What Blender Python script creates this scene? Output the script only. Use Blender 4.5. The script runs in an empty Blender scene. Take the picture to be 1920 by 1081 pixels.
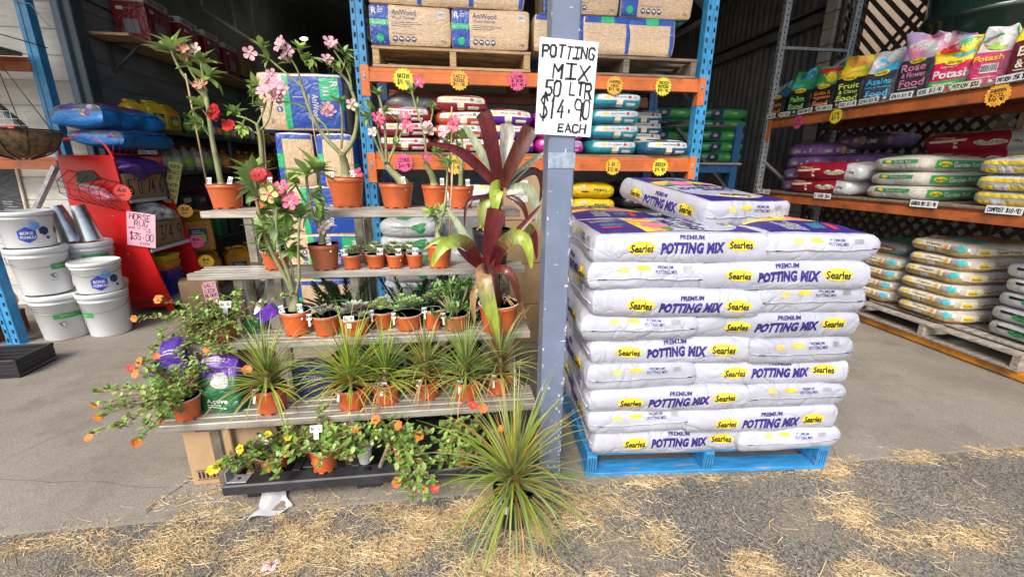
import bpy, bmesh, math, random
from mathutils import Vector, Matrix, noise
C = bpy.context.scene.collection
SC = bpy.context.scene
PI = math.pi
R = math.radians
# ---------------------------------------------------------------- camera
CAM_H, PITCH, ROLL, FPX = 1.40, math.atan(226/790), R(0.5), 790.0
cam = bpy.data.cameras.new('camera'); cam_ob = bpy.data.objects.new('camera', cam); C.objects.link(cam_ob)
cam.sensor_fit = 'HORIZONTAL'; cam.sensor_width = 36.0; cam.lens = 36.0*FPX/1920.0
cam.clip_start = 0.02; cam.clip_end = 600.0
fw = Vector((0, math.cos(PITCH), -math.sin(PITCH))); up = Vector((0, math.sin(PITCH), math.cos(PITCH))); rt = Vector((1, 0, 0))
r2 = rt*math.cos(ROLL)+up*math.sin(ROLL); u2 = up*math.cos(ROLL)-rt*math.sin(ROLL)
mw = Matrix.Identity(4)
for i in range(3):
    mw[i][0] = r2[i]; mw[i][1] = u2[i]; mw[i][2] = -fw[i]
mw[2][3] = CAM_H
cam_ob.matrix_world = mw
SC.camera = cam_ob
# ---------------------------------------------------------------- sky, sun, exposure
SUN_EL, SUN_AZ = R(44), R(200)          # azimuth clockwise from +Y (the sun stands behind the photographer, to the left)
wd = bpy.data.worlds.new('World'); SC.world = wd; wd.use_nodes = True
nt = wd.node_tree; bg = nt.nodes['Background']
sky = nt.nodes.new('ShaderNodeTexSky'); sky.sky_type = 'NISHITA'; sky.sun_disc = False
sky.sun_elevation = SUN_EL; sky.sun_rotation = SUN_AZ; sky.dust_density = 3.0; sky.air_density = 1.0; sky.ozone_density = 1.0
nt.links.new(sky.outputs[0], bg.inputs[0]); bg.inputs[1].default_value = 0.15
sl = bpy.data.lights.new('sun', 'SUN'); sl.energy = 1.5; sl.angle = R(28); sl.color = (1.0, 0.95, 0.87)
sun = bpy.data.objects.new('sun', sl); C.objects.link(sun)
sd = Vector((math.sin(SUN_AZ)*math.cos(SUN_EL), math.cos(SUN_AZ)*math.cos(SUN_EL), math.sin(SUN_EL)))
sun.rotation_euler = sd.to_track_quat('Z', 'Y').to_euler()
sun.location = sd*30
SC.view_settings.view_transform = 'Standard'; SC.view_settings.look = 'None'
SC.view_settings.exposure = 1.0; SC.view_settings.gamma = 1.0
SC.cycles.max_bounces = 8; SC.cycles.diffuse_bounces = 4; SC.cycles.transparent_max_bounces = 8
SC.cycles.use_denoising = True
# ---------------------------------------------------------------- shed frame: s runs along the front, t into the shed
ANG = R(7.4)
E1 = Vector((math.cos(ANG), math.sin(ANG), 0)); E2 = Vector((-math.sin(ANG), math.cos(ANG), 0))
def W(s, t, z=0): return E1*s+E2*t+Vector((0, 0, z))
# ---------------------------------------------------------------- materials
MATS = {}
def mat(key, col=None, rough=0.6, var=0.12, scale=6.0, bump=0.0, bscale=60.0, metal=0.0, coat=0.0, spec=0.5, stretch=None, col2=None, trans=0.0, emit=None, stain=None, crease=None):
    if key in MATS: return MATS[key]
    m = bpy.data.materials.new(key); m.use_nodes = True; n = m.node_tree; L = n.links
    b = n.nodes['Principled BSDF']
    b.inputs['Roughness'].default_value = rough; b.inputs['Metallic'].default_value = metal
    b.inputs['Specular IOR Level'].default_value = spec
    if coat: b.inputs['Coat Weight'].default_value = coat; b.inputs['Coat Roughness'].default_value = 0.15
    if trans:
        b.inputs['Transmission Weight'].default_value = trans
    if emit:
        b.inputs['Emission Color'].default_value = (*col, 1); b.inputs['Emission Strength'].default_value = emit
    tc = n.nodes.new('ShaderNodeTexCoord'); mp = n.nodes.new('ShaderNodeMapping')
    L.new(tc.outputs['Object'], mp.inputs[0])
    oi = n.nodes.new('ShaderNodeObjectInfo'); vm = n.nodes.new('ShaderNodeVectorMath'); vm.operation = 'SCALE'; vm.inputs[0].default_value = (13.1, 7.7, 3.3)
    L.new(oi.outputs['Random'], vm.inputs['Scale']); L.new(vm.outputs[0], mp.inputs['Location'])
    if stretch: mp.inputs['Scale'].default_value = stretch
    nz = n.nodes.new('ShaderNodeTexNoise'); nz.inputs['Scale'].default_value = scale; nz.inputs['Detail'].default_value = 6; nz.inputs['Roughness'].default_value = 0.65
    L.new(mp.outputs[0], nz.inputs['Vector'])
    rp = n.nodes.new('ShaderNodeValToRGB')
    c = Vector(col)
    d = Vector(col2) if col2 else c*(1-var*1.6)
    e = c if col2 else Vector([min(x*(1+var), 0.95) for x in c])
    rp.color_ramp.elements[0].position = 0.32; rp.color_ramp.elements[1].position = 0.68
    rp.color_ramp.elements[0].color = (*d, 1); rp.color_ramp.elements[1].color = (*e, 1)
    L.new(nz.outputs['Fac'], rp.inputs[0])
    out = rp.outputs[0]
    if stain:
        n2 = n.nodes.new('ShaderNodeTexNoise'); n2.inputs['Scale'].default_value = stain[1]; n2.inputs['Detail'].default_value = 5
        L.new(mp.outputs[0], n2.inputs['Vector'])
        r3 = n.nodes.new('ShaderNodeValToRGB'); r3.color_ramp.elements[0].position = stain[2]; r3.color_ramp.elements[1].position = stain[2]+stain[3]
        L.new(n2.outputs['Fac'], r3.inputs[0])
        mx = n.nodes.new('ShaderNodeMixRGB'); mx.inputs[2].default_value = (*stain[0], 1)
        L.new(r3.outputs[0], mx.inputs[0]); L.new(out, mx.inputs[1]); out = mx.outputs[0]
    if not emit:
        mr = n.nodes.new('ShaderNodeMapRange'); mr.inputs[3].default_value = .86; mr.inputs[4].default_value = 1.10; L.new(oi.outputs['Random'], mr.inputs[0])
        mv = n.nodes.new('ShaderNodeVectorMath'); mv.operation = 'SCALE'; L.new(out, mv.inputs[0]); L.new(mr.outputs[0], mv.inputs['Scale']); out = mv.outputs[0]
    L.new(out, b.inputs['Base Color'])
    if bump:
        nb = n.nodes.new('ShaderNodeTexNoise'); nb.inputs['Scale'].default_value = bscale; nb.inputs['Detail'].default_value = 5
        L.new(mp.outputs[0], nb.inputs['Vector'])
        bp = n.nodes.new('ShaderNodeBump'); bp.inputs['Strength'].default_value = min(1, bump*20); bp.inputs['Distance'].default_value = bump
        L.new(nb.outputs['Fac'], bp.inputs['Height']); L.new(bp.outputs[0], b.inputs['Normal'])
    if crease:
        nc = n.nodes.new('ShaderNodeTexNoise'); nc.inputs['Scale'].default_value = crease[0]; nc.inputs['Detail'].default_value = 2; nc.inputs['Distortion'].default_value = 1.6
        L.new(mp.outputs[0], nc.inputs['Vector'])
        m1 = n.nodes.new('ShaderNodeMath'); m1.operation = 'SUBTRACT'; m1.inputs[1].default_value = .5; L.new(nc.outputs['Fac'], m1.inputs[0])
        m2 = n.nodes.new('ShaderNodeMath'); m2.operation = 'ABSOLUTE'; L.new(m1.outputs[0], m2.inputs[0])
        m3 = n.nodes.new('ShaderNodeMath'); m3.operation = 'POWER'; m3.inputs[1].default_value = .55; L.new(m2.outputs[0], m3.inputs[0])
        b2 = n.nodes.new('ShaderNodeBump'); b2.inputs['Strength'].default_value = .75; b2.inputs['Distance'].default_value = crease[1]
        L.new(m3.outputs[0], b2.inputs['Height'])
        if bump: L.new(bp.outputs[0], b2.inputs['Normal'])
        L.new(b2.outputs[0], b.inputs['Normal'])
    MATS[key] = m
    return m
def ink(key, col, rough=0.45): return mat('ink_'+key, col, rough, var=0.08, scale=30, crease=(6, .010))
# ---------------------------------------------------------------- mesh builder
class MB:
    def __init__(s): s.v = []; s.f = []; s.m = []; s.sm = []; s.mats = []
    def mi(s, m):
        if m not in s.mats: s.mats.append(m)
        return s.mats.index(m)
    def add(s, vs, fs, m, smooth=False, M=None):
        o = len(s.v); k = s.mi(m)
        s.v += [(M @ Vector(p)) if M else Vector(p) for p in vs]
        for f in fs:
            s.f.append([o+i for i in f]); s.m.append(k); s.sm.append(smooth)
    def box(s, x0, x1, y0, y1, z0, z1, m, c=0.0, M=None):
        if c <= 0:
            vs = [(x, y, z) for x in (x0, x1) for y in (y0, y1) for z in (z0, z1)]
            s.add(vs, [(0, 1, 3, 2), (4, 6, 7, 5), (0, 4, 5, 1), (2, 3, 7, 6), (0, 2, 6, 4), (1, 5, 7, 3)], m, False, M); return
        c = min(c, (x1-x0)*.45, (y1-y0)*.45, (z1-z0)*.45)
        vs = []; idx = {}
        X, Y, Z = (x0, x1), (y0, y1), (z0, z1); sg = (1, -1)
        for i in (0, 1):
            for j in (0, 1):
                for k in (0, 1):
                    for a in range(3):
                        p = [X[i]+sg[i]*c, Y[j]+sg[j]*c, Z[k]+sg[k]*c]
                        p[a] = (X[i], Y[j], Z[k])[a]
                        idx[i, j, k, a] = len(vs); vs.append(p)
        fs = []
        def q(a, b, cc, d): fs.append((idx[a], idx[b], idx[cc], idx[d]))
        q((0,0,0,0),(0,0,1,0),(0,1,1,0),(0,1,0,0)); q((1,0,0,0),(1,1,0,0),(1,1,1,0),(1,0,1,0))
        q((0,0,0,1),(1,0,0,1),(1,0,1,1),(0,0,1,1)); q((0,1,0,1),(0,1,1,1),(1,1,1,1),(1,1,0,1))
        q((0,0,0,2),(0,1,0,2),(1,1,0,2),(1,0,0,2)); q((0,0,1,2),(1,0,1,2),(1,1,1,2),(0,1,1,2))
        for i in (0, 1):
            for j in (0, 1):
                q((i,j,0,0),(i,j,1,0),(i,j,1,1),(i,j,0,1)); q((i,0,j,0),(i,1,j,0),(i,1,j,2),(i,0,j,2)); q((0,i,j,1),(1,i,j,1),(1,i,j,2),(0,i,j,2))
                for k in (0, 1): fs.append((idx[i,j,k,0], idx[i,j,k,1], idx[i,j,k,2]))
        s.add(vs, fs, m, False, M)
    def beam(s, p, q, w, h, m, up=(0, 0, 1), c=0.0):
        p, q = Vector(p), Vector(q); d = q-p; l = d.length; d.normalize()
        u = Vector(up); x = d.cross(u)
        if x.length < 1e-4: x = d.cross(Vector((0, 1, 0)))
        x.normalize(); z = x.cross(d)
        M = Matrix(((x[0], d[0], z[0], p[0]), (x[1], d[1], z[1], p[1]), (x[2], d[2], z[2], p[2]), (0, 0, 0, 1)))
        s.box(-w/2, w/2, 0, l, -h/2, h/2, m, c, M)
    def tube(s, pts, rad, m, n=7, cap=True, smooth=True):
        pts = [Vector(p) for p in pts]
        if not hasattr(rad, '__len__'): rad = [rad]*len(pts)
        vs = []; fs = []; prev = None
        for i, p in enumerate(pts):
            d = (pts[min(i+1, len(pts)-1)]-pts[max(i-1, 0)])
            if d.length < 1e-9: d = Vector((0, 0, 1))
            d.normalize()
            x = prev-d*prev.dot(d) if prev is not None else d.orthogonal()
            if x.length < 1e-6: x = d.orthogonal()
            x.normalize(); prev = x; y = d.cross(x)
            for k in range(n):
                a = 2*PI*k/n; vs.append(p+(x*math.cos(a)+y*math.sin(a))*rad[i])
        for i in range(len(pts)-1):
            for k in range(n): fs.append((i*n+k, i*n+(k+1) % n, (i+1)*n+(k+1) % n, (i+1)*n+k))
        if cap: fs.append(tuple(range(n-1, -1, -1))); fs.append(tuple((len(pts)-1)*n+k for k in range(n)))
        s.add(vs, fs, m, smooth)
    def lathe(s, prof, m, n=24, M=None, smooth=True, sx=1.0, sy=1.0):
        vs = []; fs = []
        for r, z in prof:
            for k in range(n): a = 2*PI*k/n; vs.append((r*math.cos(a)*sx, r*math.sin(a)*sy, z))
        for i in range(len(prof)-1):
            for k in range(n): fs.append((i*n+k, i*n+(k+1) % n, (i+1)*n+(k+1) % n, (i+1)*n+k))
        if prof[0][0] > 1e-5: fs.append(tuple(range(n-1, -1, -1)))
        if prof[-1][0] > 1e-5: fs.append(tuple((len(prof)-1)*n+k for k in range(n)))
        s.add(vs, fs, m, smooth, M)
    def prism(s, poly, z0, z1, m, M=None):
        n = len(poly); vs = [(x, y, z0) for x, y in poly]+[(x, y, z1) for x, y in poly]
        fs = [tuple(range(n-1, -1, -1)), tuple(range(n, 2*n))]+[(i, (i+1) % n, n+(i+1) % n, n+i) for i in range(n)]
        s.add(vs, fs, m, False, M)
    def flat(s, vf, fn, m, dense=None):
        v2, fs = vf
        if dense: v2, fs = densify(v2, fs, dense)
        s.add([fn(x, y) for x, y in v2], fs, m, False)
    def mesh(s, name):
        me = bpy.data.meshes.new(name)
        me.from_pydata([tuple(p) for p in s.v], [], s.f)
        for m in s.mats: me.materials.append(m)
        me.polygons.foreach_set('material_index', s.m); me.polygons.foreach_set('use_smooth', s.sm)
        me.update(); return me
    def build(s, name, parent=None, loc=None):
        o = bpy.data.objects.new(name, s.mesh(name)); C.objects.link(o)
        if parent is not None: o.parent = parent
        if loc is not None: o.location = loc
        return o
# ---------------------------------------------------------------- things and their properties
def tag(o, label, cat, group=None):
    o['label'] = label; o['category'] = cat
    if group: o['group'] = group
    return o
def place(o, s, t, z=0, rot=0.0, rx=0.0, ry=0.0):
    o.location = W(s, t, z); o.rotation_euler = (rx, ry, ANG+rot); return o
def thing(name, label, cat, s, t, z=0, rot=0.0, group=None):
    o = bpy.data.objects.new(name, None); C.objects.link(o); o.empty_display_size = 0.05
    return tag(place(o, s, t, z, rot), label, cat, group)
def struct(name, mb, s=0, t=0, z=0, kind='structure'):
    o = mb.build(name); o['kind'] = kind; return place(o, s, t, z)
def dup(o, s, t, z, rot=0.0, label=None, group=None, rx=0.0, ry=0.0, parts=True):
    c = o.copy(); C.objects.link(c); place(c, s, t, z, rot, rx, ry)
    if label: c['label'] = label
    if group: c['group'] = group
    for ch in list(o.children) if parts else ():
        d = ch.copy(); C.objects.link(d); d.parent = c
        for g in ch.children:
            e = g.copy(); C.objects.link(e); e.parent = d
    return c
# ---------------------------------------------------------------- lettering
TXT = {}
def text2d(t, bold=0.0, shear=0.0, sp=1.0, res=2):
    k = (t, bold, shear, sp, res)
    if k in TXT: return TXT[k]
    cu = bpy.data.curves.new('t', 'FONT'); cu.body = t; cu.size = 1; cu.shear = shear; cu.offset = bold; cu.space_character = sp
    cu.align_x = 'CENTER'; cu.resolution_u = res
    ob = bpy.data.objects.new('t', cu); me = bpy.data.meshes.new_from_object(ob)
    v = [(p.co.x, p.co.y) for p in me.vertices]; f = [tuple(p.vertices) for p in me.polygons]
    bpy.data.objects.remove(ob); bpy.data.curves.remove(cu); bpy.data.meshes.remove(me)
    TXT[k] = (v, f); return TXT[k]
def fit(vf, w, h, cx=0, cy=0, rot=0.0):
    v, f = vf
    x0 = min(p[0] for p in v); x1 = max(p[0] for p in v); y0 = min(p[1] for p in v); y1 = max(p[1] for p in v)
    if h is None: h = (y1-y0)*w/(x1-x0)
    if w is None: w = (x1-x0)*h/(y1-y0)
    c, s = math.cos(rot), math.sin(rot); out = []
    for x, y in v:
        a = ((x-x0)/(x1-x0)-.5)*w; b = ((y-y0)/(y1-y0)-.5)*h
        out.append((cx+a*c-b*s, cy+a*s+b*c))
    return out, f
def TX(t, w, h, cx=0, cy=0, bold=0.0, shear=0.0, rot=0.0, sp=1.0, res=2): return fit(text2d(t, bold, shear, sp, res), w, h, cx, cy, rot)
def ell(w, h, cx=0, cy=0, n=20, rot=0.0):
    c, s = math.cos(rot), math.sin(rot); v = [(cx, cy)]
    for i in range(n):
        a = 2*PI*i/n; x, y = w/2*math.cos(a), h/2*math.sin(a); v.append((cx+x*c-y*s, cy+x*s+y*c))
    return v, [(0, 1+i, 1+(i+1) % n) for i in range(n)]
def rect(w, h, cx=0, cy=0, nx=1, ny=1, rot=0.0):
    c, s = math.cos(rot), math.sin(rot); v = []
    for j in range(ny+1):
        for i in range(nx+1):
            x, y = (i/nx-.5)*w, (j/ny-.5)*h; v.append((cx+x*c-y*s, cy+x*s+y*c))
    return v, [(j*(nx+1)+i, j*(nx+1)+i+1, (j+1)*(nx+1)+i+1, (j+1)*(nx+1)+i) for j in range(ny) for i in range(nx)]
def poly2(pts): return list(pts), [tuple(range(len(pts)))]
def blob(w, h, cx, cy, seed, n=18, k=0.3):
    r = random.Random(seed); ph = [r.uniform(0, 6.3) for _ in range(4)]; v = [(cx, cy)]
    for i in range(n):
        a = 2*PI*i/n; q = 1+k*(math.sin(2*a+ph[0])+math.sin(3*a+ph[1])*.8+math.sin(5*a+ph[2])*.6)/2.4
        v.append((cx+w/2*q*math.cos(a), cy+h/2*q*math.sin(a)))
    return v, [(0, 1+i, 1+(i+1) % n) for i in range(n)]
def star2(r, n=16, k=0.82, cx=0, cy=0, ph=0.0):
    v = [(cx, cy)]
    for i in range(2*n):
        a = PI*i/n+ph; q = r if i % 2 == 0 else r*k; v.append((cx+q*math.cos(a), cy+q*math.sin(a)))
    return v, [(0, 1+i, 1+(i+1) % (2*n)) for i in range(2*n)]
def bars(w, h, cx, cy, seed=1, n=11):
    r = random.Random(seed); v = []; f = []; x = -w/2
    while x < w/2-w/n*.5:
        b = w/n*r.uniform(.25, .75); o = len(v)
        v += [(cx+x, cy-h/2), (cx+x+b, cy-h/2), (cx+x+b, cy+h/2), (cx+x, cy+h/2)]; f.append((o, o+1, o+2, o+3)); x += b+w/n*r.uniform(.25, .6)
    return v, f
def lines2(w, h, cx, cy, n, seed=1, k=0.45):
    r = random.Random(seed); v = []; f = []
    for i in range(n):
        y = cy+h/2-(i+.5)*h/n; l = w*r.uniform(.6, 1); b = h/n*k; x = cx-w/2
        while x < cx-w/2+l:
            g = min(r.uniform(.08, .25)*w, cx-w/2+l-x)
            o = len(v); v += [(x, y-b/2), (x+g, y-b/2), (x+g, y+b/2), (x, y+b/2)]; f.append((o, o+1, o+2, o+3)); x += g+w*.025
    return v, f
def densify(v2, fs, mx):
    bm = bmesh.new(); vs = [bm.verts.new((x, y, 0)) for x, y in v2]
    for f in fs:
        try: bm.faces.new([vs[i] for i in f])
        except ValueError: pass
    bmesh.ops.triangulate(bm, faces=bm.faces[:])
    for _ in range(5):
        es = [e for e in bm.edges if e.calc_length() > mx]
        if not es: break
        bmesh.ops.subdivide_edges(bm, edges=es, cuts=1)
        bmesh.ops.triangulate(bm, faces=[f for f in bm.faces if len(f.verts) > 3])
    bm.verts.index_update()
    r = [(v.co.x, v.co.y) for v in bm.verts], [tuple(v.index for v in f.verts) for f in bm.faces]
    bm.free(); return r
# marker handwriting: strokes on a 4 x 6 grid
GL = {'A':'00 26 40|12 32','B':'00 06 36 44 33 03|33 42 41 30 00','C':'45 36 16 05 01 10 30 41','D':'00 06 26 44 42 20 00','E':'46 06 00 40|03 33','F':'46 06 00|03 33','G':'45 36 16 05 01 10 30 42 23','H':'00 06|40 46|03 43','I':'20 26|06 46|00 40','J':'46 41 30 10 01','K':'00 06|46 03 40','L':'06 00 40','M':'00 06 23 46 40','N':'00 06 40 46','O':'10 01 05 16 36 45 41 30 10','P':'00 06 36 45 44 33 03','Q':'10 01 05 16 36 45 41 30 10|22 40','R':'00 06 36 45 44 33 03|23 40','S':'45 36 16 05 14 33 42 41 30 10 01','T':'20 26|06 46','U':'06 01 10 30 41 46','V':'06 20 46','W':'06 10 24 30 46','X':'00 46|06 40','Y':'06 23 46|23 20','Z':'06 46 00 40',
'0':'10 01 05 16 36 45 41 30 10','1':'15 26 20','2':'05 16 36 45 44 00 40','3':'06 46 23 42 41 30 10 01','4':'36 02 42|34 30','5':'46 06 03 33 42 41 30 10 01','6':'36 03 01 10 30 41 42 33 03','7':'06 46 10','8':'23 05 16 36 45 23 41 30 10 01 23','9':'43 13 04 05 16 36 45 40','$':'45 36 16 05 14 33 42 41 30 10 01|27 2-','.':'20 21','·':'22 23','/':'00 46','&':'40 05 16 26 35 01 10 20 42',"'":'15 26','-':'03 43','"':'15 16|35 36','~':'03 14 23 34 43'}
def hand(t, w, h, cx=0, cy=0, pen=0.05, seed=1, rot=0.0):
    r = random.Random(seed); v = []; f = []; n = len(t); cw = w/(n-0.25) if n > 1 else w; c, s = math.cos(rot), math.sin(rot)
    for i, ch in enumerate(t):
        if ch not in GL: continue
        dy = r.uniform(-.06, .06)*h; sc = r.uniform(.9, 1.08); sk = r.uniform(-.02, .16)
        for st in GL[ch].split('|'):
            P = []
            for q in st.split():
                gx = int(q[0])/4; gy = (-1 if q[1] == '-' else int(q[1]))/6
                x = -w/2+i*cw+(gx*.72+sk*gy)*cw*sc+r.uniform(-.03, .03)*cw; y = (gy-.5)*h*sc+dy+r.uniform(-.025, .025)*h
                P.append((cx+x*c-y*s, cy+x*s+y*c))
            for a, b in zip(P, P[1:]):
                pen0 = pen; pen = pen0*r.uniform(.72, 1.22)
                dx, d2 = b[0]-a[0], b[1]-a[1]; l = math.hypot(dx, d2) or 1e-6; nx, ny = -d2/l*pen/2, dx/l*pen/2; ex, ey = dx/l*pen*.35, d2/l*pen*.35
                o = len(v); v += [(a[0]-ex+nx, a[1]-ey+ny), (a[0]-ex-nx, a[1]-ey-ny), (b[0]+ex-nx, b[1]+ey-ny), (b[0]+ex+nx, b[1]+ey+ny)]; f.append((o, o+1, o+2, o+3)); pen = pen0
    return v, f
def PL(o, ux, uy, off=0.0):
    o, ux, uy = Vector(o), Vector(ux).normalized(), Vector(uy).normalized(); nn = ux.cross(uy)
    return lambda x, y: o+ux*x+uy*y+nn*off
# ================================================================ the setting
def ground_mat(key, c1, c2, c3, agg, bump, dirt=None):
    m = bpy.data.materials.new(key); m.use_nodes = True; n = m.node_tree; L = n.links; b = n.nodes['Principled BSDF']
    b.inputs['Roughness'].default_value = 0.9; b.inputs['Specular IOR Level'].default_value = 0.25
    tc = n.nodes.new('ShaderNodeTexCoord')
    def nz(sc, det=6, ro=.6):
        q = n.nodes.new('ShaderNodeTexNoise'); q.inputs['Scale'].default_value = sc; q.inputs['Detail'].default_value = det; q.inputs['Roughness'].default_value = ro
        L.new(tc.outputs['Object'], q.inputs['Vector']); return q
    def ramp(src, a, ca, bb, cb):
        q = n.nodes.new('ShaderNodeValToRGB'); q.color_ramp.elements[0].position = a; q.color_ramp.elements[1].position = bb
        q.color_ramp.elements[0].color = (*ca, 1); q.color_ramp.elements[1].color = (*cb, 1); L.new(src, q.inputs[0]); return q
    def mixc(f, a, bb, mode='MIX'):
        q = n.nodes.new('ShaderNodeMixRGB'); q.blend_type = mode
        for i, x in enumerate((f, a, bb)):
            if hasattr(x, 'is_linked'): L.new(x, q.inputs[i])
            elif isinstance(x, float): q.inputs[i].default_value = x
            else: q.inputs[i].default_value = (*x, 1)
        return q
    big = ramp(nz(1.1).outputs['Fac'], .35, c1, .7, c2)
    vo = n.nodes.new('ShaderNodeTexVoronoi'); vo.inputs['Scale'].default_value = agg[0]; L.new(tc.outputs['Object'], vo.inputs['Vector'])
    sp = ramp(vo.outputs['Color'], .15, (1-agg[1],)*3, .95, (1+agg[1]*1.1, 1+agg[1]*1.05, 1+agg[1]*.95))
    o = mixc(1.0, big.outputs[0], sp.outputs[0], 'MULTIPLY')
    fine = ramp(nz(220, 3).outputs['Fac'], .3, (.7, .7, .7), .7, (1.3, 1.3, 1.3))
    o = mixc(1.0, o.outputs[0], fine.outputs[0], 'MULTIPLY')
    if dirt:
        d = ramp(nz(2.6, 8, .7).outputs['Fac'], .5, (0, 0, 0), .72, (1, 1, 1))
        o = mixc(d.outputs[0], o.outputs[0], dirt)
    L.new(o.outputs[0], b.inputs['Base Color'])
    bp = n.nodes.new('ShaderNodeBump'); bp.inputs['Distance'].default_value = bump; bp.inputs['Strength'].default_value = 0.8
    mx = n.nodes.new('ShaderNodeMath'); mx.operation = 'ADD'; L.new(vo.outputs['Distance'], mx.inputs[0]); L.new(nz(90).outputs['Fac'], mx.inputs[1])
    L.new(mx.outputs[0], bp.inputs['Height']); L.new(bp.outputs[0], b.inputs['Normal'])
    MATS[key] = m; return m
asphalt = ground_mat('asphalt', (.160, .146, .124), (.225, .206, .176), None, (170, .66), .0045, (.27, .225, .155))
concrete = ground_mat('concrete', (.215, .195, .163), (.30, .272, .228), None, (300, .16), .0010, (.175, .15, .12))
m = MB(); m.box(-40, 40, -40, 60, -.3, 0, asphalt); struct('ground_asphalt', m)
m = MB(); m.box(-14, 14, 1.56, 14, -.1, .012, concrete)
crk = mat('floor_crack', (.05, .045, .04), .95, var=.2); rc = random.Random(3)
def crack(p, q, w, n=26, j=.012):
    vs = []; fs = []; p, q = Vector((*p, .0128)), Vector((*q, .0128)); d = (q-p); nn = Vector((-d.y, d.x, 0)).normalized(); o = 0
    for i in range(n+1):
        o = o*.7+rc.uniform(-j, j); c_ = p+d*i/n+nn*o; ww = w*rc.uniform(.3, 1.2); vs += [c_-nn*ww, c_+nn*ww]
    for i in range(n): fs.append((2*i, 2*i+1, 2*i+3, 2*i+2))
    m.add(vs, fs, crk)
crack((1.85, 1.58), (2.75, 2.9), .0016); crack((-1.31, 1.60), (-1.12, 2.2), .0035, j=.004); crack((-1.12, 2.2), (-.2, 5), .003, j=.004); crack((-4.5, 2.35), (-1.3, 1.75), .0012, 40); crack((-2.4, 1.58), (-2.0, 2.6), .001)
struct('concrete_floor', m)

blue = mat('blue_paint', (.035, .27, .54), .42, var=.22, scale=9, stain=((.16, .33, .48), 22, .58, .2))
shaded_blue = mat('shaded_blue_paint', (.02, .10, .26), .45, var=.2)  # the rack blue again, with shade put into the colour
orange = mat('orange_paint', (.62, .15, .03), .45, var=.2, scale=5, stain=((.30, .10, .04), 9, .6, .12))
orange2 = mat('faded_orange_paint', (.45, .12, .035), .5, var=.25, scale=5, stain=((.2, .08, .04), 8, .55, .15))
galv = mat('galvanised_steel', (.36, .37, .38), .45, var=.35, scale=40, metal=.35)
darksteel = mat('dark_steel', (.07, .075, .08), .5, var=.2)
slotm = mat('slot_shadow_gap', (.006, .007, .009), .9, var=.0)
timber = mat('pine_timber', (.50, .33, .17), .75, var=.3, scale=3, stretch=(2, 2, 30), bump=.002, bscale=20)
oldtimber = mat('weathered_timber', (.22, .17, .125), .85, var=.4, scale=4, stretch=(1.5, 8, 20), bump=.002, bscale=25)
greytimber = mat('grey_timber', (.33, .29, .25), .85, var=.4, scale=4, stretch=(8, 1.5, 20), bump=.002, bscale=25)
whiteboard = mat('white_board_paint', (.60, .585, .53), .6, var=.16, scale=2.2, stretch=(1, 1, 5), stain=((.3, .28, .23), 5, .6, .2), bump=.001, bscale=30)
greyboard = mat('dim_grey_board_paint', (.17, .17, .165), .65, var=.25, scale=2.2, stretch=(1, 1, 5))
corr = mat('corrugated_grey_iron', (.15, .155, .16), .5, var=.25, scale=3, metal=.2)
corrg = mat('corrugated_olive_iron', (.135, .145, .13), .55, var=.25, scale=3)
tealsteel = mat('blue_grey_steel', (.12, .17, .20), .45, var=.15)
colblue = mat('grey_blue_column_paint', (.145, .178, .255), .36, var=.12, scale=5, stain=((.50, .53, .60), 26, .69, .03), bump=.0006, bscale=40)

# ---- walls and roof
def boards_wall(name, label, s0, s1, t, z0, z1, pitch, m_, axis='s', face=-1):
    b = MB(); z = z0
    while z < z1-1e-4:
        zt = min(z+pitch-.006, z1)
        if axis == 's': b.box(s0, s1, t, t+.05, z, zt, m_, .004); b.box(s0, s1, t+.012, t+.045, zt, min(zt+.006, z1+.006), m_)
        else: b.box(t-.05, t, s0, s1, z, zt, m_, .004); b.box(t-.045, t-.012, s0, s1, zt, min(zt+.006, z1+.006), m_)
        z += pitch
    return tag(place(b.build(name), 0, 0), label, 'wall')
def corrugated(name, label, p0, p1, z0, z1, m_, pitch=.076, amp=.009, horiz=False, cat='wall'):
    b = MB(); p0, p1 = Vector((*p0, 0)), Vector((*p1, 0)); d = p1-p0; l = d.length; d.normalize(); nn = Vector((-d.y, d.x, 0)); vs = []; fs = []
    tot = (z1-z0) if horiz else l; n = int(tot/pitch*6)
    for th in (0, .0):
        pass
    for i in range(n+1):
        u = tot*i/n; o = nn*(amp*math.sin(2*PI*u/pitch))
        if horiz: vs += [p0+o+Vector((0, 0, z0+u)), p1+o+Vector((0, 0, z0+u))]
        else: vs += [p0+d*u+o+Vector((0, 0, z0)), p0+d*u+o+Vector((0, 0, z1))]
    for i in range(n): fs.append((2*i, 2*i+2, 2*i+3, 2*i+1))
    b.add(vs, fs, m_, True)
    back = [p0-nn*.03, p1-nn*.03]
    b.add([back[0]+Vector((0, 0, z0)), back[1]+Vector((0, 0, z0)), back[1]+Vector((0, 0, z1)), back[0]+Vector((0, 0, z1))], [(0, 1, 2, 3)], m_)
    return tag(place(b.build(name), 0, 0), label, cat)
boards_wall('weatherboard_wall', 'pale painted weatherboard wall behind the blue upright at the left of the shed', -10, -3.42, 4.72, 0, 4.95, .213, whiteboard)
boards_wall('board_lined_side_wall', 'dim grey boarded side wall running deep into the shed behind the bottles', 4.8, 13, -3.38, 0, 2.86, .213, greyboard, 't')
corrugated('corrugated_side_wall', 'dark corrugated iron wall above the grey boards, with a small window', (-3.38, 4.8), (-3.38, 13), 2.86, 5.0, corrg, .09, .012, True)
corrugated('corrugated_back_wall', 'dark corrugated iron wall closing the far end of the shed', (-3.5, 13.05), (7, 13.05), 0, 5.0, corr)
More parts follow.
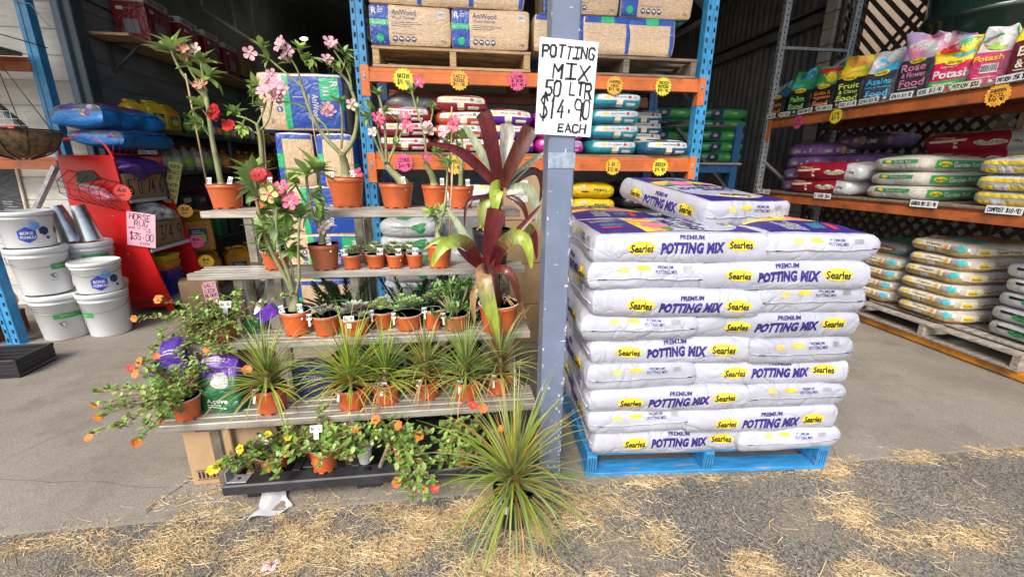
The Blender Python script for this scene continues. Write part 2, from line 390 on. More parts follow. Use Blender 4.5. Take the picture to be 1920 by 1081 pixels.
w_ = corrugated('ribbed_iron_wall', 'grey ribbed iron wall in the gloom right of the blue racking', (5.35, 5.65), (5.35, 13), 0, 5.0, corr, .15, .016)
g = MB(); g.box(5.2, 5.3, 5.7, 13, 3.42, 3.56, corr, .005); g.box(5.2, 5.3, 5.7, 13, 3.62, 3.66, corr); g.build('girt', w_)
b = MB()
for i in range(5):
    b.box(-10, 5.5, 1.46, 14, 0, .05, corr) if i == 0 else None
roof = b.build('shed_roof'); place(roof, 0, 0, 4.55); tag(roof, 'dark shed roof over the racking, seen only from below', 'roof')
b = MB(); b.box(-3.43, -3.37, 4.62, 4.78, 0, 5.0, tealsteel, .006); b.box(-3.37, -3.30, 4.66, 4.8, 0, 5.0, mat('shaded_side_steel', (.05, .075, .08), .5), .006)  # second box is darker in colour to paint the column's shaded side
tag(place(b.build('corner_column'), 0, 0), 'blue grey steel corner column at the end of the pale weatherboards', 'column')
b = MB()
for zz in (3.42, 4.1): b.box(-3.375, -3.34, 7.0, 8.6, zz-.03, zz+.03, galv, .004)
for tt in (7.0, 7.9, 8.6): b.box(-3.375, -3.34, tt-.03, tt+.03, 3.45, 4.07, galv, .004)
wn = b.build('small_window'); place(wn, 0, 0); tag(wn, 'small steel framed window high in the dark corrugated side wall', 'window')
b = MB(); b.box(-3.372, -3.362, 7.03, 8.57, 3.45, 4.07, mat('dark_window_glass', (.05, .06, .06), .15, var=.1)); b.build('pane', wn)

# ---- the painted column with its sign
COLS, COLT = .337, 1.59
b = MB(); b.box(0, .1, 0, .1, 0, 5.0, colblue, .006);
rc = random.Random(8); chip = mat('bare_scratch', (.52, .54, .58), .5, var=.1)
for k in range(95):
    z = .05+2.4*rc.random()**1.8; x = rc.choice((rc.uniform(.004, .096), rc.uniform(.001, .008), rc.uniform(.088, .099))); w, h = rc.uniform(.001, .004), rc.uniform(.001, .010)
    if rc.random() < .3: w, h = h*1.4, w*.6
    b.flat(blob(w*2, h*2, min(max(x, w), .1-w), z, k, 7, .6), PL((0, -.0008, 0), (1, 0, 0), (0, 0, 1)), chip)
for k in range(26):
    z = .05+2.2*rc.random()**1.6; b.flat(blob(.004, rc.uniform(.006, .03), rc.uniform(.093, .098), z, k, 7, .7), PL((0, -.0008, 0), (1, 0, 0), (0, 0, 1)), chip)
col = b.build('steel_column'); place(col, COLS, COLT); tag(col, 'chipped grey blue square steel column between the plant stand and the white bags', 'column')
paper = mat('white_sign_card', (.80, .82, .82), .35, var=.03, coat=.3)
black = ink('black', (.012, .012, .014))
b = MB(); b.box(-.104, .104, -.004, 0, -.155, .155, paper, .001)
fn = PL((0, -.0046, 0), (1, 0, 0), (0, 0, 1))
for (tx, w, h, cx, cy, pen, sd) in (('POTTING', .185, .036, 0, .115, .007, 3), ('MIX', .125, .045, .012, .055, .0078, 4), ('50 LTR', .165, .045, .008, .0, .0078, 5), ('$14·90', .18, .066, .0, -.066, .007, 6), ('EACH', .10, .026, .03, -.128, .0065, 7)):
    b.flat(hand(tx, w, h, cx, cy, pen, sd), fn, black)
sg = b.build('price_sign'); place(sg, .392, 1.586, 1.668, R(1.5), 0, R(2.0)); tag(sg, 'white card reading potting mix 50 ltr $14.90 each, fixed to the column', 'sign')
tp = MB(); tpm = mat('clear_tape', (.27, .32, .40), .25, var=.2, scale=60)
tp.box(COLS-.001, COLS+.101, COLT-.0025, COLT-.0005, 1.40, 1.455, tpm); tag(place(tp.build('tape_strip'), 0, 0), 'old clear packing tape round the column below the white sign', 'tape')

# ---- racking
def slots(b, x0, x1, y, z0, z1, pitch=.075, inset=.2):
    z = z0+.04; w = x1-x0
    while z < z1-.02:
        for fx, dz in ((inset, 0), (1-inset, -.004)):
            cx = x0+w*fx; b.box(cx-.0065, cx+.0065, y-.0018, y+.001, z+dz-.016, z+dz+.016, slotm)
        z += pitch
def upright(root, x0, x1, y0, y1, z0, z1, m_, with_slots=True, rib=True):
    b = MB(); w = x1-x0
    b.box(x0, x0+w*.38, y0, y0+.02, z0, z1, m_, .003); b.box(x1-w*.38, x1, y0, y0+.02, z0, z1, m_, .003); b.box(x0+w*.36, x1-w*.36, y0+.006, y0+.022, z0, z1, m_)
    b.box(x0, x0+.004, y0+.02, y1, z0, z1, m_); b.box(x1-.004, x1, y0+.02, y1, z0, z1, m_)
    b.box(x0-.02, x1+.02, y0-.01, y1+.01, z0, z0+.006, m_)
    if with_slots: slots(b, x0, x1, y0, z0, z1)
    return b.build('upright', root)
def beam_part(root, x0, x1, y, z0, z1, m_, plate=True):
    b = MB(); b.box(x0, x1, y, y+.045, z0, z1-.03, m_, .004); b.box(x0, x1, y+.012, y+.045, z1-.03, z1, m_, .003)
    b.box(x0, x1, y-.004, y+.001, z0, z0+.014, m_, .002)
    o = b.build('beam', root)
    if plate:
        for e, sx in ((x0, -1), (x1, 1)):
            q = MB(); a, c = sorted((e-sx*.004, e+sx*.055)); q.box(a, c, y-.006, y, z0-.10, z1+.01, m_, .002); q.box(min(e-sx*.006, e), max(e-sx*.006, e), y-.006, y+.05, z0-.10, z1, m_)
            cx = (a+c)/2; q.box(cx-.008, cx+.008, y-.009, y-.006, z0+.005, z0+.065, galv, .002); q.box(cx-.004, cx+.004, y-.0105, y-.009, z0+.02, z0+.03, slotm)
            q.build('connector', o)
    return o
def brace(root, p, q, m_=darksteel, w=.035): b = MB(); b.beam(p, q, w, .03, m_); return b.build('brace', root)
# the middle rack, blue uprights and orange beams
MR = thing('pallet_rack', 'blue and orange pallet rack full of bags behind the column', 'rack', 0, 0)
for x in (-.71, 1.963):
    upright(MR, x, x+.09, 3.5, 3.58, .012, 3.6, blue); upright(MR, x, x+.09, 4.42, 4.5, .012, 3.6, shaded_blue, False)
    for k in range(4):
        z = .3+k*.75; brace(MR, (x+.045, 3.58, z), (x+.045, 4.42, z+.02)); brace(MR, (x+.045, 3.58, z+.05), (x+.045, 4.42, z+.7))
for z0, z1 in ((1.38, 1.492), (2.0, 2.10)):
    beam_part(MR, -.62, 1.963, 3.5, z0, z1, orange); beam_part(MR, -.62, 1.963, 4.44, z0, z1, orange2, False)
for k in range(6):
    b = MB(); b.box(-.615, 1.958, 3.52+k*.155, 3.52+k*.155+.145, 1.492, 1.512, oldtimber, .002); b.build('deck_board', MR)
# the rack along the right side, facing the aisle (its front runs along t at s = 3.8)
RR = thing('display_rack', 'orange beamed rack with galvanised uprights along the right side', 'rack', 0, 0)
for (y, x) in ((5.07, 3.82), (5.07, 4.72), (1.2, 3.82), (1.2, 4.72)):
    b = MB(); b.box(x-.03, x+.04, y, y+.06, .012, 3.7, galv, .004)
    z = .1
    while z < 3.6:
        b.box(x-.005, x+.012, y-.0015, y+.001, z, z+.018, slotm); b.box(x-.0315, x-.0295, y+.02, y+.036, z, z+.018, slotm); z += .06
    b.build('upright', RR)
brace(RR, (3.85, 5.1, 2.78), (4.7, 5.1, 2.78), galv, .045); brace(RR, (3.85, 5.1, 2.1), (4.7, 5.1, 2.7), galv, .045); brace(RR, (3.85, 5.1, 1.5), (4.7, 5.1, .9), galv, .045)
for z0, z1, mm in ((1.885, 1.985, orange2), (1.037, 1.135, orange2), (.02, .10, mat('yellow_orange_paint', (.62, .25, .02), .5, var=.3, scale=4, stain=((.25, .1, .03), 7, .5, .2)))):
    for x in (3.8, 4.70):
        b = MB(); b.box(x, x+.05, 1.26, 5.07, z0, z1-.025, mm, .004); b.box(x+.012, x+.05, 1.26, 5.07, z1-.025, z1, mm, .003)
        if x < 4:
            for yy in (5.01,): b.box(x-.006, x, yy, yy+.12, z0-.14, z1+.01, orange, .002)
        b.build('beam', RR)
for zb in (1.985, 1.135):
    for k in range(6):
        b = MB(); b.box(3.79+k*.165, 3.79+k*.165+.158, 1.2, 5.1, zb, zb+.02, oldtimber, .002); b.build('shelf_board', RR)
# the rack at the left edge
LR = thing('pallet_rack', 'blue uprights and orange beams of the rack cut off by the left edge', 'rack', 0, 0)
upright(LR, -3.58, -3.49, 3.58, 3.66, .012, 3.9, blue); upright(LR, -3.59, -3.50, 4.48, 4.56, .012, 3.9, blue, False)
for z0, z1 in ((1.35, 1.46), (2.16, 2.27)):
    beam_part(LR, -7, -3.585, 4.47, z0, z1, orange2, False)
beam_part(LR, -7, -3.59, 3.58, .22, .33, orange2, False)
brace(LR, (-3.55, 4.4, 1.52), (-4.35, 4.5, 2.35), darksteel, .05); brace(LR, (-3.56, 4.42, 1.38), (-4.15, 4.45, .55), galv, .05)
b = MB(); b.box(-6, -3.6, 3.7, 4.45, 2.27, 2.30, oldtimber, .003); b.build('deck_board', LR)
# the rack behind, right of the middle, that carries the green bags
BR = thing('pallet_rack', 'blue rack, darkened in colour for the gloom, carrying the green bags', 'rack', 0, 0)
for x in (1.35, 3.55):
    for y in (5.3, 6.2): upright(BR, x, x+.09, y, y+.08, .012, 1.95 if x > 3 else 3.2, shaded_blue, False)
brace(BR, (3.6, 5.4, 1.25), (3.6, 6.2, 1.85)); brace(BR, (2.75, 5.33, 1.9), (3.55, 5.33, 1.15), darksteel, .05); brace(BR, (2.6, 5.32, 1.93), (3.55, 5.32, 1.93), darksteel, .04)
for z0 in (1.36,):
    for y in (5.3, 6.15): beam_part(BR, 1.44, 3.55, y, z0, z0+.1, shaded_blue, False)
    b = MB(); b.box(1.4, 3.68, 5.28, 6.28, z0+.1, z0+.125, greytimber, .003); b.build('deck_board', BR)

# ---- pallets
def pallet(label, s, t, z, wd_, dp, m_, rot=0, h=.14, endcap=None, nb=7, along=True, name='wooden_pallet', group=None):
    P = thing(name, label, 'pallet', s, t, z, rot, group)
    th = .02; rnd = random.Random(label)
    for k in range(nb):
        y = -dp/2+k*(dp-.095)/(nb-1); b = MB(); b.box(-wd_/2, wd_/2, y, y+.095+rnd.uniform(-.01, .01), h-th, h, m_, .003); b.build('deck_board', P)
    for y in (-dp/2, -.05, dp/2-.1): b = MB(); b.box(-wd_/2, wd_/2, y+.004, y+.099, 0, th, m_, .003); b.build('bottom_board', P)
    for x in (-wd_/2+.004, -.025, wd_/2-.052):
        b = MB(); b.box(x, x+.048, -dp/2+.003, dp/2-.003, th, h-th, m_, .003)
        if endcap:
            b.box(x+.003, x+.045, -dp/2-.002, -dp/2+.003, th+.008, h-th-.004, endcap, .001)
            for i in range(3):
                for j in range(8): b.box(x+.009+i*.012, x+.013+i*.012, -dp/2-.0032, -dp/2-.002, th+.014+j*.0095+.003*(i % 2), th+.020+j*.0095+.003*(i % 2), slotm)
        b.build('bearer', P)
    return P
bluepal = mat('blue_pallet_paint', (.03, .23, .50), .6, var=.25, scale=6, stretch=(1, 6, 6), stain=((.25, .22, .19), 7, .62, .1))
PAL_ROT = R(-3.9)
pallet('worn blue pallet under the stack of white potting bags', .561+.588*math.cos(PAL_ROT)-.583*math.sin(PAL_ROT)*1, 1.595+.588*math.sin(PAL_ROT)+.583*math.cos(PAL_ROT), .008, 1.176, 1.165, bluepal, PAL_ROT, .14, bluepal)
pallet('pale timber pallet on the orange beam under two wood shaving bales', 0, 4.085, 2.10, 1.168, 1.165, timber)
pallet('dark dirty timber pallet on the orange beam right of the column', 1.345, 4.085, 2.10, 1.168, 1.165, oldtimber)
# ---- lattice and what shows through it
lat = mat('brown_stained_lattice', (.085, .06, .04), .75, var=.3)
b = MB(); n = 0
for k in range(-14, 32):
    for sgn in (1, -1):
        y0 = 1.2+k*.145
        a, c = Vector((5.02+.012*sgn, y0, .2)), Vector((5.02+.012*sgn, y0+sgn*3.6, 3.8))
        P0, P1 = a, c
        def clip(p, q):
            lo, hi = 0.0, 1.0
            for v0, v1, mn, mxx in ((p.y, q.y, 1.15, 5.62),):
                d = v1-v0
                if abs(d) < 1e-9: continue
                t0, t1 = (mn-v0)/d, (mxx-v0)/d
                lo = max(lo, min(t0, t1)); hi = min(hi, max(t0, t1))
            return (p.lerp(q, lo), p.lerp(q, hi)) if hi-lo > .01 else None
        if sgn < 0: a, c = Vector((5.008, y0+1.8, .2)), Vector((5.008, y0-1.8, 3.8))
        r_ = clip(a, c)
        if r_: b.beam(r_[0], r_[1], .045, .01, lat, up=(1, 0, 0) if False else (1, 0, 0.001))
for (y, z0, z1) in ((1.15, .1, 3.9), (3.4, .1, 3.9), (5.62, .1, 3.9)): b.box(4.985, 5.05, y-.03, y+.03, z0, z1, lat, .004)
b.box(4.985, 5.05, 1.12, 5.65, .1, .2, lat, .004); b.box(4.985, 5.05, 1.12, 5.65, 3.8, 3.9, lat, .004)
tag(place(b.build('lattice_screen'), 0, 0), 'brown diagonal lattice screen behind the right hand rack', 'lattice')
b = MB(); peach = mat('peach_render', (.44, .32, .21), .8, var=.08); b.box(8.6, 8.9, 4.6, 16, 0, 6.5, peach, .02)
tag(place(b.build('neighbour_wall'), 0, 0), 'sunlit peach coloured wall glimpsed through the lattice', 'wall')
b = MB(); bf = mat('blue_sheet_fence', (.16, .34, .58), .6, var=.1)
for k in range(33): b.box(8.2, 8.23+.02*(k % 2), -2+k*.2, -1.8+k*.2, 0, 2.2, bf)
tag(place(b.build('sheet_fence'), 0, 0), 'pale blue sheet metal fence glimpsed through the lattice', 'fence')
b = MB(); palm_ = mat('dark_paling', (.045, .04, .035), .9, var=.3)  # added dark palings, put behind the lattice to darken its lower holes
for k in range(60): b.box(7.2, 7.22, 3.9+k*.16, 4.05+k*.16, 0, 2.25+.02*(k % 3), palm_)
tag(place(b.build('dark_lattice_backing'), 0, 0), 'added dark palings that blacken the holes in the lower part of the lattice', 'fence')
b = MB(); brick = mat('pale_block', (.42, .40, .37), .8, var=.15)
for k in range(20): b.box(4.95, 5.12, 5.66, 5.85, .01+k*.2, .2+k*.2, brick, .004)
tag(place(b.build('block_pier'), 0, 0), 'pale block pier at the end of the lattice behind the galvanised posts', 'pier')

b = MB(); b.tube(([(-4.2, 4.46, 2.66), (-3.62, 4.46, 2.70), (-3.44, 4.45, 2.66), (-3.36, 4.44, 2.53), (-3.33, 4.44, 2.50), (-3.35, 4.44, 2.52)]), .004, galv, 5); tag(place(b.build('wire_hook'), 0, 0), 'bent piece of fencing wire looped round the upper left blue upright', 'wire')
# ================================================================ bags, bales and pouches
def bagfn(L, Wd, H, kind, seed, soft=1.0, sag=0.0):
    off = Vector((seed*7.31, seed*3.17, seed*1.93))
    def S(c):
        x, y, z = c
        if kind == 'pouch':
            zz = (z+1)/2; k2 = 1.0 if zz < .5 else max(.09, 1-(zz-.5)*1.95)
            rr = (abs(x)**8+abs(y)**8)**(1/8) or 1e-6; mx = max(abs(x), abs(y)); q_ = mx/rr
            X = x*q_*L/2*(1-.30*max(0, zz-.5)**1.3*2); Y = y*q_*Wd/2*k2*(1+.12*(1-x*x)*(1-zz)); Z = z*H/2
            cz = max(0, zz-.45); P = Vector((X, Y, Z)); q = P*7+off
            P += Vector((noise.noise(q)*.06, noise.noise(q+Vector((5, 0, 0)))*.10, noise.noise(q+Vector((0, 5, 0)))*.075))*cz*1.9
            P += Vector((x, y, 0))*noise.noise(P*16+off)*.006*soft
            return P
        if kind in ('brick', 'soft'):
            p = 24.0 if kind == 'brick' else 5.6; mx = max(abs(x), abs(y), abs(z), 1e-6); nn = (abs(x)**p+abs(y)**p+abs(z)**p)**(1/p); k = mx/nn
            X, Y, Z = x*k*L/2, y*k*Wd/2, z*k*H/2
            bul = (1-x*x)*(1-y*y)
            Z += math.copysign(.010*soft, z)*abs(z)*bul*1.2-.010*soft*abs(z)*(abs(x)**4+abs(y)**4)*math.copysign(1, z)*.15
            Y += math.copysign(1, y)*abs(y)**6*.010*soft*(1-z*z); X += math.copysign(1, x)*abs(x)**6*.006*soft*(1-z*z)
        else:
            e = .16+.84*(max(0.0, 1-abs(x)**3.2)*max(0.0, 1-abs(y)**3.0))**.5
            cr = 1-.05*abs(y)**8*abs(x)**8
            X, Y, Z = x*L/2*cr, y*Wd/2*cr, z*H/2*e
            bulge = 1-.045*(abs(z) < 0.99)*0
            X *= bulge
        P = Vector((X, Y, Z)); q = Vector((X, Y, Z*2))
        a = .0075*soft
        d = Vector((noise.noise(q*5.2+off), noise.noise(q*5.2+off+Vector((9, 0, 0))), noise.noise(q*4.2+off+Vector((0, 9, 0)))))*a
        w = noise.noise(Vector((X*9, Y*9, Z*26))+off*1.7); w2 = noise.noise(Vector((X*30+Y*12, Y*30-X*9, Z*30))+off)
        d += Vector((x, y, z*.5))*(w*.0035+w2*.0016)*soft
        P += d
        if sag: P.z -= sag*(abs(x)**3)
        return P
    return S
FC = {'f': lambda u, v: (u, -1, v), 'b': lambda u, v: (-u, 1, v), 'l': lambda u, v: (-1, -u, v), 'r': lambda u, v: (1, u, v), 't': lambda u, v: (u, v, 1), 'd': lambda u, v: (u, -v, -1)}
def bag_mesh(name, L, Wd, H, kind, base, decals=(), seed=1, soft=1.0, sag=0.0, n=(18, 13, 6), zones=None, seam=None):
    S = bagfn(L, Wd, H, kind, seed, soft, sag); b = MB()
    half = {'f': (L/2, H/2), 'b': (L/2, H/2), 'l': (Wd/2, H/2), 'r': (Wd/2, H/2), 't': (L/2, Wd/2), 'd': (L/2, Wd/2)}
    nn = {'f': (n[0], n[2]), 'b': (n[0], n[2]), 'l': (n[1], n[2]), 'r': (n[1], n[2]), 't': (n[0], n[1]), 'd': (n[0], n[1])}
    for fc, fn in FC.items():
        nu, nv = nn[fc]; vs = []; 
        # finer cells near the edges
        g = lambda i, k: math.copysign(1-(1-abs(2*i/k-1))**1.25, 2*i/k-1)
        for j in range(nv+1):
            for i in range(nu+1): vs.append(S(fn(g(i, nu), g(j, nv))))
        groups = {}
        for j in range(nv):
            for i in range(nu):
                mm = base
                if zones:
                    u, v = (g(i, nu)+g(i+1, nu))/2, (g(j, nv)+g(j+1, nv))/2
                    mm = zones(fc, u, v) or base
                groups.setdefault(mm, []).append((j*(nu+1)+i, j*(nu+1)+i+1, (j+1)*(nu+1)+i+1, (j+1)*(nu+1)+i))
        for mm, fs in groups.items(): b.add(vs, fs, mm, True)
    def mapper(fc, lev):
        fn = FC[fc]; hx, hy = half[fc]
        def q(x, y):
            u, v = max(-1, min(1, x/hx)), max(-1, min(1, y/hy)); e = .004
            p = S(fn(u, v)); du = S(fn(u+e, v))-S(fn(u-e, v)); dv = S(fn(u, v+e))-S(fn(u, v-e))
            nrm = du.cross(dv)
            if nrm.length > 1e-12: nrm.normalize()
            return p+nrm*(.0016*lev)
        return q
    for d in decals:
        fc, vf, mm = d[0], d[1], d[2]; lev = d[3] if len(d) > 3 else 1; mx = min(d[4], .035) if len(d) > 4 else .022
        b.flat(vf, mapper(fc, lev), mm, mx)
    if seam:
        for fc, zz, r_ in seam:
            q = mapper(fc, 1.5); hx = half[fc][0]
            b.tube([q(hx*(-.97+1.94*i/12), zz*H/2+.0022*math.sin(i*2.1+seed)) for i in range(13)], r_, base, 5)
    # drop doubled vertices that zones left unused
    used = sorted({i for f in b.f for i in f}); mp = {k: i for i, k in enumerate(used)}
    b.v = [b.v[i] for i in used]; b.f = [[mp[i] for i in f] for f in b.f]
    return b.mesh(name)
def bag(name, me, label, cat, s, t, z, rot=0.0, group=None, rx=0.0, ry=0.0):
    o = bpy.data.objects.new(name, me); C.objects.link(o); place(o, s, t, z, rot, rx, ry); return tag(o, label, cat, group)

white_pl = mat('white_woven_plastic', (.40, .41, .47), .36, var=.05, scale=5, coat=.18, bump=.0015, bscale=24, stain=((.35, .35, .385), 6, .62, .2), crease=(4.5, .016))
purple_i = ink('violet', (.028, .014, .17)); yellow_i = ink('yellow', (.80, .60, .03)); pink_i = ink('pink', (.72, .17, .26)); orange_i = ink('orange', (.78, .36, .08))
teal_i = ink('teal', (.06, .40, .45)); green_i = ink('green', (.04, .30, .10)); red_i = ink('red', (.55, .03, .04)); white_i = ink('white', (.62, .62, .62)); grey_i = ink('grey', (.30, .30, .31)); gold_i = ink('gold', (.72, .55, .16)); lilac_i = ink('lilac', (.42, .30, .52)); cream_i = ink('cream', (.72, .66, .5)); navy_i = ink('navy', (.02, .035, .13)); brown_i = ink('brown', (.16, .06, .035)); lime_i = ink('lime', (.36, .58, .08))
def searles(fc, w, x, y, lev=1, dark=black):
    h = w*.46
    return [(fc, ell(w, h, x, y, 24), yellow_i, lev, .02), (fc, TX('Searles', w*.80, h*.62, x, y-h*.03, .03, .1), dark, lev+1, .03)]
def potting_decals(seed):
    d = []; rj = random.Random(seed+40)
    for fc in 'fb':
        jx, jy = rj.uniform(-.035, .03), rj.uniform(-.012, .006)
        d += searles(fc, .112, -.165+jx, .008+jy)+searles(fc, .112, .245+jx, .009+jy)
        d += [(fc, TX('PREMIUM', .098, .0185, .045+jx, .042+jy, .035), purple_i, 1, .03), (fc, TX('POTTING MIX', .268, .046, .045+jx, .0+jy, .062, .16, sp=1.07), purple_i, 1, .03)]
    for fc in 'lr':
        d += [(fc, TX('Searles', .05, .014, -.03, .037), gold_i, 2, .03), (fc, ell(.062, .021, -.03, .036), yellow_i, 1, .02), (fc, ell(.04, .018, -.11, .034), gold_i, 1, .02), (fc, rect(.044, .008, -.11, .022, 3, 1), gold_i, 1),
              (fc, TX('PREMIUM', .062, .0125, .058, .041, .006), purple_i, 1, .03), (fc, TX('POTTING MIX', .086, .015, .062, .023, .008), purple_i, 1, .03), (fc, bars(.036, .022, .148, .034, seed, 9), grey_i, 1, .03),
              (fc, rect(.03, .004, -.185, -.004, 3, 1), black, 3), (fc, rect(.02, .004, .2, -.004, 2, 1), black, 3)]
    A = -PI/2
    def band(x0, x1, mm, lev=1, k=.0, w=.42): return ('t', rect(x1-x0, w, (x0+x1)/2, 0, 2, 12), mm, lev, .05)
    d += [band(.17, .345, purple_i), ('t', ell(.30, .42, .16, 0, 24), white_pl, 2, .05), ('t', ell(.22, .075, .265, 0, 24, A), yellow_i, 2, .03), ('t', TX('Searles', .165, .045, .262, 0, .012, .12, A), black, 3, .03)]
    d += [('t', TX('PREMIUM', .17, .03, .145, 0, .02, 0, A), purple_i, 3, .03), ('t', TX('POTTING', .36, .055, .09, 0, .03, .1, A), purple_i, 3, .03), ('t', TX('MIX', .15, .042, .028, .0, .03, .1, A), purple_i, 3, .03)]
    d += [band(-.095, -.035, orange_i), ('t', blob(.10, .16, -.055, -.07, 3), pink_i, 2, .03), ('t', blob(.08, .13, -.05, .12, 5), pink_i, 2, .03), ('t', blob(.09, .09, -.075, .03, 8), yellow_i, 3, .03), ('t', blob(.05, .04, -.035, .0, 9), green_i, 3, .03), ('t', blob(.05, .05, -.03, -.16, 19), green_i, 3, .03), ('t', blob(.05, .05, -.04, .17, 29), red_i, 3, .03)]
    d += [band(-.14, -.095, yellow_i), band(-.33, -.14, purple_i), ('t', lines2(.15, .09, -.235, .07, 9, seed, .4), white_i, 2, .05), ('t', rect(.09, .03, -.25, -.10, 2, 2), red_i, 2), ('t', lines2(.11, .06, -.225, -.04, 6, seed+3, .4), teal_i, 2, .05), ('t', rect(.02, .18, -.12, .02, 1, 4), orange_i, 2)]
    for yy in (-.205, .205): d.append(('t', rect(.66, .006, 0, yy, 14, 1), purple_i, 1, .05))
    return d
PM = [bag_mesh('potting_mix_bag', .715, .47, .124, 'brick', white_pl, potting_decals(i), i+1, 1.1+.16*i, seam=(('l', -.06, .0032), ('r', -.06, .0032)), n=(22, 15, 6)) for i in range(6)]
# the stack: four bags to a layer laid like a pinwheel, every second layer mirrored
pal_o = Vector((.561, 1.595)); pu = Vector((math.cos(PAL_ROT), math.sin(PAL_ROT))); pv = Vector((-pu.y, pu.x))
ORD = ['lowest', 'second', 'third', 'fourth', 'fifth', 'sixth', 'seventh', 'eighth', 'ninth']
rs = random.Random(5)
GPM = 'white potting mix bags stacked on the blue pallet'
LH = .1113
for k in range(9):
    z = .148+.057+k*LH
    lay = [(.35, .235, 0, 'long side out at front left'), (.915, .36, PI/2, 'end out at front right'), (.83, .955, PI, 'long side at far right'), (.23, .83, PI/2, 'end at far left')] if k % 2 == 0 else \
          [(.225, .36, PI/2, 'end out at front left'), (.80, .235, 0, 'long side out at front right'), (.96, .84, PI/2, 'end at far right'), (.35, .955, PI, 'long side at far left')]
    if k == 8: lay = lay[:2]+[lay[3]]
    for i, (x, y, r_, where) in enumerate(lay):
        fx = -.055*(k/8)+rs.uniform(-.012, .012) if i in (0, 3) else -.02-.012*(k/8)+rs.uniform(-.012, .012)
        if k % 2: fx += -.01
        p = pal_o+pu*(x+fx+.02)+pv*(y+rs.uniform(-.014, .012)-.02)
        flip = PI if r_ == PI/2 and rs.random() < .0 else 0
        bag('potting_mix_bag', PM[(k*2+i*5+k//3) % 6], f'white potting mix bag, {where} of the stack, {ORD[k]} layer up', 'bag', p.x, p.y, z, PAL_ROT+r_+flip+rs.uniform(-.026, .026), GPM, rs.uniform(-.016, .016), rs.uniform(-.016, .016))
bag('potting_mix_bag', PM[1], 'white potting mix bag lying askew on top of the stack, purple end towards the front', 'bag', 1.25, 2.13, 1.246, R(-80), GPM, R(-1), R(7))
# ---- wood shaving bales
shav = mat('wood_shavings_in_plastic', (.60, .42, .25), .38, var=.25, scale=70, stretch=(1, 1, 2.5), coat=.35, bump=.003, bscale=45, crease=(7, .007), stain=((.62, .48, .33), 30, .55, .1))
bblue = ink('bale_blue', (.02, .075, .36), .3); bgreen = ink('bale_green', (.02, .42, .16), .3); bnavy = ink('bale_navy', (.03, .05, .14), .35)
flapm = mat('clear_plastic_flap', (.42, .42, .41), .2, var=.3, scale=20, coat=.5)
def rotv(vf, a, cx, cy):
    c, s_ = math.cos(a), math.sin(a); return [(cx+x*c-y*s_, cy+x*s_+y*c) for x, y in vf[0]], vf[1]
def bale_decals(sd):
    d = []
    for fc in 'fb':
        d += [(fc, rect(.135, .262, -.222, 0, 4, 8), bblue, 1, .04), (fc, rect(.135, .036, -.222, .012, 4, 2), bgreen, 2, .04), (fc, ell(.052, .052, -.215, -.085, 18), bgreen, 2), (fc, TX('R', None, .042, -.25, .085, .03), white_i, 2, .03), (fc, lines2(.05, .03, -.2, .085, 2, 3), white_i, 2), (fc, TX('Animal Bedding', .1, .012, -.222, .012), white_i, 3, .03)]
        d += [(fc, TX('AniWood', .17, .036, -.045, .082, .015), bnavy, 1, .03), (fc, TX('Wood Shavings', .165, .024, -.047, .046), bnavy, 1, .03), (fc, lines2(.22, .035, -.02, .008, 3, 5, .25), bnavy, 1, .05), (fc, TX('Perfect for big and small pets', .17, .012, -.045, -.055), bnavy, 1, .03), (fc, TX('70L', .045, .018, .235, -.10), bnavy, 1, .03)]
        for k in range(4):
            x = -.112+k*.044; d += [(fc, ell(.037, .037, x, -.087, 16), bnavy, 1), (fc, blob(.024, .015, x, -.085, 40+k, 12, .5), cream_i, 2)]
        d += [(fc, rect(.054, .04, .225, .075), white_i, 1), (fc, bars(.046, .022, .225, .078, 4, 12), grey_i, 2)]
    for fc in 'td':
        d += [(fc, rect(.36, .345, .108, 0, 8, 8), bblue, 1, .05), (fc, rect(.045, .35, -.095, 0, 2, 8), bgreen, 2, .05), (fc, rect(.13, .15, .20, .09, 3, 3), bgreen, 2, .05), (fc, TX('R', None, .05, .235, .12, .03, 0, -PI/2), white_i, 3, .03), (fc, lines2(.06, .07, .185, .075, 3, 7), white_i, 3)]
        d += [(fc, TX('AniWood', .165, .042, .10, -.03, .015, 0, -PI/2), white_i, 3, .03), (fc, TX('Wood Shavings', .165, .026, .055, -.03, .004, 0, -PI/2), white_i, 3, .03), (fc, lines2(.10, .012, .0, .03, 1, 3), white_i, 3), (fc, TX('70L', .045, .02, -.21, -.13, 0, 0, -PI/2), bnavy, 1, .03)]
        for k in range(3): d += [(fc, ell(.04, .04, -.15, .05-k*.05, 16), bblue, 1), (fc, blob(.016, .024, -.15, .05-k*.05, 40+k, 12, .5), cream_i, 2)]
    for fc in 'lr':
        d += [(fc, rect(.36, .045, 0, .105, 8, 2), bblue, 1, .05), (fc, rect(.1, .046, .0, .105, 3, 2), bgreen, 2, .04), (fc, rect(.03, .2, .165, -.02, 1, 5), bblue, 1, .05), (fc, rect(.34, .003, 0, .02, 8, 1), white_i, 1)]
    return d
BALE = [bag_mesh('wood_shaving_bale', .575, .382, .262, 'brick', shav, bale_decals(i), 20+i, .75, n=(16, 11, 9)) for i in range(2)]
GB = 'plastic wrapped wood shaving bales'
def bale(label, s, t, z, rx=0, ry=0, rot=0, k=0): return bag('wood_shaving_bale', BALE[k], label, 'bale', s, t, z, rot, GB, rx, ry)
zt = 2.247
bale('wood shaving bale on the timber pallet, beside the left upright, blue panel showing', -.30, 3.70, zt+.131)
bale('wood shaving bale on the timber pallet, close to the column', .285, 3.70, zt+.131, 0, 0, R(-1.5), 1)
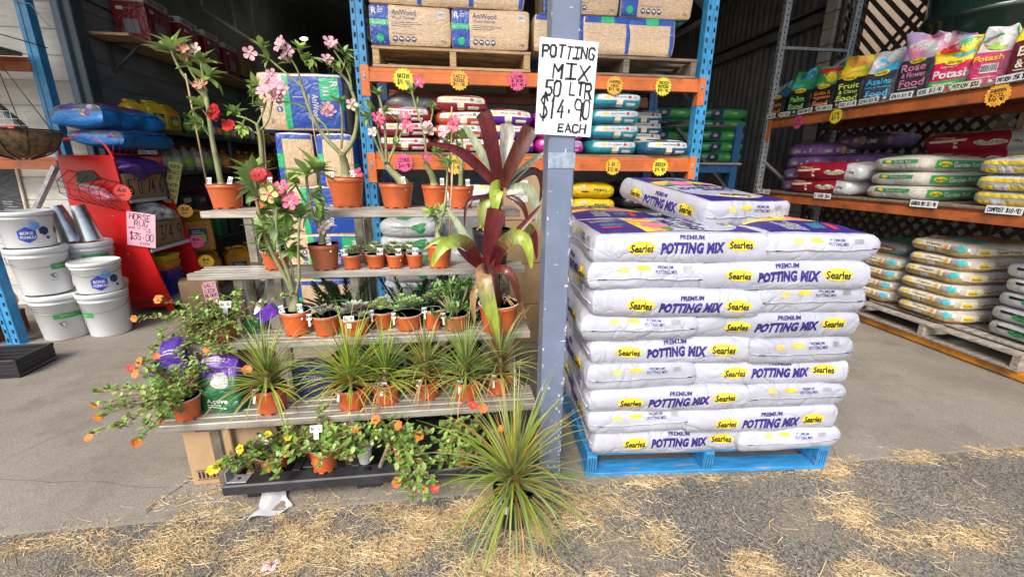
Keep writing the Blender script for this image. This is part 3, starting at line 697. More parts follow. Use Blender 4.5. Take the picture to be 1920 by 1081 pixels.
for i, x in enumerate((-.40, -.03, .34)): bale(('leftmost', 'middle', 'rightmost')[i]+' bale of the upper row on the timber pallet, cut by the frame', x, 3.80, zt+.262+.131, 0, 0, PI/2+R(1-i), i % 2)
bale('end of a wood shaving bale in the lower row, half behind the column', .80, 3.80, zt+.131, 0, 0, PI/2, 0)
bale('end of a wood shaving bale in the middle of the lower row, on the dark pallet'.replace('the middle of the', 'mid'), 1.165, 3.80, zt+.131, 0, 0, PI/2+R(1), 1)
bale('end of a wood shaving bale in the lower row, against the right blue upright', 1.53, 3.80, zt+.131, 0, 0, PI/2-R(1), 0)
bale('wood shaving bale on its side in the upper row, just right of the column', .96, 3.70, zt+.262+.131, 0, 0, 0, 0)
bale('wood shaving bale on its side in the upper row, against the right blue upright', 1.55, 3.70, zt+.262+.131, 0, 0, 0, 1)
# bales that fill the pallets behind
# the pile at the left of the rack, bales stood on their sides
pallet('timber pallet on the floor under the pile of wood shaving bales', -1.03, 3.72, .012, .7, .62, oldtimber, nb=5)
T0 = 3.42
for row, (z, kind) in enumerate(((.15, 'e'), (.517, 'f'), (.884, 'f'), (1.251, 'e'), (1.65, 'f'))):
    zc = z+.186 if row != 4 else z+.186
    nm = ('bottom', 'second', 'third', 'fourth', 'top')[row]
    if kind == 'f':
        bale(f'wood shaving bale lying flat across the {nm} row of the pile, blue printed face out', -1.03-.01*row+(.0 if row < 4 else -.015), T0+.135, zc, R(90), 0, 0 if row == 4 else PI*0, row % 2)
        if row == 2: pass
    else:
        for j, x in enumerate((-1.175, -.885)):
            # end face out, strip turned to the left
            o = bale(f'wood shaving bale standing end out, {nm} row of the pile, on the {"left" if j == 0 else "right"}', x, T0+.29, zc, 0, 0, 0, j)
            M_ = Matrix.Rotation(ANG+R(1-2*j), 4, 'Z') @ Matrix(((0, 0, -1, 0), (-1, 0, 0, 0), (0, 1, 0, 0), (0, 0, 0, 1)))
            o.rotation_euler = M_.to_euler()
for lab, s_, z_, w_ in (('crumpled clear plastic end flap of the top bale in the pile', -1.36, 1.85, 1), ):
    b = MB(); b.add([(0, 0, -.17), (-.055, .02, -.08), (-.03, .01, 0), (-.06, .015, .1), (0, 0, .18), (0, .1, .18), (-.03, .1, .1), (0, .1, -.17)], [(0, 1, 7), (1, 2, 6, 7), (2, 3, 6), (3, 4, 5, 6)], flapm)
    tag(place(b.build('plastic_flap'), s_+.03, T0+.02, z_), lab, 'plastic')
b = MB(); b.add([(0, 0, -.12), (-.05, .02, -.06), (-.02, .01, 0), (-.055, .015, .07), (0, 0, .125), (0, .1, .12), (-.03, .1, .06), (0, .1, -.12)], [(0, 1, 7), (1, 2, 6, 7), (2, 3, 6), (3, 4, 5, 6)], flapm)
tag(place(b.build('plastic_flap'), -.585, 3.53, zt+.131), 'clear plastic end flap of the bale beside the left blue upright', 'plastic')
# ---- the other bags in the racks
def pl(key, col, rough=.32, **k): return mat('plastic_'+key, col, rough, var=.16, scale=8, coat=.3, bump=.0015, bscale=30, crease=(6, .014), **k)
teal_p = pl('teal', (.02, .30, .38)); dteal_p = pl('dark_teal', (.02, .11, .20)); red_p = pl('dark_red', (.30, .02, .03)); oranger_p = pl('orange_red', (.55, .09, .03)); purple_p = pl('purple', (.12, .02, .30)); mag_p = pl('magenta', (.50, .02, .30)); yel_p = pl('yellow', (.72, .48, .01)); greenp = pl('green', (.03, .22, .06)); blackp = pl('black', (.02, .02, .023)); limep = pl('lime_purple', (.19, .10, .27)); charc = pl('charcoal', (.045, .045, .06)); goldp = pl('gold', (.46, .30, .10)); creamp = pl('cream', (.55, .52, .46)); silverp = pl('silver', (.45, .46, .47)); greyp = pl('dull_grey', (.16, .16, .16)); maroon = pl('maroon', (.14, .02, .03)); whitep = pl('white', (.56, .57, .58)); cardm = mat('brown_cardboard', (.40, .26, .14), .8, var=.12, scale=6, bump=.0008, bscale=60); navyp = pl('navy', (.015, .02, .09)); pinkp = pl('pink', (.62, .06, .18)); tanp = pl('tan', (.42, .30, .17))
def endart(text, col, band=white_i, pic=red_i, sd=1):
    d = []
    for fc in 'lr':
        d += [(fc, rect(.37, .040, 0, .020, 10, 2), band, 1, .04), (fc, rect(.055, .058, .0, -.024, 3, 3), cream_i, 2, .03), (fc, ell(.05, .017, -.10, .024, 14), yellow_i, 2, .02), (fc, TX(text, .125, .015, .0, .022, .01), col, 2, .03), (fc, ell(.032, .022, .085, .022, 12), pic, 2), (fc, bars(.036, .024, .135, .020, sd, 9), grey_i, 2, .03), (fc, rect(.3, .003, .0, -.002, 8, 1), white_i, 2)]
        d += [(fc, rect(.085, .022, .10, -.036, 4, 2), band, 1, .03)]
    for i in range(4): d.append(('t', blob(.16, .16, -.22+i*.13, (-1)**i*.07, sd+i), (pic, green_i, yellow_i, cream_i)[i % 4], 1, .05))
    return d
def top_white(m_): return lambda fc, u, v: m_ if fc == 't' else None
def endbag(nm, base, text, col, band=white_i, pic=red_i, sd=1, H=.118): return bag_mesh(nm, .58, .40, H, 'soft', base, endart(text, col, band, pic, sd), sd, 1.1, zones=top_white(band), n=(12, 12, 6))
EB = {'teal': endbag('herb_mix_bag', teal_p, 'Herb & Vegetable', dteal_p, sd=31), 'dteal': endbag('seed_raising_bag', dteal_p, 'Seed Raising', black, pic=brown_i, sd=32), 'red': endbag('red_and_white_bag', red_p, 'Native', red_i, sd=33), 'orange': endbag('orange_and_white_bag', oranger_p, 'Citrus', red_i, pic=green_i, sd=34), 'cacti': endbag('cacti_mix_bag', red_p, 'Cacti Succulent', red_i, cream_i, brown_i, 35), 'purple': endbag('african_violet_bag', purple_p, 'African Violet', purple_i, cream_i, red_i, 36), 'pink': endbag('orchid_mix_bag', mag_p, 'Orchid', purple_i, lilac_i, yellow_i, 37)}
ORDN = ['lowest', 'second', 'third', 'top', 'fifth']
def stack(key, name, what, s, t, z, n, pitch, group, jit=.012, rot=PI/2, me=None):
    r = random.Random(what)
    for i in range(n):
        w = 'only' if n == 1 else 'lowest' if i == 0 else 'top' if i == n-1 else ORD[i]
        bag(name, me or EB[key], f'{what}, {w} of its stack', 'bag', s+r.uniform(-jit, jit), t+r.uniform(-jit, jit), z+i*pitch, rot+r.uniform(-.04, .04), what.split(',')[0]+'s', r.uniform(-.015, .015), r.uniform(-.015, .015))
Zd = 1.515+.056
stack('red', 'potting_mix_bag', 'dark red and white bag, left stack on the lower orange beam', -.385, 3.80, Zd, 3, .104, 0)
bag('grey_tarpaulin', bag_mesh('grey_tarpaulin', .5, .40, .11, 'soft', greyp, (), 41, 3.0, n=(12, 12, 5)), 'crumpled dull grey plastic lying on the dark red bags', 'tarpaulin', -.36, 3.86, Zd+.31, PI/2+.2)
stack('orange', 'potting_mix_bag', 'orange red and white bag, beside the dark red stack', .055, 3.80, Zd, 3, .100, 0)
bag('potting_mix_bag', EB['cacti'], 'dark red cacti mix bag with a cream label, on the orange and white bags', 'bag', .05, 3.80, Zd+.305, PI/2, None)
stack('purple', 'potting_mix_bag', 'deep purple bag, right of the orange stack', .43, 3.80, Zd, 3, .105, 0)
stack('pink', 'potting_mix_bag', 'magenta bag, half hidden behind the steel column', .84, 3.80, Zd, 3, .106, 0)
stack('teal', 'potting_mix_bag', 'bright teal herb and vegetable bag, right of the white sign', 1.305, 3.80, Zd, 4, .118, 0)
stack('dteal', 'potting_mix_bag', 'dark teal seed raising bag, behind the bright teal stack', 1.66, 4.12, Zd, 4, .09, 0)
bag('potting_mix_bag', EB['dteal'], 'dark teal seed raising bag lying alone by the right upright', 'bag', 1.73, 3.76, Zd, PI/2+.05)
# below the lower beam
YB = bag_mesh('yellow_bag', .6, .38, .125, 'soft', yel_p, [(fc, bars(.035, .03, -.1, .03, 3, 8), white_i, 1, .03) for fc in 'lr']+[(fc, TX('FEED', .11, .018, .05, .012, .02), black, 1, .03) for fc in 'lr']+[(fc, blob(.06, .012, -.08, -.01, 4), black, 1) for fc in 'lr']+[('t', rect(.5, .05, 0, 0, 8, 2), red_i, 1)], 42, 1.3, n=(12, 12, 5))
stack(0, 'feed_bag', 'yellow feed bag, in the gloom right of the column', 1.17, 3.86, .235, 9, .1225, 0, me=YB)
pallet('timber pallet under the yellow feed bags', 1.2, 4.0, .012, .95, .8, oldtimber)
KB = bag_mesh('black_bag', .6, .42, .12, 'soft', blackp, [(fc, rect(.25, .022, .02, .0, 6, 1), grey_i, 1, .04) for fc in 'lr']+[(fc, TX('Cow Manure', .2, .016, .02, .0, .01), black, 2, .03) for fc in 'lr'], 43, 1.2, n=(12, 12, 5))
stack(0, 'manure_bag', 'black bag, between the dark blue uprights behind', 1.70, 3.98, .235, 10, .11, 0, me=KB)
stack(0, 'manure_bag', 'black bag, in the dark behind the bromeliads', .62, 4.02, .235, 9, .11, 0, me=KB)
pallet('timber pallet under the black bags', .45, 4.02, .012, .9, .8, oldtimber); pallet('timber pallet under the black bags by the right upright', 1.75, 4.02, .012, .45, .8, oldtimber, nb=5)
WS = bag_mesh('white_sack', .66, .46, .15, 'soft', whitep, [('l', blob(.13, .06, .07, .01, 6, k=.6), green_i, 1, .03), ('l', TX('Natural', .16, .02, -.06, .02, .012, .2), green_i, 1, .03), ('t', blob(.2, .16, -.2, .03, 7, k=.6), green_i, 1, .04), ('t', TX('Chook Mix', .3, .05, -.05, 0, .02, .2, -PI/2), lime_i, 1, .04)], 44, 1.6, n=(14, 12, 6))
stack(0, 'white_sack', 'white sack with green leaves, behind the small succulents', -.36, 3.62, .235, 7, .118, 0, me=WS)
bag('white_sack', bag_mesh('white_sack', .62, .5, .17, 'soft', whitep, [('t', TX('SUGAR CANE MULCH', .36, .03, -.12, .1, .005, 0, 0), grey_i, 1, .04), ('t', TX('organic', .16, .03, -.1, -.06, .008, .1), gold_i, 1, .04), ('l', rect(.06, .03, .1, .02, 3, 2), gold_i, 1)], 45, 1.5, n=(14, 12, 6)), 'white sack with curved grey lettering, leaning behind the third pot', 'sack', .10, 3.50, .99, PI/2, None, 0, R(52))
stack(0, 'white_sack', 'plain white sack, under the leaning sack', .14, 3.66, .235, 5, .118, 0, me=WS)
pallet('timber pallet under the white sacks', -.12, 3.74, .012, 1.0, .8, oldtimber)
# green bags on the rack behind
GBg = bag_mesh('green_bag', .62, .40, .135, 'soft', greenp, [(fc, rect(.16, .1, -.12, .0, 5, 4), navyp, 1, .04) for fc in 'fb']+[(fc, ell(.06, .05, -.12, 0, 16), grey_i, 2) for fc in 'fb']+[(fc, TX('Cane', .1, .03, .1, .01, .02, .2), lime_i, 1, .03) for fc in 'fb']+[(fc, TX('C', .05, .05, .12, .0, .03), white_i, 1, .03) for fc in 'lr']+[('t', rect(.6, .16, 0, -.1, 8, 4), navyp, 1, .05)], 46, 1.8, n=(13, 11, 5))
for j, (x, n_, y) in enumerate(((3.42, 5, 5.55), (2.74, 5, 5.60), (2.05, 4, 5.6))):
    stack(0, 'mulch_bag', ('green and navy bag, far stack right of the blue upright', 'green and navy bag, dim stack seen through the rack', 'green and navy bag, dim stack behind the teal bags')[j], x, y, 1.485+.068, n_, .132, 0, rot=0, me=GBg)
# ---- bags on the right hand rack; x points into the rack, the near end faces the aisle
def two(nm, L, Wd, H, base, fdec, ldec, tdec=(), sd=1, zones=None, soft=1.3): return bag_mesh(nm, L, Wd, H, 'soft', base, [('f',)+tuple(x) for x in fdec]+[('l',)+tuple(x) for x in ldec]+[('t',)+tuple(x) for x in tdec], sd, soft, zones=zones, n=(14, 12, 6))
GS = two('garden_soil_bag', .72, .50, .135, creamp, [(rect(.58, .070, .0, -.002, 14, 3), green_i, 1, .04), (ell(.12, .042, -.20, -.002), yellow_i, 2, .02), (TX('Searles', .095, .024, -.20, -.004, .01, .1), black, 3, .03), (TX('Garden Soil', .27, .042, .01, -.004, .03), white_i, 2, .03), (blob(.07, .055, .22, .0, 5), pink_i, 2)],
    [(rect(.30, .034, .02, .022, 8, 2), green_i, 1, .03), (ell(.06, .022, -.07, .022), yellow_i, 2, .02), (TX('Garden Soil', .13, .018, .05, .022, .01), white_i, 2, .03), (rect(.09, .05, -.0, -.028, 3, 3), silverp, 1), (rect(.07, .05, -.16, -.026, 3, 3), tanp, 1)],
    [(blob(.25, .3, -.05, .0, 3), pink_i, 1, .05), (blob(.16, .2, .1, -.08, 5), orange_i, 2, .05), (blob(.2, .2, -.2, .08, 7), green_i, 1, .05), (blob(.1, .1, -.0, -.15, 9), red_i, 2, .05)], 51)
stack(0, 'garden_soil_bag', 'cream and green garden soil bag, front of lower right shelf', 4.22, 3.44, 1.155+.064, 3, .121, 0, rot=0, me=GS)
LM = two('lime_bag', .6, .46, .15, limep, [(TX('LIME', .11, .042, -.18, -.01, .02), white_i, 1, .03), (bars(.05, .05, -.05, .0, 4, 9), white_i, 1), (rect(.28, .12, .14, 0, 6, 4), charc, 1, .05), (TX('LIME', .1, .04, .12, -.01, .02), white_i, 2, .03), (ell(.07, .09, .02, .0), tanp, 2)],
    [(TX('LIME', .11, .036, -.06, -.012, .02), white_i, 1, .03), (TX('Garden', .05, .011, -.06, .018), white_i, 1, .03), (rect(.035, .02, .06, -.02), white_i, 1), (blob(.05, .04, -.17, -.01, 3), green_i, 1), (bars(.03, .05, .14, 0, 4, 8), white_i, 1), ], (), 52)
stack(0, 'lime_bag', 'purple garden lime bag, left stack at the far end', 4.30, 4.72, 1.155+.066, 4, .134, 0, rot=0, me=LM)
stack(0, 'lime_bag', 'purple and charcoal lime bag, right stack beside the red bags', 4.46, 4.22, 1.155+.066, 3, .134, 0, rot=0, me=LM)
bag('lime_bag', LM, 'dusty purple lime bag lying across the tops of both lime stacks', 'bag', 4.66, 4.42, 1.155+.066+.50, R(-80))
BBm = two('blood_and_bone_bag', .80, .40, .175, pl('crimson', (.33, .012, .03)), [(rect(.30, .02, -.17, .018, 10, 1, .05), cream_i, 1, .04), (rect(.03, .055, -.10, -.02, 2, 3), cream_i, 1), (ell(.22, .05, .14, -.005, 24), cream_i, 1, .03), (TX('BLOOD & BONE', .19, .026, .14, -.006, .025, .1), green_i, 2, .03), (TX('All Natural', .16, .016, -.2, .044, .01), cream_i, 2, .03), (TX('16kg', .07, .03, .315, .0, .02), black, 2, .03)],
    [], (), 53, zones=lambda fc, u, v: silverp if u > .62 and fc in 'fb' or fc == 'r' or fc in 'td' and u > .62 else None, soft=1.8)
for i, (s_, t_, z_, a_) in enumerate(((4.04, 4.23, 1.238, 0), (4.02, 4.15, 1.385, .06))): bag('blood_and_bone_bag', BBm, ('crimson blood and bone bag lying on the shelf board, white band along its front', 'crumpled crimson blood and bone bag on top of another, far end of the shelf')[i], 'bag', s_, t_, z_, -PI/2+a_)
for i in range(4): bag('blood_and_bone_bag', BBm, ('crimson bag at the bottom behind the garden soil', 'second crimson bag up behind the garden soil', 'dusty crimson bag with its 16kg end showing, below the topmost', 'dusty crimson bag, topmost behind the garden soil')[i], 'bag', 4.74+.01*i, 3.36+.03*i, 1.23+.14*i, -PI/2+.04*i)
CM = two('compost_bag', .70, .50, .125, whitep, [(rect(.6, .03, 0, .02, 10, 1), yellow_i, 1, .05), (rect(.5, .03, 0, -.035, 10, 1), yellow_i, 1, .05)], [(rect(.42, .028, 0, .024, 8, 1), yellow_i, 1, .05), (rect(.40, .03, 0, -.03, 8, 1), yellow_i, 1, .04), (rect(.08, .04, -.05, -.026, 2, 2), white_i, 2)], [(rect(.6, .22, 0, .0, 8, 6), yellow_i, 1, .05)], 54)
stack(0, 'compost_bag', 'white bag with yellow bands, right end of the shelf', 4.20, 2.56, 1.155+.060, 3, .112, 0, rot=0, me=CM)
bag('sack', bag_mesh('mustard_sack', .6, .45, .3, 'soft', pl('mustard', (.40, .24, .02)), (), 55, 2.0, n=(10, 10, 6)), 'bulging mustard coloured sack behind the yellow and white bags', 'sack', 4.75, 2.75, 1.42, .4)
OM = two('organic_mix_bag', .70, .46, .12, creamp, [(rect(.60, .05, .02, -.002, 12, 3), cream_i, 1, .05), (ell(.10, .036, -.22, -.006), yellow_i, 2, .02), (TX('Searles', .08, .02, -.22, -.008, .01, .1), brown_i, 3, .03), (TX('Premium', .09, .013, -.08, .020, .005), brown_i, 2, .03), (TX('Organic Potting Mix', .30, .034, .03, -.006, .012, .15), brown_i, 2, .03), (blob(.06, .05, .245, -.0, 5), orange_i, 2), (blob(.04, .03, .285, -.0, 6), green_i, 2)],
    [(rect(.30, .040, -.05, .020, 8, 2), cream_i, 1, .03), (ell(.06, .022, -.14, .022), yellow_i, 2, .02), (TX('Organic', .11, .022, -.02, .022, .012, .15), brown_i, 2, .03), (rect(.40, .036, 0, -.032, 8, 2), goldp, 1, .04), (rect(.06, .04, -.03, -.028, 2, 2), silverp, 2), (bars(.05, .04, .13, .012, 5, 8), grey_i, 2), (blob(.06, .06, .18, .015, 4), teal_i, 2), (blob(.03, .03, .075, .02, 6), orange_i, 2)],
    [(blob(.3, .25, .0, .0, 3), orange_i, 2, .05), (blob(.18, .2, -.2, -.1, 5), teal_i, 2, .05), (blob(.2, .2, .2, .08, 7), green_i, 2, .05), (rect(.66, .42, 0, 0, 8, 8), goldp, 1, .05), (blob(.12, .12, .22, -.12, 12), lime_i, 3, .05), (blob(.14, .12, -.22, .12, 14), cream_i, 3, .05)], 56, zones=lambda fc, u, v: goldp if fc in 'lfb' and (v < -.35 or (fc == 'l' and v < -.05)) else None)
OM2 = bag_mesh('organic_mix_bag', .70, .46, .12, 'soft', creamp, [], 57, 1.4, n=(14, 12, 6))
stack(0, 'organic_mix_bag', 'cream and gold organic mix bag, tall stack low on the right', 4.24, 2.94, .21+.057, 6, .108, 0, rot=0, me=OM)
stack(0, 'organic_mix_bag', 'cream and gold organic mix bag, short left hand stack', 4.28, 3.47, .21+.057, 4, .105, 0, rot=0, me=OM)
CPm = two('worm_compost_bag', .66, .44, .12, greyp, [(ell(.3, .06, 0, 0), brown_i, 1, .03), (TX('Worm Compost', .22, .024, 0, 0, .012), cream_i, 2, .03)], [(ell(.3, .06, 0, 0), brown_i, 1, .03), (TX('Worm Compost', .22, .024, 0, 0, .012), cream_i, 2, .03)], [(rect(.5, .3, 0, 0, 6, 6), green_i, 1, .05)], 58)
bag('worm_compost_bag', CPm, 'grey bag with a brown oval compost label, on the short stack', 'bag', 4.34, 3.52, .21+.057+.43, .05)
SVm = two('silver_bag', .62, .42, .12, silverp, [(blob(.2, .05, 0, .0, 3), white_i, 1)], [(blob(.1, .05, 0, .0, 4), green_i, 1), (rect(.25, .02, 0, .02, 5, 1), black, 1)], (), 59)
stack(0, 'silver_bag', 'silver and white bag, cut off by the right edge', 4.30, 2.34, .21+.06, 5, .112, 0, rot=0, me=SVm)
pallet('weathered grey pallet on the yellow ground beam under the organic bags', 4.34, 2.79, .085, 1.28, 1.165, greytimber, -PI/2, .125)
pallet('weathered grey pallet further along the ground beam, mostly in shadow', 4.34, 4.13, .085, 1.28, 1.165, greytimber, -PI/2, .125)
# ---- fertiliser pouches on the upper shelf of the right rack
def pouch(nm, w, h, th, body, top, texts, tcol, extra=(), sd=1, logo=True, split=.12):
    d = []
    for (tx, ww, hh, x, y, b_) in texts: d.append(('f', TX(tx, ww, hh, x, y-.03, b_), tcol, 3, .03))
    if logo: d += [('f', ell(.12, .045, .0, split*h/2+.0), yellow_i, 3, .02), ('f', TX('Searles', .09, .024, 0, split*h/2, .01, .1), black, 4, .03)]
    r = random.Random(sd)
    for i in range(4): d.append(('f', rect(.028, .028, -.075+i*.05, -h*.43), grey_i, 3)); d.append(('f', blob(.016, .016, -.075+i*.05, -h*.43, i), white_i, 4))
    d += [('f', lines2(w*.7, .014, 0, -h*.355, 1, sd), white_i, 3)]
    d += list(extra)
    return bag_mesh(nm, w, th, h, 'pouch', body, d, sd, 1.0, n=(10, 6, 16), zones=lambda fc, u, v: top if v > split and fc in 'fblr' or fc == 't' else None)
otx = ink('text_orange', (.75, .22, .03)); gtx = ink('text_green', (.25, .70, .12)); ltx = ink('text_lime', (.55, .75, .1)); btx = ink('text_blue', (.05, .42, .72)); ptx = ink('text_pink', (.75, .25, .42))
def art(cols, w, h, sd):
    r = random.Random(sd); return [(fc, blob(r.uniform(.4, .7)*w, r.uniform(.12, .2)*h, r.uniform(-.3, .3)*w, r.uniform(.14, .44)*h, sd+i), cols[i % len(cols)], 1+i % 2, .03) for fc in 'fr' for i in range(7)]
PO = [('lawn', 4.99, .26, 0.41, blackp, dteal_p, (('Lawn', .15, .05, -.0, -.03, .02), ('Food', .15, .05, 0, -.10, .02)), otx, [teal_i, green_i, grey_i], 'black lawn food pouch with orange lettering, first at the far end'),
      ('palm', 4.66, .30, 0.45, blackp, green_i, (('Palm', .16, .055, -.02, -.03, .02), ('Food', .16, .055, -.02, -.105, .02)), gtx, [green_i, teal_i, bblue], 'black palm food pouch with green lettering'),
      ('veg', 4.32, .26, 0.43, blackp, green_i, (('Garden &', .17, .036, -.0, -.01, .02), ('Vegetable', .19, .036, 0, -.055, .02), ('Food', .15, .05, 0, -.11, .02)), otx, [yellow_i, green_i, red_i], 'black garden and vegetable food pouch with amber lettering'),
      ('fruit', 4.03, .32, 0.47, blackp, yellow_i, (('Fruit', .18, .05, -.0, -.01, .02), ('& Citrus', .17, .034, 0, -.062, .02), ('Food', .18, .055, 0, -.12, .02)), ltx, [orange_i, yellow_i, lime_i, orange_i], 'black fruit and citrus food pouch, yellow and orange top'),
      ('azalea', 3.70, .30, 0.43, charc, silverp, (('Azalea', .20, .05, -.0, -.01, .02), ('Bulbs & Gardenia', .2, .02, 0, -.055, .01), ('Food', .17, .055, 0, -.11, .02)), btx, [silverp, btx, white_i], 'charcoal azalea food pouch with blue lettering'),
      ('rose', 3.40, .30, 0.51, charc, lilac_i, (('Rose', .18, .058, -.01, .01, .02), ('& Flower', .18, .04, .0, -.048, .02), ('Food', .18, .058, 0, -.11, .02)), ptx, [silverp, ptx, lilac_i, white_i], 'charcoal rose and flower food pouch with pink lettering'),
      ('potash', 3.10, .30, 0.37, pl('cerise', (.60, .015, .09)), yellow_i, (('Sulphate of', .10, .018, -.02, .02, .01), ('Potash', .22, .062, 0, -.03, .03)), white_i, [teal_i, yellow_i, red_i, green_i], 'cerise potash pouch with a green band, facing out'),
      ('potash', 2.87, .24, 0.39, pinkp, white_i, (('Potash', .16, .036, -.02, .02, .02),), yellow_i, [green_i, white_i, pink_i, lime_i], 'pink potash pouch turned to show its barcode side'),
      ('blood', 2.58, .32, 0.44, maroon, yellow_i, (('Blood', .2, .06, -.0, -.01, .02), ('& Bone', .2, .055, 0, -.085, .02)), cream_i, [yellow_i, green_i, orange_i, lime_i], 'maroon blood and bone pouch at the right edge')]
rb0 = random.Random(3)
for i, (k_, t_, w, h, body, top, tx, tc_, cols, lab) in enumerate(PO):
    ex = art(cols, w, h, 60+i*9)
    if i == 6: ex += [('f', rect(.26, .05, 0, -.13, 6, 3), green_i, 2, .04), ('f', lines2(.2, .02, 0, -.13, 2, 3), lime_i, 3)]
    if i == 7: ex += [('f', rect(.09, .06, 0, -.08, 3, 3), white_i, 3), ('f', bars(.08, .045, 0, -.078, 4, 12), black, 4), ('r', rect(.1, .3, 0, -.05, 3, 6), lime_i, 2, .04)]
    w *= .93; me = pouch('fertiliser_pouch', w, h, .15, body, top, tx, tc_, ex, 60+i, i not in (7,))
    bag('fertiliser_pouch', me, lab, 'pouch', 3.915+.02*(i % 2), t_+.075, 2.007+h/2, -PI/2+rb0.uniform(-.12, .12)+(.28 if i != 6 else .42), 'fertiliser pouches along the upper shelf')
for i, t_ in enumerate((4.75, 4.16, 3.85, 3.5, 2.95)):
    k = (1, 3, 4, 5, 6)[i]; p_ = PO[k]
    me = pouch('fertiliser_pouch', p_[2], p_[3], .15, p_[4], p_[5], p_[6], p_[7], art(p_[8], p_[2], p_[3], 160+i*9), 90+i)
    bag('fertiliser_pouch', me, 'second row pouch behind the '+('palm food', 'fruit and citrus food', 'azalea food', 'rose food', 'cerise potash')[i]+' pouch', 'pouch', 4.16, t_-.06, 2.007+p_[3]/2, -PI/2+.15, 'fertiliser pouches along the upper shelf')
dgreen = mat('dark_green_moulded_plastic', (.012, .032, .024), .16, var=.1, coat=.3)
b = MB(); b.lathe([(.0, 0), (.36, 0), (.39, .02), (.405, .62), (.43, .64), (.44, .67), (.43, .70), (.41, .72), (.43, 1.35), (.46, 1.37), (.46, 1.42), (.0, 1.45)], dgreen, 48)
tag(place(b.build('water_drum'), 4.62, 3.62, 2.006), 'glossy dark green drum standing on the upper shelf behind the pouches', 'drum')
# ---- price stars and shelf labels
starc = {'yellow': ink('star_yellow', (.80, .68, .04), .6), 'orange': ink('star_orange', (.85, .42, .05), .6), 'pink': ink('star_pink', (.80, .10, .25), .6), 'gold': ink('star_gold', (.82, .50, .03), .6), 'red': ink('star_red', (.80, .08, .07), .6)}
def star(lines, col, label, s, t, z, r=.078, rot=0.0, tilt=0.0, face=0, group='price stars on the racks', pen=.0045):
    b = MB(); m_ = starc[col]; v, f = star2(r*(.94+.1*random.Random(label).random()), 17+len(label) % 4, .82+.04*random.Random(label).random(), 0, 0, random.Random(label).random()); n_ = len(v)
    cv = (random.Random(label).random()-.2)*1.2; b.add([(x, -cv*x*x*.0-abs(cv)*.0, y) for x, y in v]+[(x, .0012, y) for x, y in v], f+[tuple(reversed([i+n_ for i in q])) for q in f]+[(1+i, 1+n_+i, 1+n_+(i+1) % (n_-1), 1+(i+1) % (n_-1)) for i in range(n_-1)], m_)
    fn = PL((0, -.0008, 0), (1, 0, 0), (0, 0, 1)); k = len(lines); hh = r*1.1/k
    for i, tx in enumerate(lines): b.flat(hand(tx, r*(1.15 if len(tx) > 3 else .8), hh*.66, 0, r*.55-hh*(i+.5)+.0, pen, len(tx)+i+int(abs(s)*50)), fn, black)
    o = b.build('price_star'); o.location = W(s, t, z); o.rotation_euler = (Matrix.Rotation(ANG+rot, 3, 'Z') @ Matrix.Rotation(tilt, 3, 'Y')).to_euler(); return tag(o, label, 'price tag', group)
for (ln, c, lab, s_, z_) in ((('NATIVE', '$9·90'), 'yellow', 'yellow price star for native mix, upper beam', -.367, 2.02), (('CACTI', 'SUCCUL', '$11·90'), 'orange', 'pale orange price star for cacti mix, upper beam', .04, 2.025), (('LIME', '8 80M', '$11·90'), 'pink', 'pink price star beside the column, upper beam', .48, 2.035), (('HERB', 'VEG', '$11·90'), 'orange', 'orange price star right of the sign, upper beam', 1.25, 2.025), (('SEED', 'RAISING', '$10·90'), 'yellow', 'bright yellow price star for seed raising, upper beam', 1.652, 2.03),
    (('CITRUS', '$44·90'), 'pink', 'pink price star on the lower beam, behind the adeniums', -.398, 1.43), (('ORCHID', '$11·90'), 'gold', 'golden price star on the lower beam, behind the rightmost pot', -.009, 1.42), (('5 IN 1', '$10·90'), 'gold', 'golden price star on the lower beam, right of the column', 1.284, 1.415), (('BOOSTER', '$9·90'), 'yellow', 'yellow price star at the right end of the lower beam', 1.693, 1.415)):
    star(ln, c, lab, s_, 3.483, z_, .075, 0, R(-3) if c == 'pink' else R(3))
b_ = -PI/2
star(('COW', '$8·90'), 'pink', 'small pink price star under the far pouches', 3.79, 4.58, 1.915, .075, b_, 0); star(('LIME', '$37·90'), 'yellow', 'small yellow price star on the upper beam of the right rack', 3.79, 4.09, 1.925, .075, b_, 0); star(('GARDEN', 'SOIL', '$10·90'), 'orange', 'large orange price star for garden soil on the right rack', 3.79, 2.766, 1.921, .078, b_, 0)
def slabel(text, t, z, label, w=.2, h=.05, tilt=0, s=3.784, col=paper):
    b = MB(); b.box(-w/2, w/2, -.001, .001, -h/2, h/2, col); b.flat(hand(text, w*.88, h*.5, 0, 0, .005, len(text)), PL((0, -.0016, 0), (1, 0, 0), (0, 0, 1)), black)
    o = b.build('shelf_label'); o.location = W(s, t, z); o.rotation_euler = (Matrix.Rotation(ANG-PI/2, 3, 'Z') @ Matrix.Rotation(tilt, 3, 'Y')).to_euler(); tag(o, label, 'shelf label', 'handwritten shelf labels')
cardy = mat('cream_card', (.62, .62, .48), .6, var=.05)
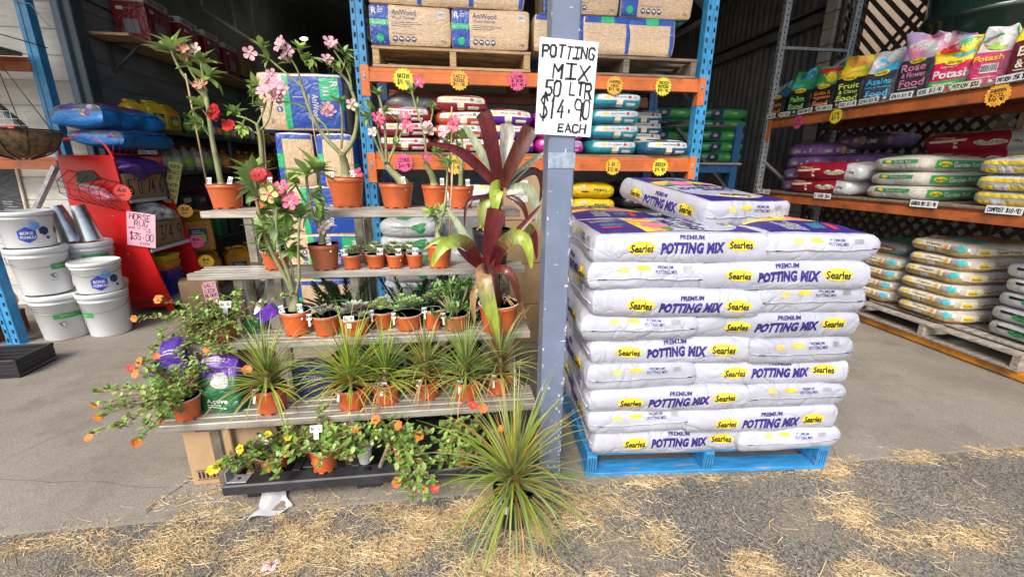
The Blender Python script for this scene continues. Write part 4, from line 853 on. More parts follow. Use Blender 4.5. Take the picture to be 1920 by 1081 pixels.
for i, (tx, t_) in enumerate((('LAWN $15', 5.02), ('PALM $15', 4.80), ('PALM FOOD $15', 4.50), ('VEG FOOD $13', 4.25), ('FRUIT $13·90', 3.98), ('CITRUS $13·90', 3.76), ('AZALEA $13·90', 3.46), ('ROSE $13·90', 3.23), ('POTASH $33', 2.985), ('POTASH 25K $75', 2.70))):
    slabel(tx, t_, 2.02, 'handwritten shelf label under the '+('lawn food pouch', 'gap before the palm food', 'palm food pouch', 'vegetable food pouch', 'fruit and citrus pouch', 'gap after the citrus pouch', 'azalea food pouch', 'rose food pouch', 'cerise potash pouch, cream card', 'blood and bone pouch')[i], .15 if i < 2 else .19, .05, R((-3, 2, -2, 3, 1, -1, 2, -2, 1, -2)[i]), col=cardy if i == 8 else paper)
for tx, t_, lab in (('LIME $24', 4.93, 'lime stack'), ('B+BONE $54', 4.05, 'crimson bags'), ('GARDEN MIX $11·90', 3.05, 'garden soil bags'), ('COMPOST $10·90', 2.52, 'yellow banded bags')):
    slabel(tx.replace('+', ' '), t_, 1.145, 'handwritten shelf label on the lower shelf under the '+lab, .21, .055)
# plant measurements, metres from each pot
AD = {
'P1': {'pot': (-1.245,2.522,1.175,.087,.13),'st': [([(-.015,-.0,.133),(-.013,-.007,.183),(-.016,-.013,.35),(-.006,-.02,.486),(.001,-.026,.554)],.019,.008),([(-.013,-.0,.547),(-.051,-.01,.604),(-.088,-.02,.641),(-.113,-.03,.719),(-.114,-.04,.759)],.0075,.005),([(-.02,-.0,.569),(-.038,-.003,.626),(-.062,-.007,.673),(-.069,-.01,.704)],.006,.0045),([(-.013,-.0,.552),(-.004,-.017,.619),(.007,-.035,.71)],.0075,.005),([(-.028,-.0,.364),(-.032,-.022,.393),(-.034,-.043,.42)],.005,.004)],'cl': [((-.132,-.006,.766),11,.075,-.3,1),((-.128,.025,.781),6,.07,.5,1),((-.083,.018,.714),7,.055,-.2,.8),((-.018,.016,.725),9,.065,.3,.9),((.025,-.017,.657),5,.06,.9,.4),((-.011,.002,.64),3,.05,-.9,.4),((-.034,-.013,.519),4,.05,-.9,.5),((-.059,-.02,.434),5,.055,-.8,.3),((-.004,-.024,.473),2,.03,.6,.8)],'fl': [((-.062,-.039,.768),'coral'),((-.154,-.004,.787),'pale'),((-.02,-.009,.775),'pale'),((-.023,-.01,.617),'coral'),((-.068,-.01,.747),'coral')],'sk': [(-.071,-.03,.134),(-.076,-.03,.661)]},
'P2': {'pot': (-1.043,2.537,1.175,.076,.128),'st': [([(-.006,-.0,.136),(.003,-.01,.223),(.017,-.02,.365),(.015,-.031,.432)],.013,.008),([(.003,-.0,.435),(-.042,-.01,.462),(-.083,-.019,.473)],.006,.0045),([(-.001,.0,.39),(-.057,.006,.405),(-.097,.013,.424)],.005,.004),([(.008,.0,.401),(.057,.008,.447),(.085,.015,.536),(.093,.023,.579)],.006,.005),([(.002,.0,.43),(.04,.018,.506),(.05,.035,.548)],.005,.004)],'cl': [((-.106,.023,.498),9,.055,.2,.9),((-.06,-.025,.418),7,.05,0,-.1),((.023,.006,.625),6,.06,-.8,.3),((.034,.01,.534),6,.055,-.3,.3),((.013,.0,.578),4,.05,-.9,0)],'fl': [((-.186,-.041,.476),'red'),((-.124,-.026,.422),'red'),((-.17,-.046,.486),'red'),((.083,-.003,.656),'pink'),((.117,-.007,.646),'pink'),((.139,-.023,.609),'pink'),((.1,-.035,.595),'pink'),((.148,-.005,.591),'pink'),((.12,-.021,.568),'pink'),((.073,-.006,.612),'pink'),((.114,-.008,.676),'pink'),((.14,-.025,.631),'pink'),((.165,-.029,.613),'pink'),((.058,-.02,.592),'pink'),((.015,-.028,.165),'red')],'sk': [(.015,-.01,.137),(.028,.0,.406)]},
'P3': {'pot': (-.625,2.573,1.175,.1,.169),'st': [([(.007,-.0,.175),(.007,-.017,.244),(.001,-.034,.292)],.034,.018),([(-.008,-.0,.287),(-.085,-.005,.373),(-.131,-.01,.454),(-.162,-.015,.57),(-.169,-.019,.634)],.013,.007),([(-.176,.0,.629),(-.254,.01,.695),(-.319,.021,.751),(-.351,.031,.78)],.006,.0045),([(-.177,-.0,.639),(-.182,-.023,.709),(-.198,-.046,.746)],.0055,.004),([(-.162,-.0,.519),(-.231,-.023,.551),(-.327,-.045,.546)],.005,.004),([(.004,.0,.293),(.058,.002,.356),(.086,.003,.438),(.099,.005,.531),(.072,.006,.63),(.051,.008,.677),(-.01,.009,.732),(-.058,.011,.769),(-.122,.013,.774)],.013,.0045),([(.077,-.0,.618),(.075,-.007,.695),(.04,-.015,.756),(.009,-.022,.806)],.006,.0045),([(-.008,.0,.316),(.011,.001,.428),(.012,.002,.518),(.007,.003,.558)],.0075,.0045),([(-.131,-.0,.474),(-.079,-.001,.445),(-.063,-.003,.382)],.005,.004)],'cl': [((-.35,-.009,.815),8,.06,.1,.8),((-.347,.03,.765),5,.05,-.6,.1),((-.161,-.018,.806),7,.055,.3,.9),((-.14,-.005,.755),8,.05,.3,.0),((-.108,-.018,.748),5,.045,0,-.5),((.055,.008,.805),7,.06,.6,.4),((.066,-.013,.755),7,.055,.5,-.5),((.01,-.009,.744),4,.05,-.5,-.7),((.002,.015,.565),8,.05,0,.7),((.093,-.011,.524),4,.04,.7,.5),((-.233,.004,.758),5,.045,-.3,.6)],'fl': [((-.248,-.005,.835),'pink'),((-.235,-.045,.762),'pink'),((-.394,-.047,.77),'pink'),((-.252,-.039,.812),'pink'),((-.222,-.012,.795),'pink'),((-.007,-.019,.841),'pink'),((-.024,-.038,.759),'pink'),((.014,-.033,.829),'pink'),((-.047,-.041,.53),'pink'),((-.043,-.027,.5),'pink'),((-.064,-.048,.51),'pink'),((.074,-.015,.547),'pale'),((.079,-.005,.181),'rose'),((.06,-.002,.175),'rose')],'sk': [(-.117,-.05,.172),(-.13,-.05,.474)]},
'P4': {'pot': (-.341,2.527,1.175,.096,.136),'st': [([(.042,.0,.137),(.016,.008,.16),(-.026,.016,.203),(-.051,.023,.244)],.036,.016),([(-.053,.0,.243),(-.08,.015,.309),(-.12,.031,.415),(-.135,.046,.472)],.008,.004),([(-.053,-.0,.249),(-.067,-.024,.352),(-.075,-.048,.416)],.008,.005),([(-.044,-.0,.249),(-.039,-.007,.378),(-.038,-.014,.497),(-.058,-.021,.591)],.009,.005),([(-.035,.0,.246),(-.0,.016,.327),(.026,.031,.443),(.034,.047,.467)],.007,.0045),([(-.039,.0,.244),(.019,.014,.352),(.057,.028,.432)],.005,.004)],'cl': [((-.06,-.005,.599),8,.05,0,.8),((-.107,.027,.525),7,.05,-.4,.2),((.039,.007,.469),7,.05,.2,.7),((-.037,.019,.512),5,.045,.6,.3),((-.124,-.012,.474),6,.05,-.6,-.2),((.014,-.019,.345),4,.05,.5,.4)],'fl': [((-.061,-.028,.455),'rose'),((-.066,-.043,.472),'rose'),((.087,-.031,.434),'rose'),((.069,-.002,.482),'rose'),((-.098,-.033,.403),'pale')],'sk': None},
'P5': {'pot': (-.122,2.504,1.175,.076,.129),'st': [([(-.005,-.0,.135),(-.014,-.016,.182),(-.04,-.033,.228),(-.046,-.049,.262)],.024,.014),([(-.046,-.0,.263),(-.042,-.009,.336),(-.046,-.018,.415),(-.068,-.027,.482),(-.091,-.036,.562),(-.098,-.046,.609)],.007,.0045),([(-.043,-.0,.389),(-.017,-.011,.444),(.003,-.022,.497),(.009,-.033,.546)],.005,.004)],'cl': [((-.104,.017,.619),6,.045,0,.9),((-.08,-.008,.55),4,.035,.6,.6),((.004,-.013,.538),8,.045,.3,.8),((.015,-.024,.308),8,.055,.7,.3),((.068,.029,.356),5,.055,.2,.9),((.054,-.005,.263),4,.05,.5,-.3)],'fl': [((-.064,-.04,.65),'rose'),((-.026,-.047,.443),'pink'),((-.042,-.047,.276),'rose'),((.066,-.042,.407),'pink'),((-.018,-.016,.419),'pale'),((.12,-.043,.468),'rose'),((.107,-.048,.435),'rose')],'sk': None},
'P6': {'pot': (.022,2.5,1.175,.077,.124),'st': [([(.001,-.0,.133),(.003,-.0,.177),(.007,-.001,.23),(.011,-.001,.27)],.015,.011),([(.011,-.0,.27),(.015,-.013,.335),(.016,-.025,.382)],.006,.004),([(-.001,.0,.259),(-.036,.025,.308),(-.049,.05,.375)],.005,.004)],'cl': [((.016,-.023,.388),8,.055,.1,.9),((-.058,.002,.264),5,.05,-.5,.1),((-.049,.016,.373),6,.05,-.2,.8),((-.005,-.005,.335),4,.05,.6,.3)],'fl': [],'sk': [(-.052,-.05,.14),(-.037,-.03,.538)]},
'A': {'pot': (-.916,2.219,.9,.065,.095),'st': [([(-.001,.0,.09),(-.01,.024,.126),(-.025,.049,.163)],.012,.006),([(.001,-.0,.103),(.044,-.001,.157),(.069,-.002,.196)],.006,.004)],'cl': [((-.0,-.015,.178),10,.06,0,.6),((.071,-.005,.197),9,.06,.3,.7),((.037,-.028,.142),6,.05,.2,.3)],'fl': [],'sk': None},
'B': {'pot': (-.67,2.192,.9,.074,.129),'st': [([(-.003,-.0,.126),(.002,-.004,.162),(.009,-.008,.194)],.024,.014),([(-.004,-.0,.188),(-.035,-.008,.286),(-.038,-.017,.405),(-.033,-.025,.464)],.0085,.005),([(.007,.0,.193),(.009,.013,.268),(.011,.026,.39),(-.0,.039,.478)],.0085,.005),([(-.033,.0,.282),(-.087,.017,.376),(-.107,.033,.415)],.006,.0045),([(.011,-.0,.188),(.027,-.0,.238),(.04,-.0,.264)],.005,.004)],'cl': [((-.032,-.028,.469),9,.065,-.1,.8),((.016,-.015,.484),9,.075,.5,.7),((-.092,-.015,.424),6,.06,-.7,.3),((-.01,-.018,.355),5,.06,.8,.1),((.007,-.016,.291),5,.055,.7,.0),((-.061,.022,.275),5,.055,-.6,-.1)],'fl': [((.026,-.043,.212),'pale'),((.039,-.047,.225),'pale')],'sk': None},
'C': {'pot': (-.097,2.18,.9,.066,.123),'st': [([(-.004,.0,.12),(-.007,.021,.15),(-.006,.043,.189)],.03,.011),([(-.004,.0,.189),(-.011,.003,.235),(-.02,.007,.269)],.007,.005),([(.001,.0,.195),(.038,.016,.327),(.052,.033,.444),(.051,.049,.509)],.007,.0045)],'cl': [((-.03,-.006,.276),8,.05,-.5,.5),((.012,.024,.284),7,.045,.5,.6),((.052,.009,.514),6,.05,-.3,.7),((-.011,.017,.241),4,.04,-.8,.0)],'fl': [],'sk': [(.051,-.02,.129),(.082,-.02,.534)]},
'D': {'pot': (-.781,2.023,.62,.069,.121),'st': [([(-.003,.0,.126),(-.002,.012,.165),(-.004,.024,.201)],.027,.02),([(-.001,-.0,.203),(-.03,-.0,.302),(-.073,-.0,.416),(-.092,-.0,.516),(-.096,-.0,.615),(-.092,-.0,.702),(-.093,-.001,.732)],.0105,.005),([(.002,-.0,.208),(-.004,-.01,.312),(-.028,-.02,.404),(-.019,-.031,.519),(-.001,-.041,.607)],.0095,.005),([(.016,-.0,.203),(.043,-.01,.275),(.056,-.019,.418),(.084,-.029,.559)],.008,.0045),([(.005,.0,.213),(.009,.012,.327),(-.011,.025,.41),(-.021,.037,.454)],.007,.0045)],'cl': [((-.103,.024,.74),10,.07,-.1,.7),((-.103,.025,.685),8,.07,-.5,.1),((-.078,-.01,.646),7,.065,.3,.2),((-.02,.009,.612),9,.075,.3,.6),((-.008,.018,.585),7,.065,.7,-.1),((.068,.009,.564),9,.07,.1,.5),((-.014,.019,.456),8,.06,.1,.4),((-.086,.002,.504),6,.065,-.8,.1),((-.077,.009,.424),5,.055,-.7,-.1),((.012,.011,.403),5,.06,.7,0),((-.038,-.014,.529),5,.06,.5,.3),((-.097,.025,.573),5,.06,.7,-.2)],'fl': [((.042,-.002,.636),'rose'),((.063,-.046,.625),'rose'),((-.08,-.001,.654),'rose'),((.013,-.002,.687),'rose'),((-.064,-.017,.741),'red'),((-.022,-.048,.66),'yell')],'sk': None}}
GRASS = [((-.854,1.81,.34,.071,.119),(-.003,.0,.198),.27),((-.504,1.808,.34,.076,.104),(.001,.0,.185),.3),((-.351,1.822,.34,.065,.109),(.002,.0,.169),.24),((-.166,1.853,.34,.065,.093),(-.008,.0,.194),.27),((.022,1.814,.34,.067,.102),(-.002,.0,.18),.27),((.179,1.852,.34,.057,.096),(.013,.0,.186),.27),((.199,1.408,.0,.085,.157),(-.006,.0,.27),.46)]
SUCC = [(-.64,2.007,.62,.067,.1),(-.504,2.002,.62,.071,.086),(-.382,2.059,.62,.054,.089),(-.259,2.038,.62,.071,.081),(-.135,2.019,.62,.044,.105),(-.024,2.003,.62,.067,.084)]
SMALL = [(-.538,2.183,.9,.048,.072),(-.423,2.196,.9,.049,.072),(-.324,2.184,.9,.045,.07),(-.224,2.187,.9,.044,.071)]
PORT = {'left': {'pot': (-1.192,1.789,.34,.058,.1),'fl': [((-.265,-.1,.137),'o'),((-.247,-.12,.093),'o'),((-.277,-.15,.021),'o'),((-.075,-.2,.02),'o'),((-.007,-.14,.066),'o'),((-.124,-.02,.278),'o'),((-.141,-.05,.265),'r'),((-.104,-.08,.254),'o'),((-.093,.0,.237),'o'),((-.086,.02,.281),'o')],'sp': [[(-.005,.0,.101),(-.126,-.06,.143),(-.257,-.1,.137)],[(-.005,.0,.101),(-.114,-.072,.124),(-.237,-.12,.097)],[(-.005,.0,.101),(-.124,-.09,.094),(-.257,-.15,.039)],[(-.005,.0,.101),(-.019,-.12,.093),(-.059,-.2,.033)],[(-.005,.0,.101),(.007,-.084,.119),(-.004,-.14,.085)],[(-.005,.0,.101),(-.06,-.012,.209),(-.121,-.02,.273)],[(-.005,.0,.101),(-.064,-.03,.202),(-.133,-.05,.255)],[(-.005,.0,.101),(-.044,.0,.19),(-.089,.0,.237)],[(-.005,.0,.101),(-.168,.0,.14),(-.334,.0,.14)],[(-.005,.0,.101),(-.154,.012,.142),(-.306,.02,.144)],[(-.005,.0,.101),(-.102,-.03,.141),(-.209,-.05,.135)],[(-.005,.0,.101),(-.079,-.048,.124),(-.167,-.08,.101)],[(-.005,.0,.101),(-.029,-.06,.134),(-.071,-.1,.119)],[(-.005,.0,.101),(-.025,.03,.16),(-.046,.05,.184)],[(-.005,.0,.101),(-.086,-.084,.103),(-.184,-.14,.055)],[(-.005,.0,.101),(.015,.012,.148),(.03,.02,.157)],[(-.005,.0,.101),(-.049,.0,.139),(-.099,.0,.137)],[(-.005,.0,.101),(-.094,-.06,.089),(-.198,-.1,.029)],[(-.005,.0,.101),(.0,-.108,.112),(-.021,-.18,.07)],[(-.005,.0,.101),(-.123,-.036,.12),(-.251,-.06,.095)],[(-.005,.0,.101),(-.126,.024,.137),(-.25,.04,.137)]]},'up': {'pot': (-1.095,1.997,.62,.057,.094),'fl': [((-.217,-.05,.212),'o'),((-.294,-.1,.144),'o'),((.024,-.2,.029),'o'),((.169,-.2,-.074),'o')],'sp': [[(-.003,.0,.088),(-.104,-.03,.171),(-.211,-.05,.207)],[(-.003,.0,.088),(-.139,-.06,.138),(-.282,-.1,.141)],[(-.003,.0,.088),(.146,.0,.163),(.289,.0,.196)],[(-.003,.0,.088),(.022,-.12,.089),(.022,-.2,.041)],[(-.003,.0,.088),(-.077,-.03,.136),(-.16,-.05,.138)],[(-.003,.0,.088),(-.091,-.072,.113),(-.192,-.12,.091)],[(-.003,.0,.088),(-.042,-.06,.12),(-.095,-.1,.104)],[(-.003,.0,.088),(.018,.03,.138),(.038,.05,.149)],[(-.003,.0,.088),(-.006,.0,.149),(-.015,.0,.167)],[(-.003,.0,.088),(-.109,-.072,.076),(-.228,-.12,.018)],[(-.003,.0,.088),(-.057,-.09,.068),(-.128,-.15,.001)],[(-.003,.0,.088),(-.041,.0,.143),(-.085,.0,.156)],[(-.003,.0,.088),(.067,-.06,.103),(.118,-.1,.07)],[(-.003,.0,.088),(.089,-.03,.117),(.168,-.05,.1)],[(-.003,.0,.088),(-.02,-.09,.092),(-.056,-.15,.048)],[(-.003,.0,.088),(-.083,-.06,.134),(-.175,-.1,.132)],[(-.003,.0,.088),(.036,-.12,.076),(.049,-.2,.015)],[(-.003,.0,.088),(.063,-.108,.077),(.103,-.18,.016)],[(-.003,.0,.088),(-.085,.018,.139),(-.171,.03,.149)]]},'g1': {'pot': (-.829,1.696,.13,.064,.068),'fl': [((.017,-.05,.193),'y'),((-.072,-.1,.162),'y'),((.107,-.12,.141),'y'),((-.147,-.15,.115),'y'),((-.162,-.15,.111),'y'),((-.137,-.14,.121),'y'),((.071,.0,.133),'y')],'sp': [[(-.005,.0,.058),(-.07,-.09,.119),(-.146,-.15,.12)],[(-.005,.0,.058),(-.034,-.06,.133),(-.075,-.1,.152)],[(-.005,.0,.058),(.008,-.03,.147),(.011,-.05,.186)],[(-.005,.0,.058),(.06,-.072,.134),(.106,-.12,.152)],[(-.005,.0,.058),(.061,-.012,.11),(.12,-.02,.116)],[(-.005,.0,.058),(-.056,-.072,.125),(-.119,-.12,.134)],[(-.005,.0,.058),(.028,.03,.103),(.062,.05,.112)],[(-.005,.0,.058),(-.03,.0,.115),(-.06,.0,.13)],[(-.005,.0,.058),(.042,-.084,.086),(.07,-.14,.055)],[(-.005,.0,.058),(-.014,-.06,.125),(-.037,-.1,.136)],[(-.005,.0,.058),(.064,.0,.08),(.128,.0,.06)],[(-.005,.0,.058),(-.006,-.03,.122),(-.017,-.05,.136)],[(-.005,.0,.058),(-.036,-.09,.104),(-.082,-.15,.091)]]},'g2': {'pot': (-.605,1.658,.13,.061,.115),'fl': [((.012,-.14,.134),'o'),((.159,-.05,.205),'o')],'sp': [[(-.001,.0,.107),(.022,-.084,.142),(.03,-.14,.119)],[(-.001,.0,.107),(.034,.03,.151),(.069,.05,.16)],[(-.001,.0,.107),(-.033,.048,.144),(-.065,.08,.15)],[(-.001,.0,.107),(.066,-.03,.151),(.125,-.05,.146)],[(-.001,.0,.107),(.086,-.03,.178),(.163,-.05,.2)],[(-.001,.0,.107),(.022,.0,.173),(.041,.0,.196)],[(-.001,.0,.107),(-.009,-.048,.15),(-.027,-.08,.142)],[(-.001,.0,.107),(.066,-.072,.142),(.118,-.12,.121)],[(-.001,.0,.107),(.009,.0,.154),(.015,.0,.159)],[(-.001,.0,.107),(.091,-.048,.135),(.172,-.08,.111)],[(-.001,.0,.107),(.079,-.06,.145),(.146,-.1,.129)],[(-.001,.0,.107),(.048,-.06,.154),(.084,-.1,.147)]]},'g3': {'pot': (-.272,1.666,.13,.042,.081),'fl': [((-.103,.0,.214),'o'),((-.005,-.02,.19),'o'),((.082,-.05,.151),'o'),((.004,-.22,.063),'o'),((.111,-.22,.019),'o'),((.153,-.24,.04),'r')],'sp': [[(-.006,.0,.065),(-.054,.0,.159),(-.103,.0,.208)],[(-.006,.0,.065),(-.004,-.012,.147),(-.005,-.02,.182)],[(-.006,.0,.065),(.043,-.03,.136),(.087,-.05,.156)],[(-.006,.0,.065),(.055,-.03,.101),(.111,-.05,.086)],[(-.006,.0,.065),(.033,-.09,.107),(.063,-.15,.087)],[(-.006,.0,.065),(.053,-.12,.101),(.099,-.2,.073)],[(-.006,.0,.065),(.02,-.132,.081),(.036,-.22,.032)],[(-.006,.0,.065),(.037,-.144,.063),(.067,-.24,-.005)],[(-.006,.0,.065),(.082,-.144,.098),(.154,-.24,.062)],[(-.006,.0,.065),(.005,-.132,.095),(.006,-.22,.06)],[(-.006,.0,.065),(-.035,.0,.1),(-.066,.0,.092)],[(-.006,.0,.065),(-.054,.018,.11),(-.104,.03,.115)],[(-.006,.0,.065),(.019,.0,.137),(.042,.0,.165)],[(-.006,.0,.065),(.07,-.072,.09),(.137,-.12,.057)],[(-.006,.0,.065),(.047,-.06,.103),(.092,-.1,.085)],[(-.006,.0,.065),(-.022,.0,.127),(-.04,.0,.145)],[(-.006,.0,.065),(.064,-.144,.067),(.12,-.24,.002)]]},'g4': {'pot': (-.004,1.626,.13,.053,.071),'fl': [((.047,-.1,.338),'r'),((.086,-.1,.323),'o'),((.161,-.12,.235),'o')],'sp': [[(.001,.0,.065),(-.042,.0,.145),(-.084,.0,.181)],[(.001,.0,.065),(-.007,.0,.143),(-.015,.0,.176)],[(.001,.0,.065),(.028,-.03,.161),(.053,-.05,.204)],[(.001,.0,.065),(-.03,-.048,.138),(-.061,-.08,.156)],[(.001,.0,.065),(.015,-.06,.116),(.027,-.1,.111)],[(.001,.0,.065),(-.054,-.06,.109),(-.106,-.1,.096)],[(.001,.0,.065),(-.02,-.09,.115),(-.04,-.15,.103)],[(.001,.0,.065),(.038,-.048,.132),(.074,-.08,.145)],[(.001,.0,.065),(-.036,.03,.138),(-.074,.05,.174)],[(.001,.0,.065),(.005,.03,.142),(.009,.05,.182)],[(.001,.0,.065),(-.059,-.03,.134),(-.118,-.05,.152)]]}}
BROM = [('m',[(.224,2.26,1.304),(.186,2.2,1.462),(.151,2.18,1.621),(.128,2.18,1.656)],28),('b',[(.238,2.26,1.304),(.295,2.21,1.451),(.359,2.2,1.565),(.377,2.2,1.595)],30),('g',[(.238,2.26,1.318),(.261,2.32,1.466),(.27,2.35,1.561),(.27,2.36,1.625)],26),('p',[(.216,2.26,1.312),(.136,2.26,1.463),(.071,2.28,1.566),(.04,2.28,1.611)],16),('m',[(.218,2.26,1.299),(.119,2.21,1.397),(.04,2.16,1.459),(-.023,2.14,1.492),(-.133,2.1,1.507)],20),('p',[(.261,2.26,1.31),(.364,2.3,1.407),(.473,2.32,1.485)],14),('d',[(.275,2.26,1.304),(.363,2.29,1.377),(.433,2.31,1.386),(.466,2.32,1.316),(.451,2.32,1.222)],16),('l',[(.232,2.26,1.299),(.202,2.2,1.307),(.19,2.16,1.251),(.19,2.16,1.171)],28),('d',[(.19,2.26,1.263),(.118,2.23,1.251),(.068,2.21,1.247),(.04,2.2,1.2),(.035,2.2,1.104)],9),('p',[(.261,2.26,1.282),(.357,2.24,1.305),(.412,2.24,1.245),(.433,2.24,1.081)],22),('o',[(.19,2.26,1.263),(.138,2.24,1.223),(.128,2.23,1.141),(.138,2.23,1.043)],22),('d',[(.261,2.26,1.263),(.328,2.23,1.229),(.357,2.23,1.182),(.374,2.24,1.11)],12),('m',[(.142,2.02,.931),(.155,1.97,1.084),(.175,1.96,1.197),(.179,1.96,1.219)],34),('p',[(.124,2.02,.94),(.054,2.04,1.035),(-.0,2.05,1.138),(-.049,2.06,1.218)],17),('ml',[(.108,2.02,.932),(.051,1.94,1.058),(.003,1.9,1.087),(-.056,1.86,1.078),(-.097,1.84,1.03),(-.119,1.84,.978)],24),('l',[(.028,2.04,1.056),(-.048,2.02,1.073),(-.11,2.0,1.067),(-.163,2.0,1.025)],10),('ml',[(.171,2.02,.939),(.2,1.94,1.056),(.258,1.91,1.102),(.302,1.89,1.088),(.324,1.88,1.03),(.333,1.88,.952)],27),('m',[(.182,2.02,.971),(.28,2.07,1.08),(.377,2.1,1.176),(.418,2.12,1.222)],13),('pm',[(.195,2.02,.984),(.284,2.1,1.089),(.355,2.12,1.115),(.393,2.13,1.069),(.405,2.13,.943)],22),('ol',[(.134,2.02,.918),(.104,1.9,.939),(.124,1.85,.833),(.158,1.84,.705),(.181,1.85,.583)],30),('br',[(.161,2.02,.909),(.215,1.96,.941),(.257,1.94,.9),(.29,1.93,.776),(.321,1.93,.684)],17),('m',[(.116,2.02,.926),(.05,1.97,.983),(-.006,1.96,1.04)],15),('d',[(.149,2.02,.766),(.173,1.98,.86),(.149,2.0,.936)],16),('t',[(.115,2.02,.85),(.069,1.99,.833),(.062,1.98,.74),(.071,1.98,.656)],14)]
BPOT = [(.19,1.971,.62,.099,.143),(.176,2.232,.9,.102,.19)]
# ================================================================ the plant stand
alu = mat('mill_aluminium', (.40, .375, .325), .45, var=.25, scale=5, stretch=(1, 8, 8), metal=.25, stain=((.25, .21, .16), 6, .52, .2))
alud = mat('polished_leg', (.50, .47, .40), .18, var=.3, scale=12, metal=.85)
PS = thing('plant_stand', 'tiered aluminium stand crowded with potted plants', 'plant stand', 0, 0)
TIERS = ((1.175, 2.33, .31), (.90, 2.128, .19), (.62, 1.925, .195), (.34, 1.722, .195))
for zt_, t0, dp in TIERS:
    ns = 4; w_ = dp/ns
    for k in range(ns):
        b = MB(); b.box(-1.29+.006*((k*7) % 3), .345, t0+k*w_+(.0 if k else 0), t0+(k+1)*w_-.012, zt_-(.034 if k == 0 else .02), zt_-.001*(k % 2), alu, .003); b.build('slat', PS)
    for x in (-1.10, -.55, .22):
        b = MB(); b.box(x, x+.045, t0+.02, t0+.05, 0, zt_-.035, alud, .004); b.box(x, x+.045, t0+dp-.05, t0+dp-.02, 0, zt_-.022, alud, .004); b.box(x+.004, x+.04, t0+.05, t0+dp-.05, zt_-.055, zt_-.036, alud, .003); b.build('leg', PS)
for x in (-1.10, .22):
    b = MB(); b.beam((x+.05, 1.74, .02), (x+.05, 2.6, 1.1), .03, .03, alud); b.build('brace', PS)

# ================================================================ plants
terra = mat('terracotta_plastic', (.52, .105, .028), .42, var=.14, scale=6, coat=.1, stain=((.36, .17, .10), 11, .58, .22), bump=.0006, bscale=50)
rimw = mat('pale_rim_plastic', (.62, .60, .57), .45, var=.05); potblk = mat('black_pot_plastic', (.022, .022, .024), .4, var=.1)
soil = mat('potting_soil', (.045, .03, .02), .95, var=.5, scale=40, bump=.006, bscale=70, stain=((.3, .24, .16), 60, .62, .08))
caud = mat('adenium_bark', (.27, .28, .13), .6, var=.25, scale=14, bump=.001, bscale=60, stain=((.24, .17, .10), 16, .62, .15))
stemg = mat('adenium_green_stem', (.25, .31, .10), .55, var=.25, scale=20)
def leafm(key, col, rough=.42, var=.35, coat=.0, trans=.0):
    m_ = mat(key, col, rough, var=var, scale=9, coat=coat); n = m_.node_tree; b = n.nodes['Principled BSDF']; out = n.nodes['Material Output']
    t = n.nodes.new('ShaderNodeBsdfTranslucent'); mx = n.nodes.new('ShaderNodeMixShader'); mx.inputs[0].default_value = .22
    src = b.inputs['Base Color'].links[0].from_socket
    n.links.new(src, t.inputs[0]); n.links.new(b.outputs[0], mx.inputs[1]); n.links.new(t.outputs[0], mx.inputs[2]); n.links.new(mx.outputs[0], out.inputs[0]); return m_
lf1 = leafm('adenium_leaf', (.21, .36, .075), .4, .2); lf2 = leafm('adenium_young_leaf', (.36, .50, .13), .4, .18); lf3 = leafm('adenium_grey_leaf', (.31, .42, .19), .4, .18)
FM = {'pink': (leafm('petal_pink', (.80, .42, .50), .5, .15), leafm('petal_pink_throat', (.80, .62, .50), .5, .1)), 'rose': (leafm('petal_rose', (.75, .12, .24), .5, .2), leafm('petal_rose_throat', (.72, .45, .42), .5, .1)), 'red': (leafm('petal_red', (.52, .012, .02), .5, .2), leafm('petal_red_throat', (.42, .01, .02), .5, .1)), 'coral': (leafm('petal_coral', (.75, .26, .22), .5, .2), leafm('petal_coral_throat', (.70, .5, .2), .5)), 'pale': (leafm('petal_pale', (.80, .62, .56), .5, .1), leafm('petal_pale_throat', (.7, .6, .35), .5)), 'yell': (leafm('petal_bud', (.60, .50, .20), .5), leafm('petal_bud_throat', (.6, .3, .2), .5)),
      'o': (leafm('petal_orange', (.85, .20, .03), .5, .15), leafm('petal_orange_throat', (.8, .4, .05), .5)), 'y': (leafm('petal_yellow', (.85, .66, .02), .5, .1), leafm('petal_yellow_throat', (.8, .5, .02), .5)), 'r': (leafm('petal_scarlet', (.80, .05, .05), .5, .15), leafm('petal_scarlet_throat', (.8, .3, .05), .5))}
LR_ = random.Random(77)
def leaf(b, p, d, n_, l, w, m_, droop=.25, seg=5, shape=(.12, .62, .95, .92, .5, .0), fold=.22, ml=None):
    p, d, n_ = Vector(p), Vector(d).normalized(), Vector(n_); s_ = d.cross(n_)
    if s_.length < 1e-4: s_ = d.orthogonal()
    s_.normalize(); n_ = s_.cross(d); vs = []; fs = []
    for i in range(seg+1):
        u = i/seg; c = p+d*(l*u*(1-.12*droop*u))-n_*(droop*l*u*u*.55); ww = w*shape[min(i, len(shape)-1)]/2
        vs += [c-s_*ww+n_*ww*fold*2, c, c+s_*ww+n_*ww*fold*2]
    for i in range(seg): a = 3*i; fs += [(a, a+1, a+4, a+3), (a+1, a+2, a+5, a+4)]
    b.add(vs, fs, m_, True)
def rdir(r, up=.3): 
    a = r.uniform(0, 2*PI); e = r.uniform(-.2, 1); return Vector((math.cos(a), math.sin(a), e*.8+up)).normalized()
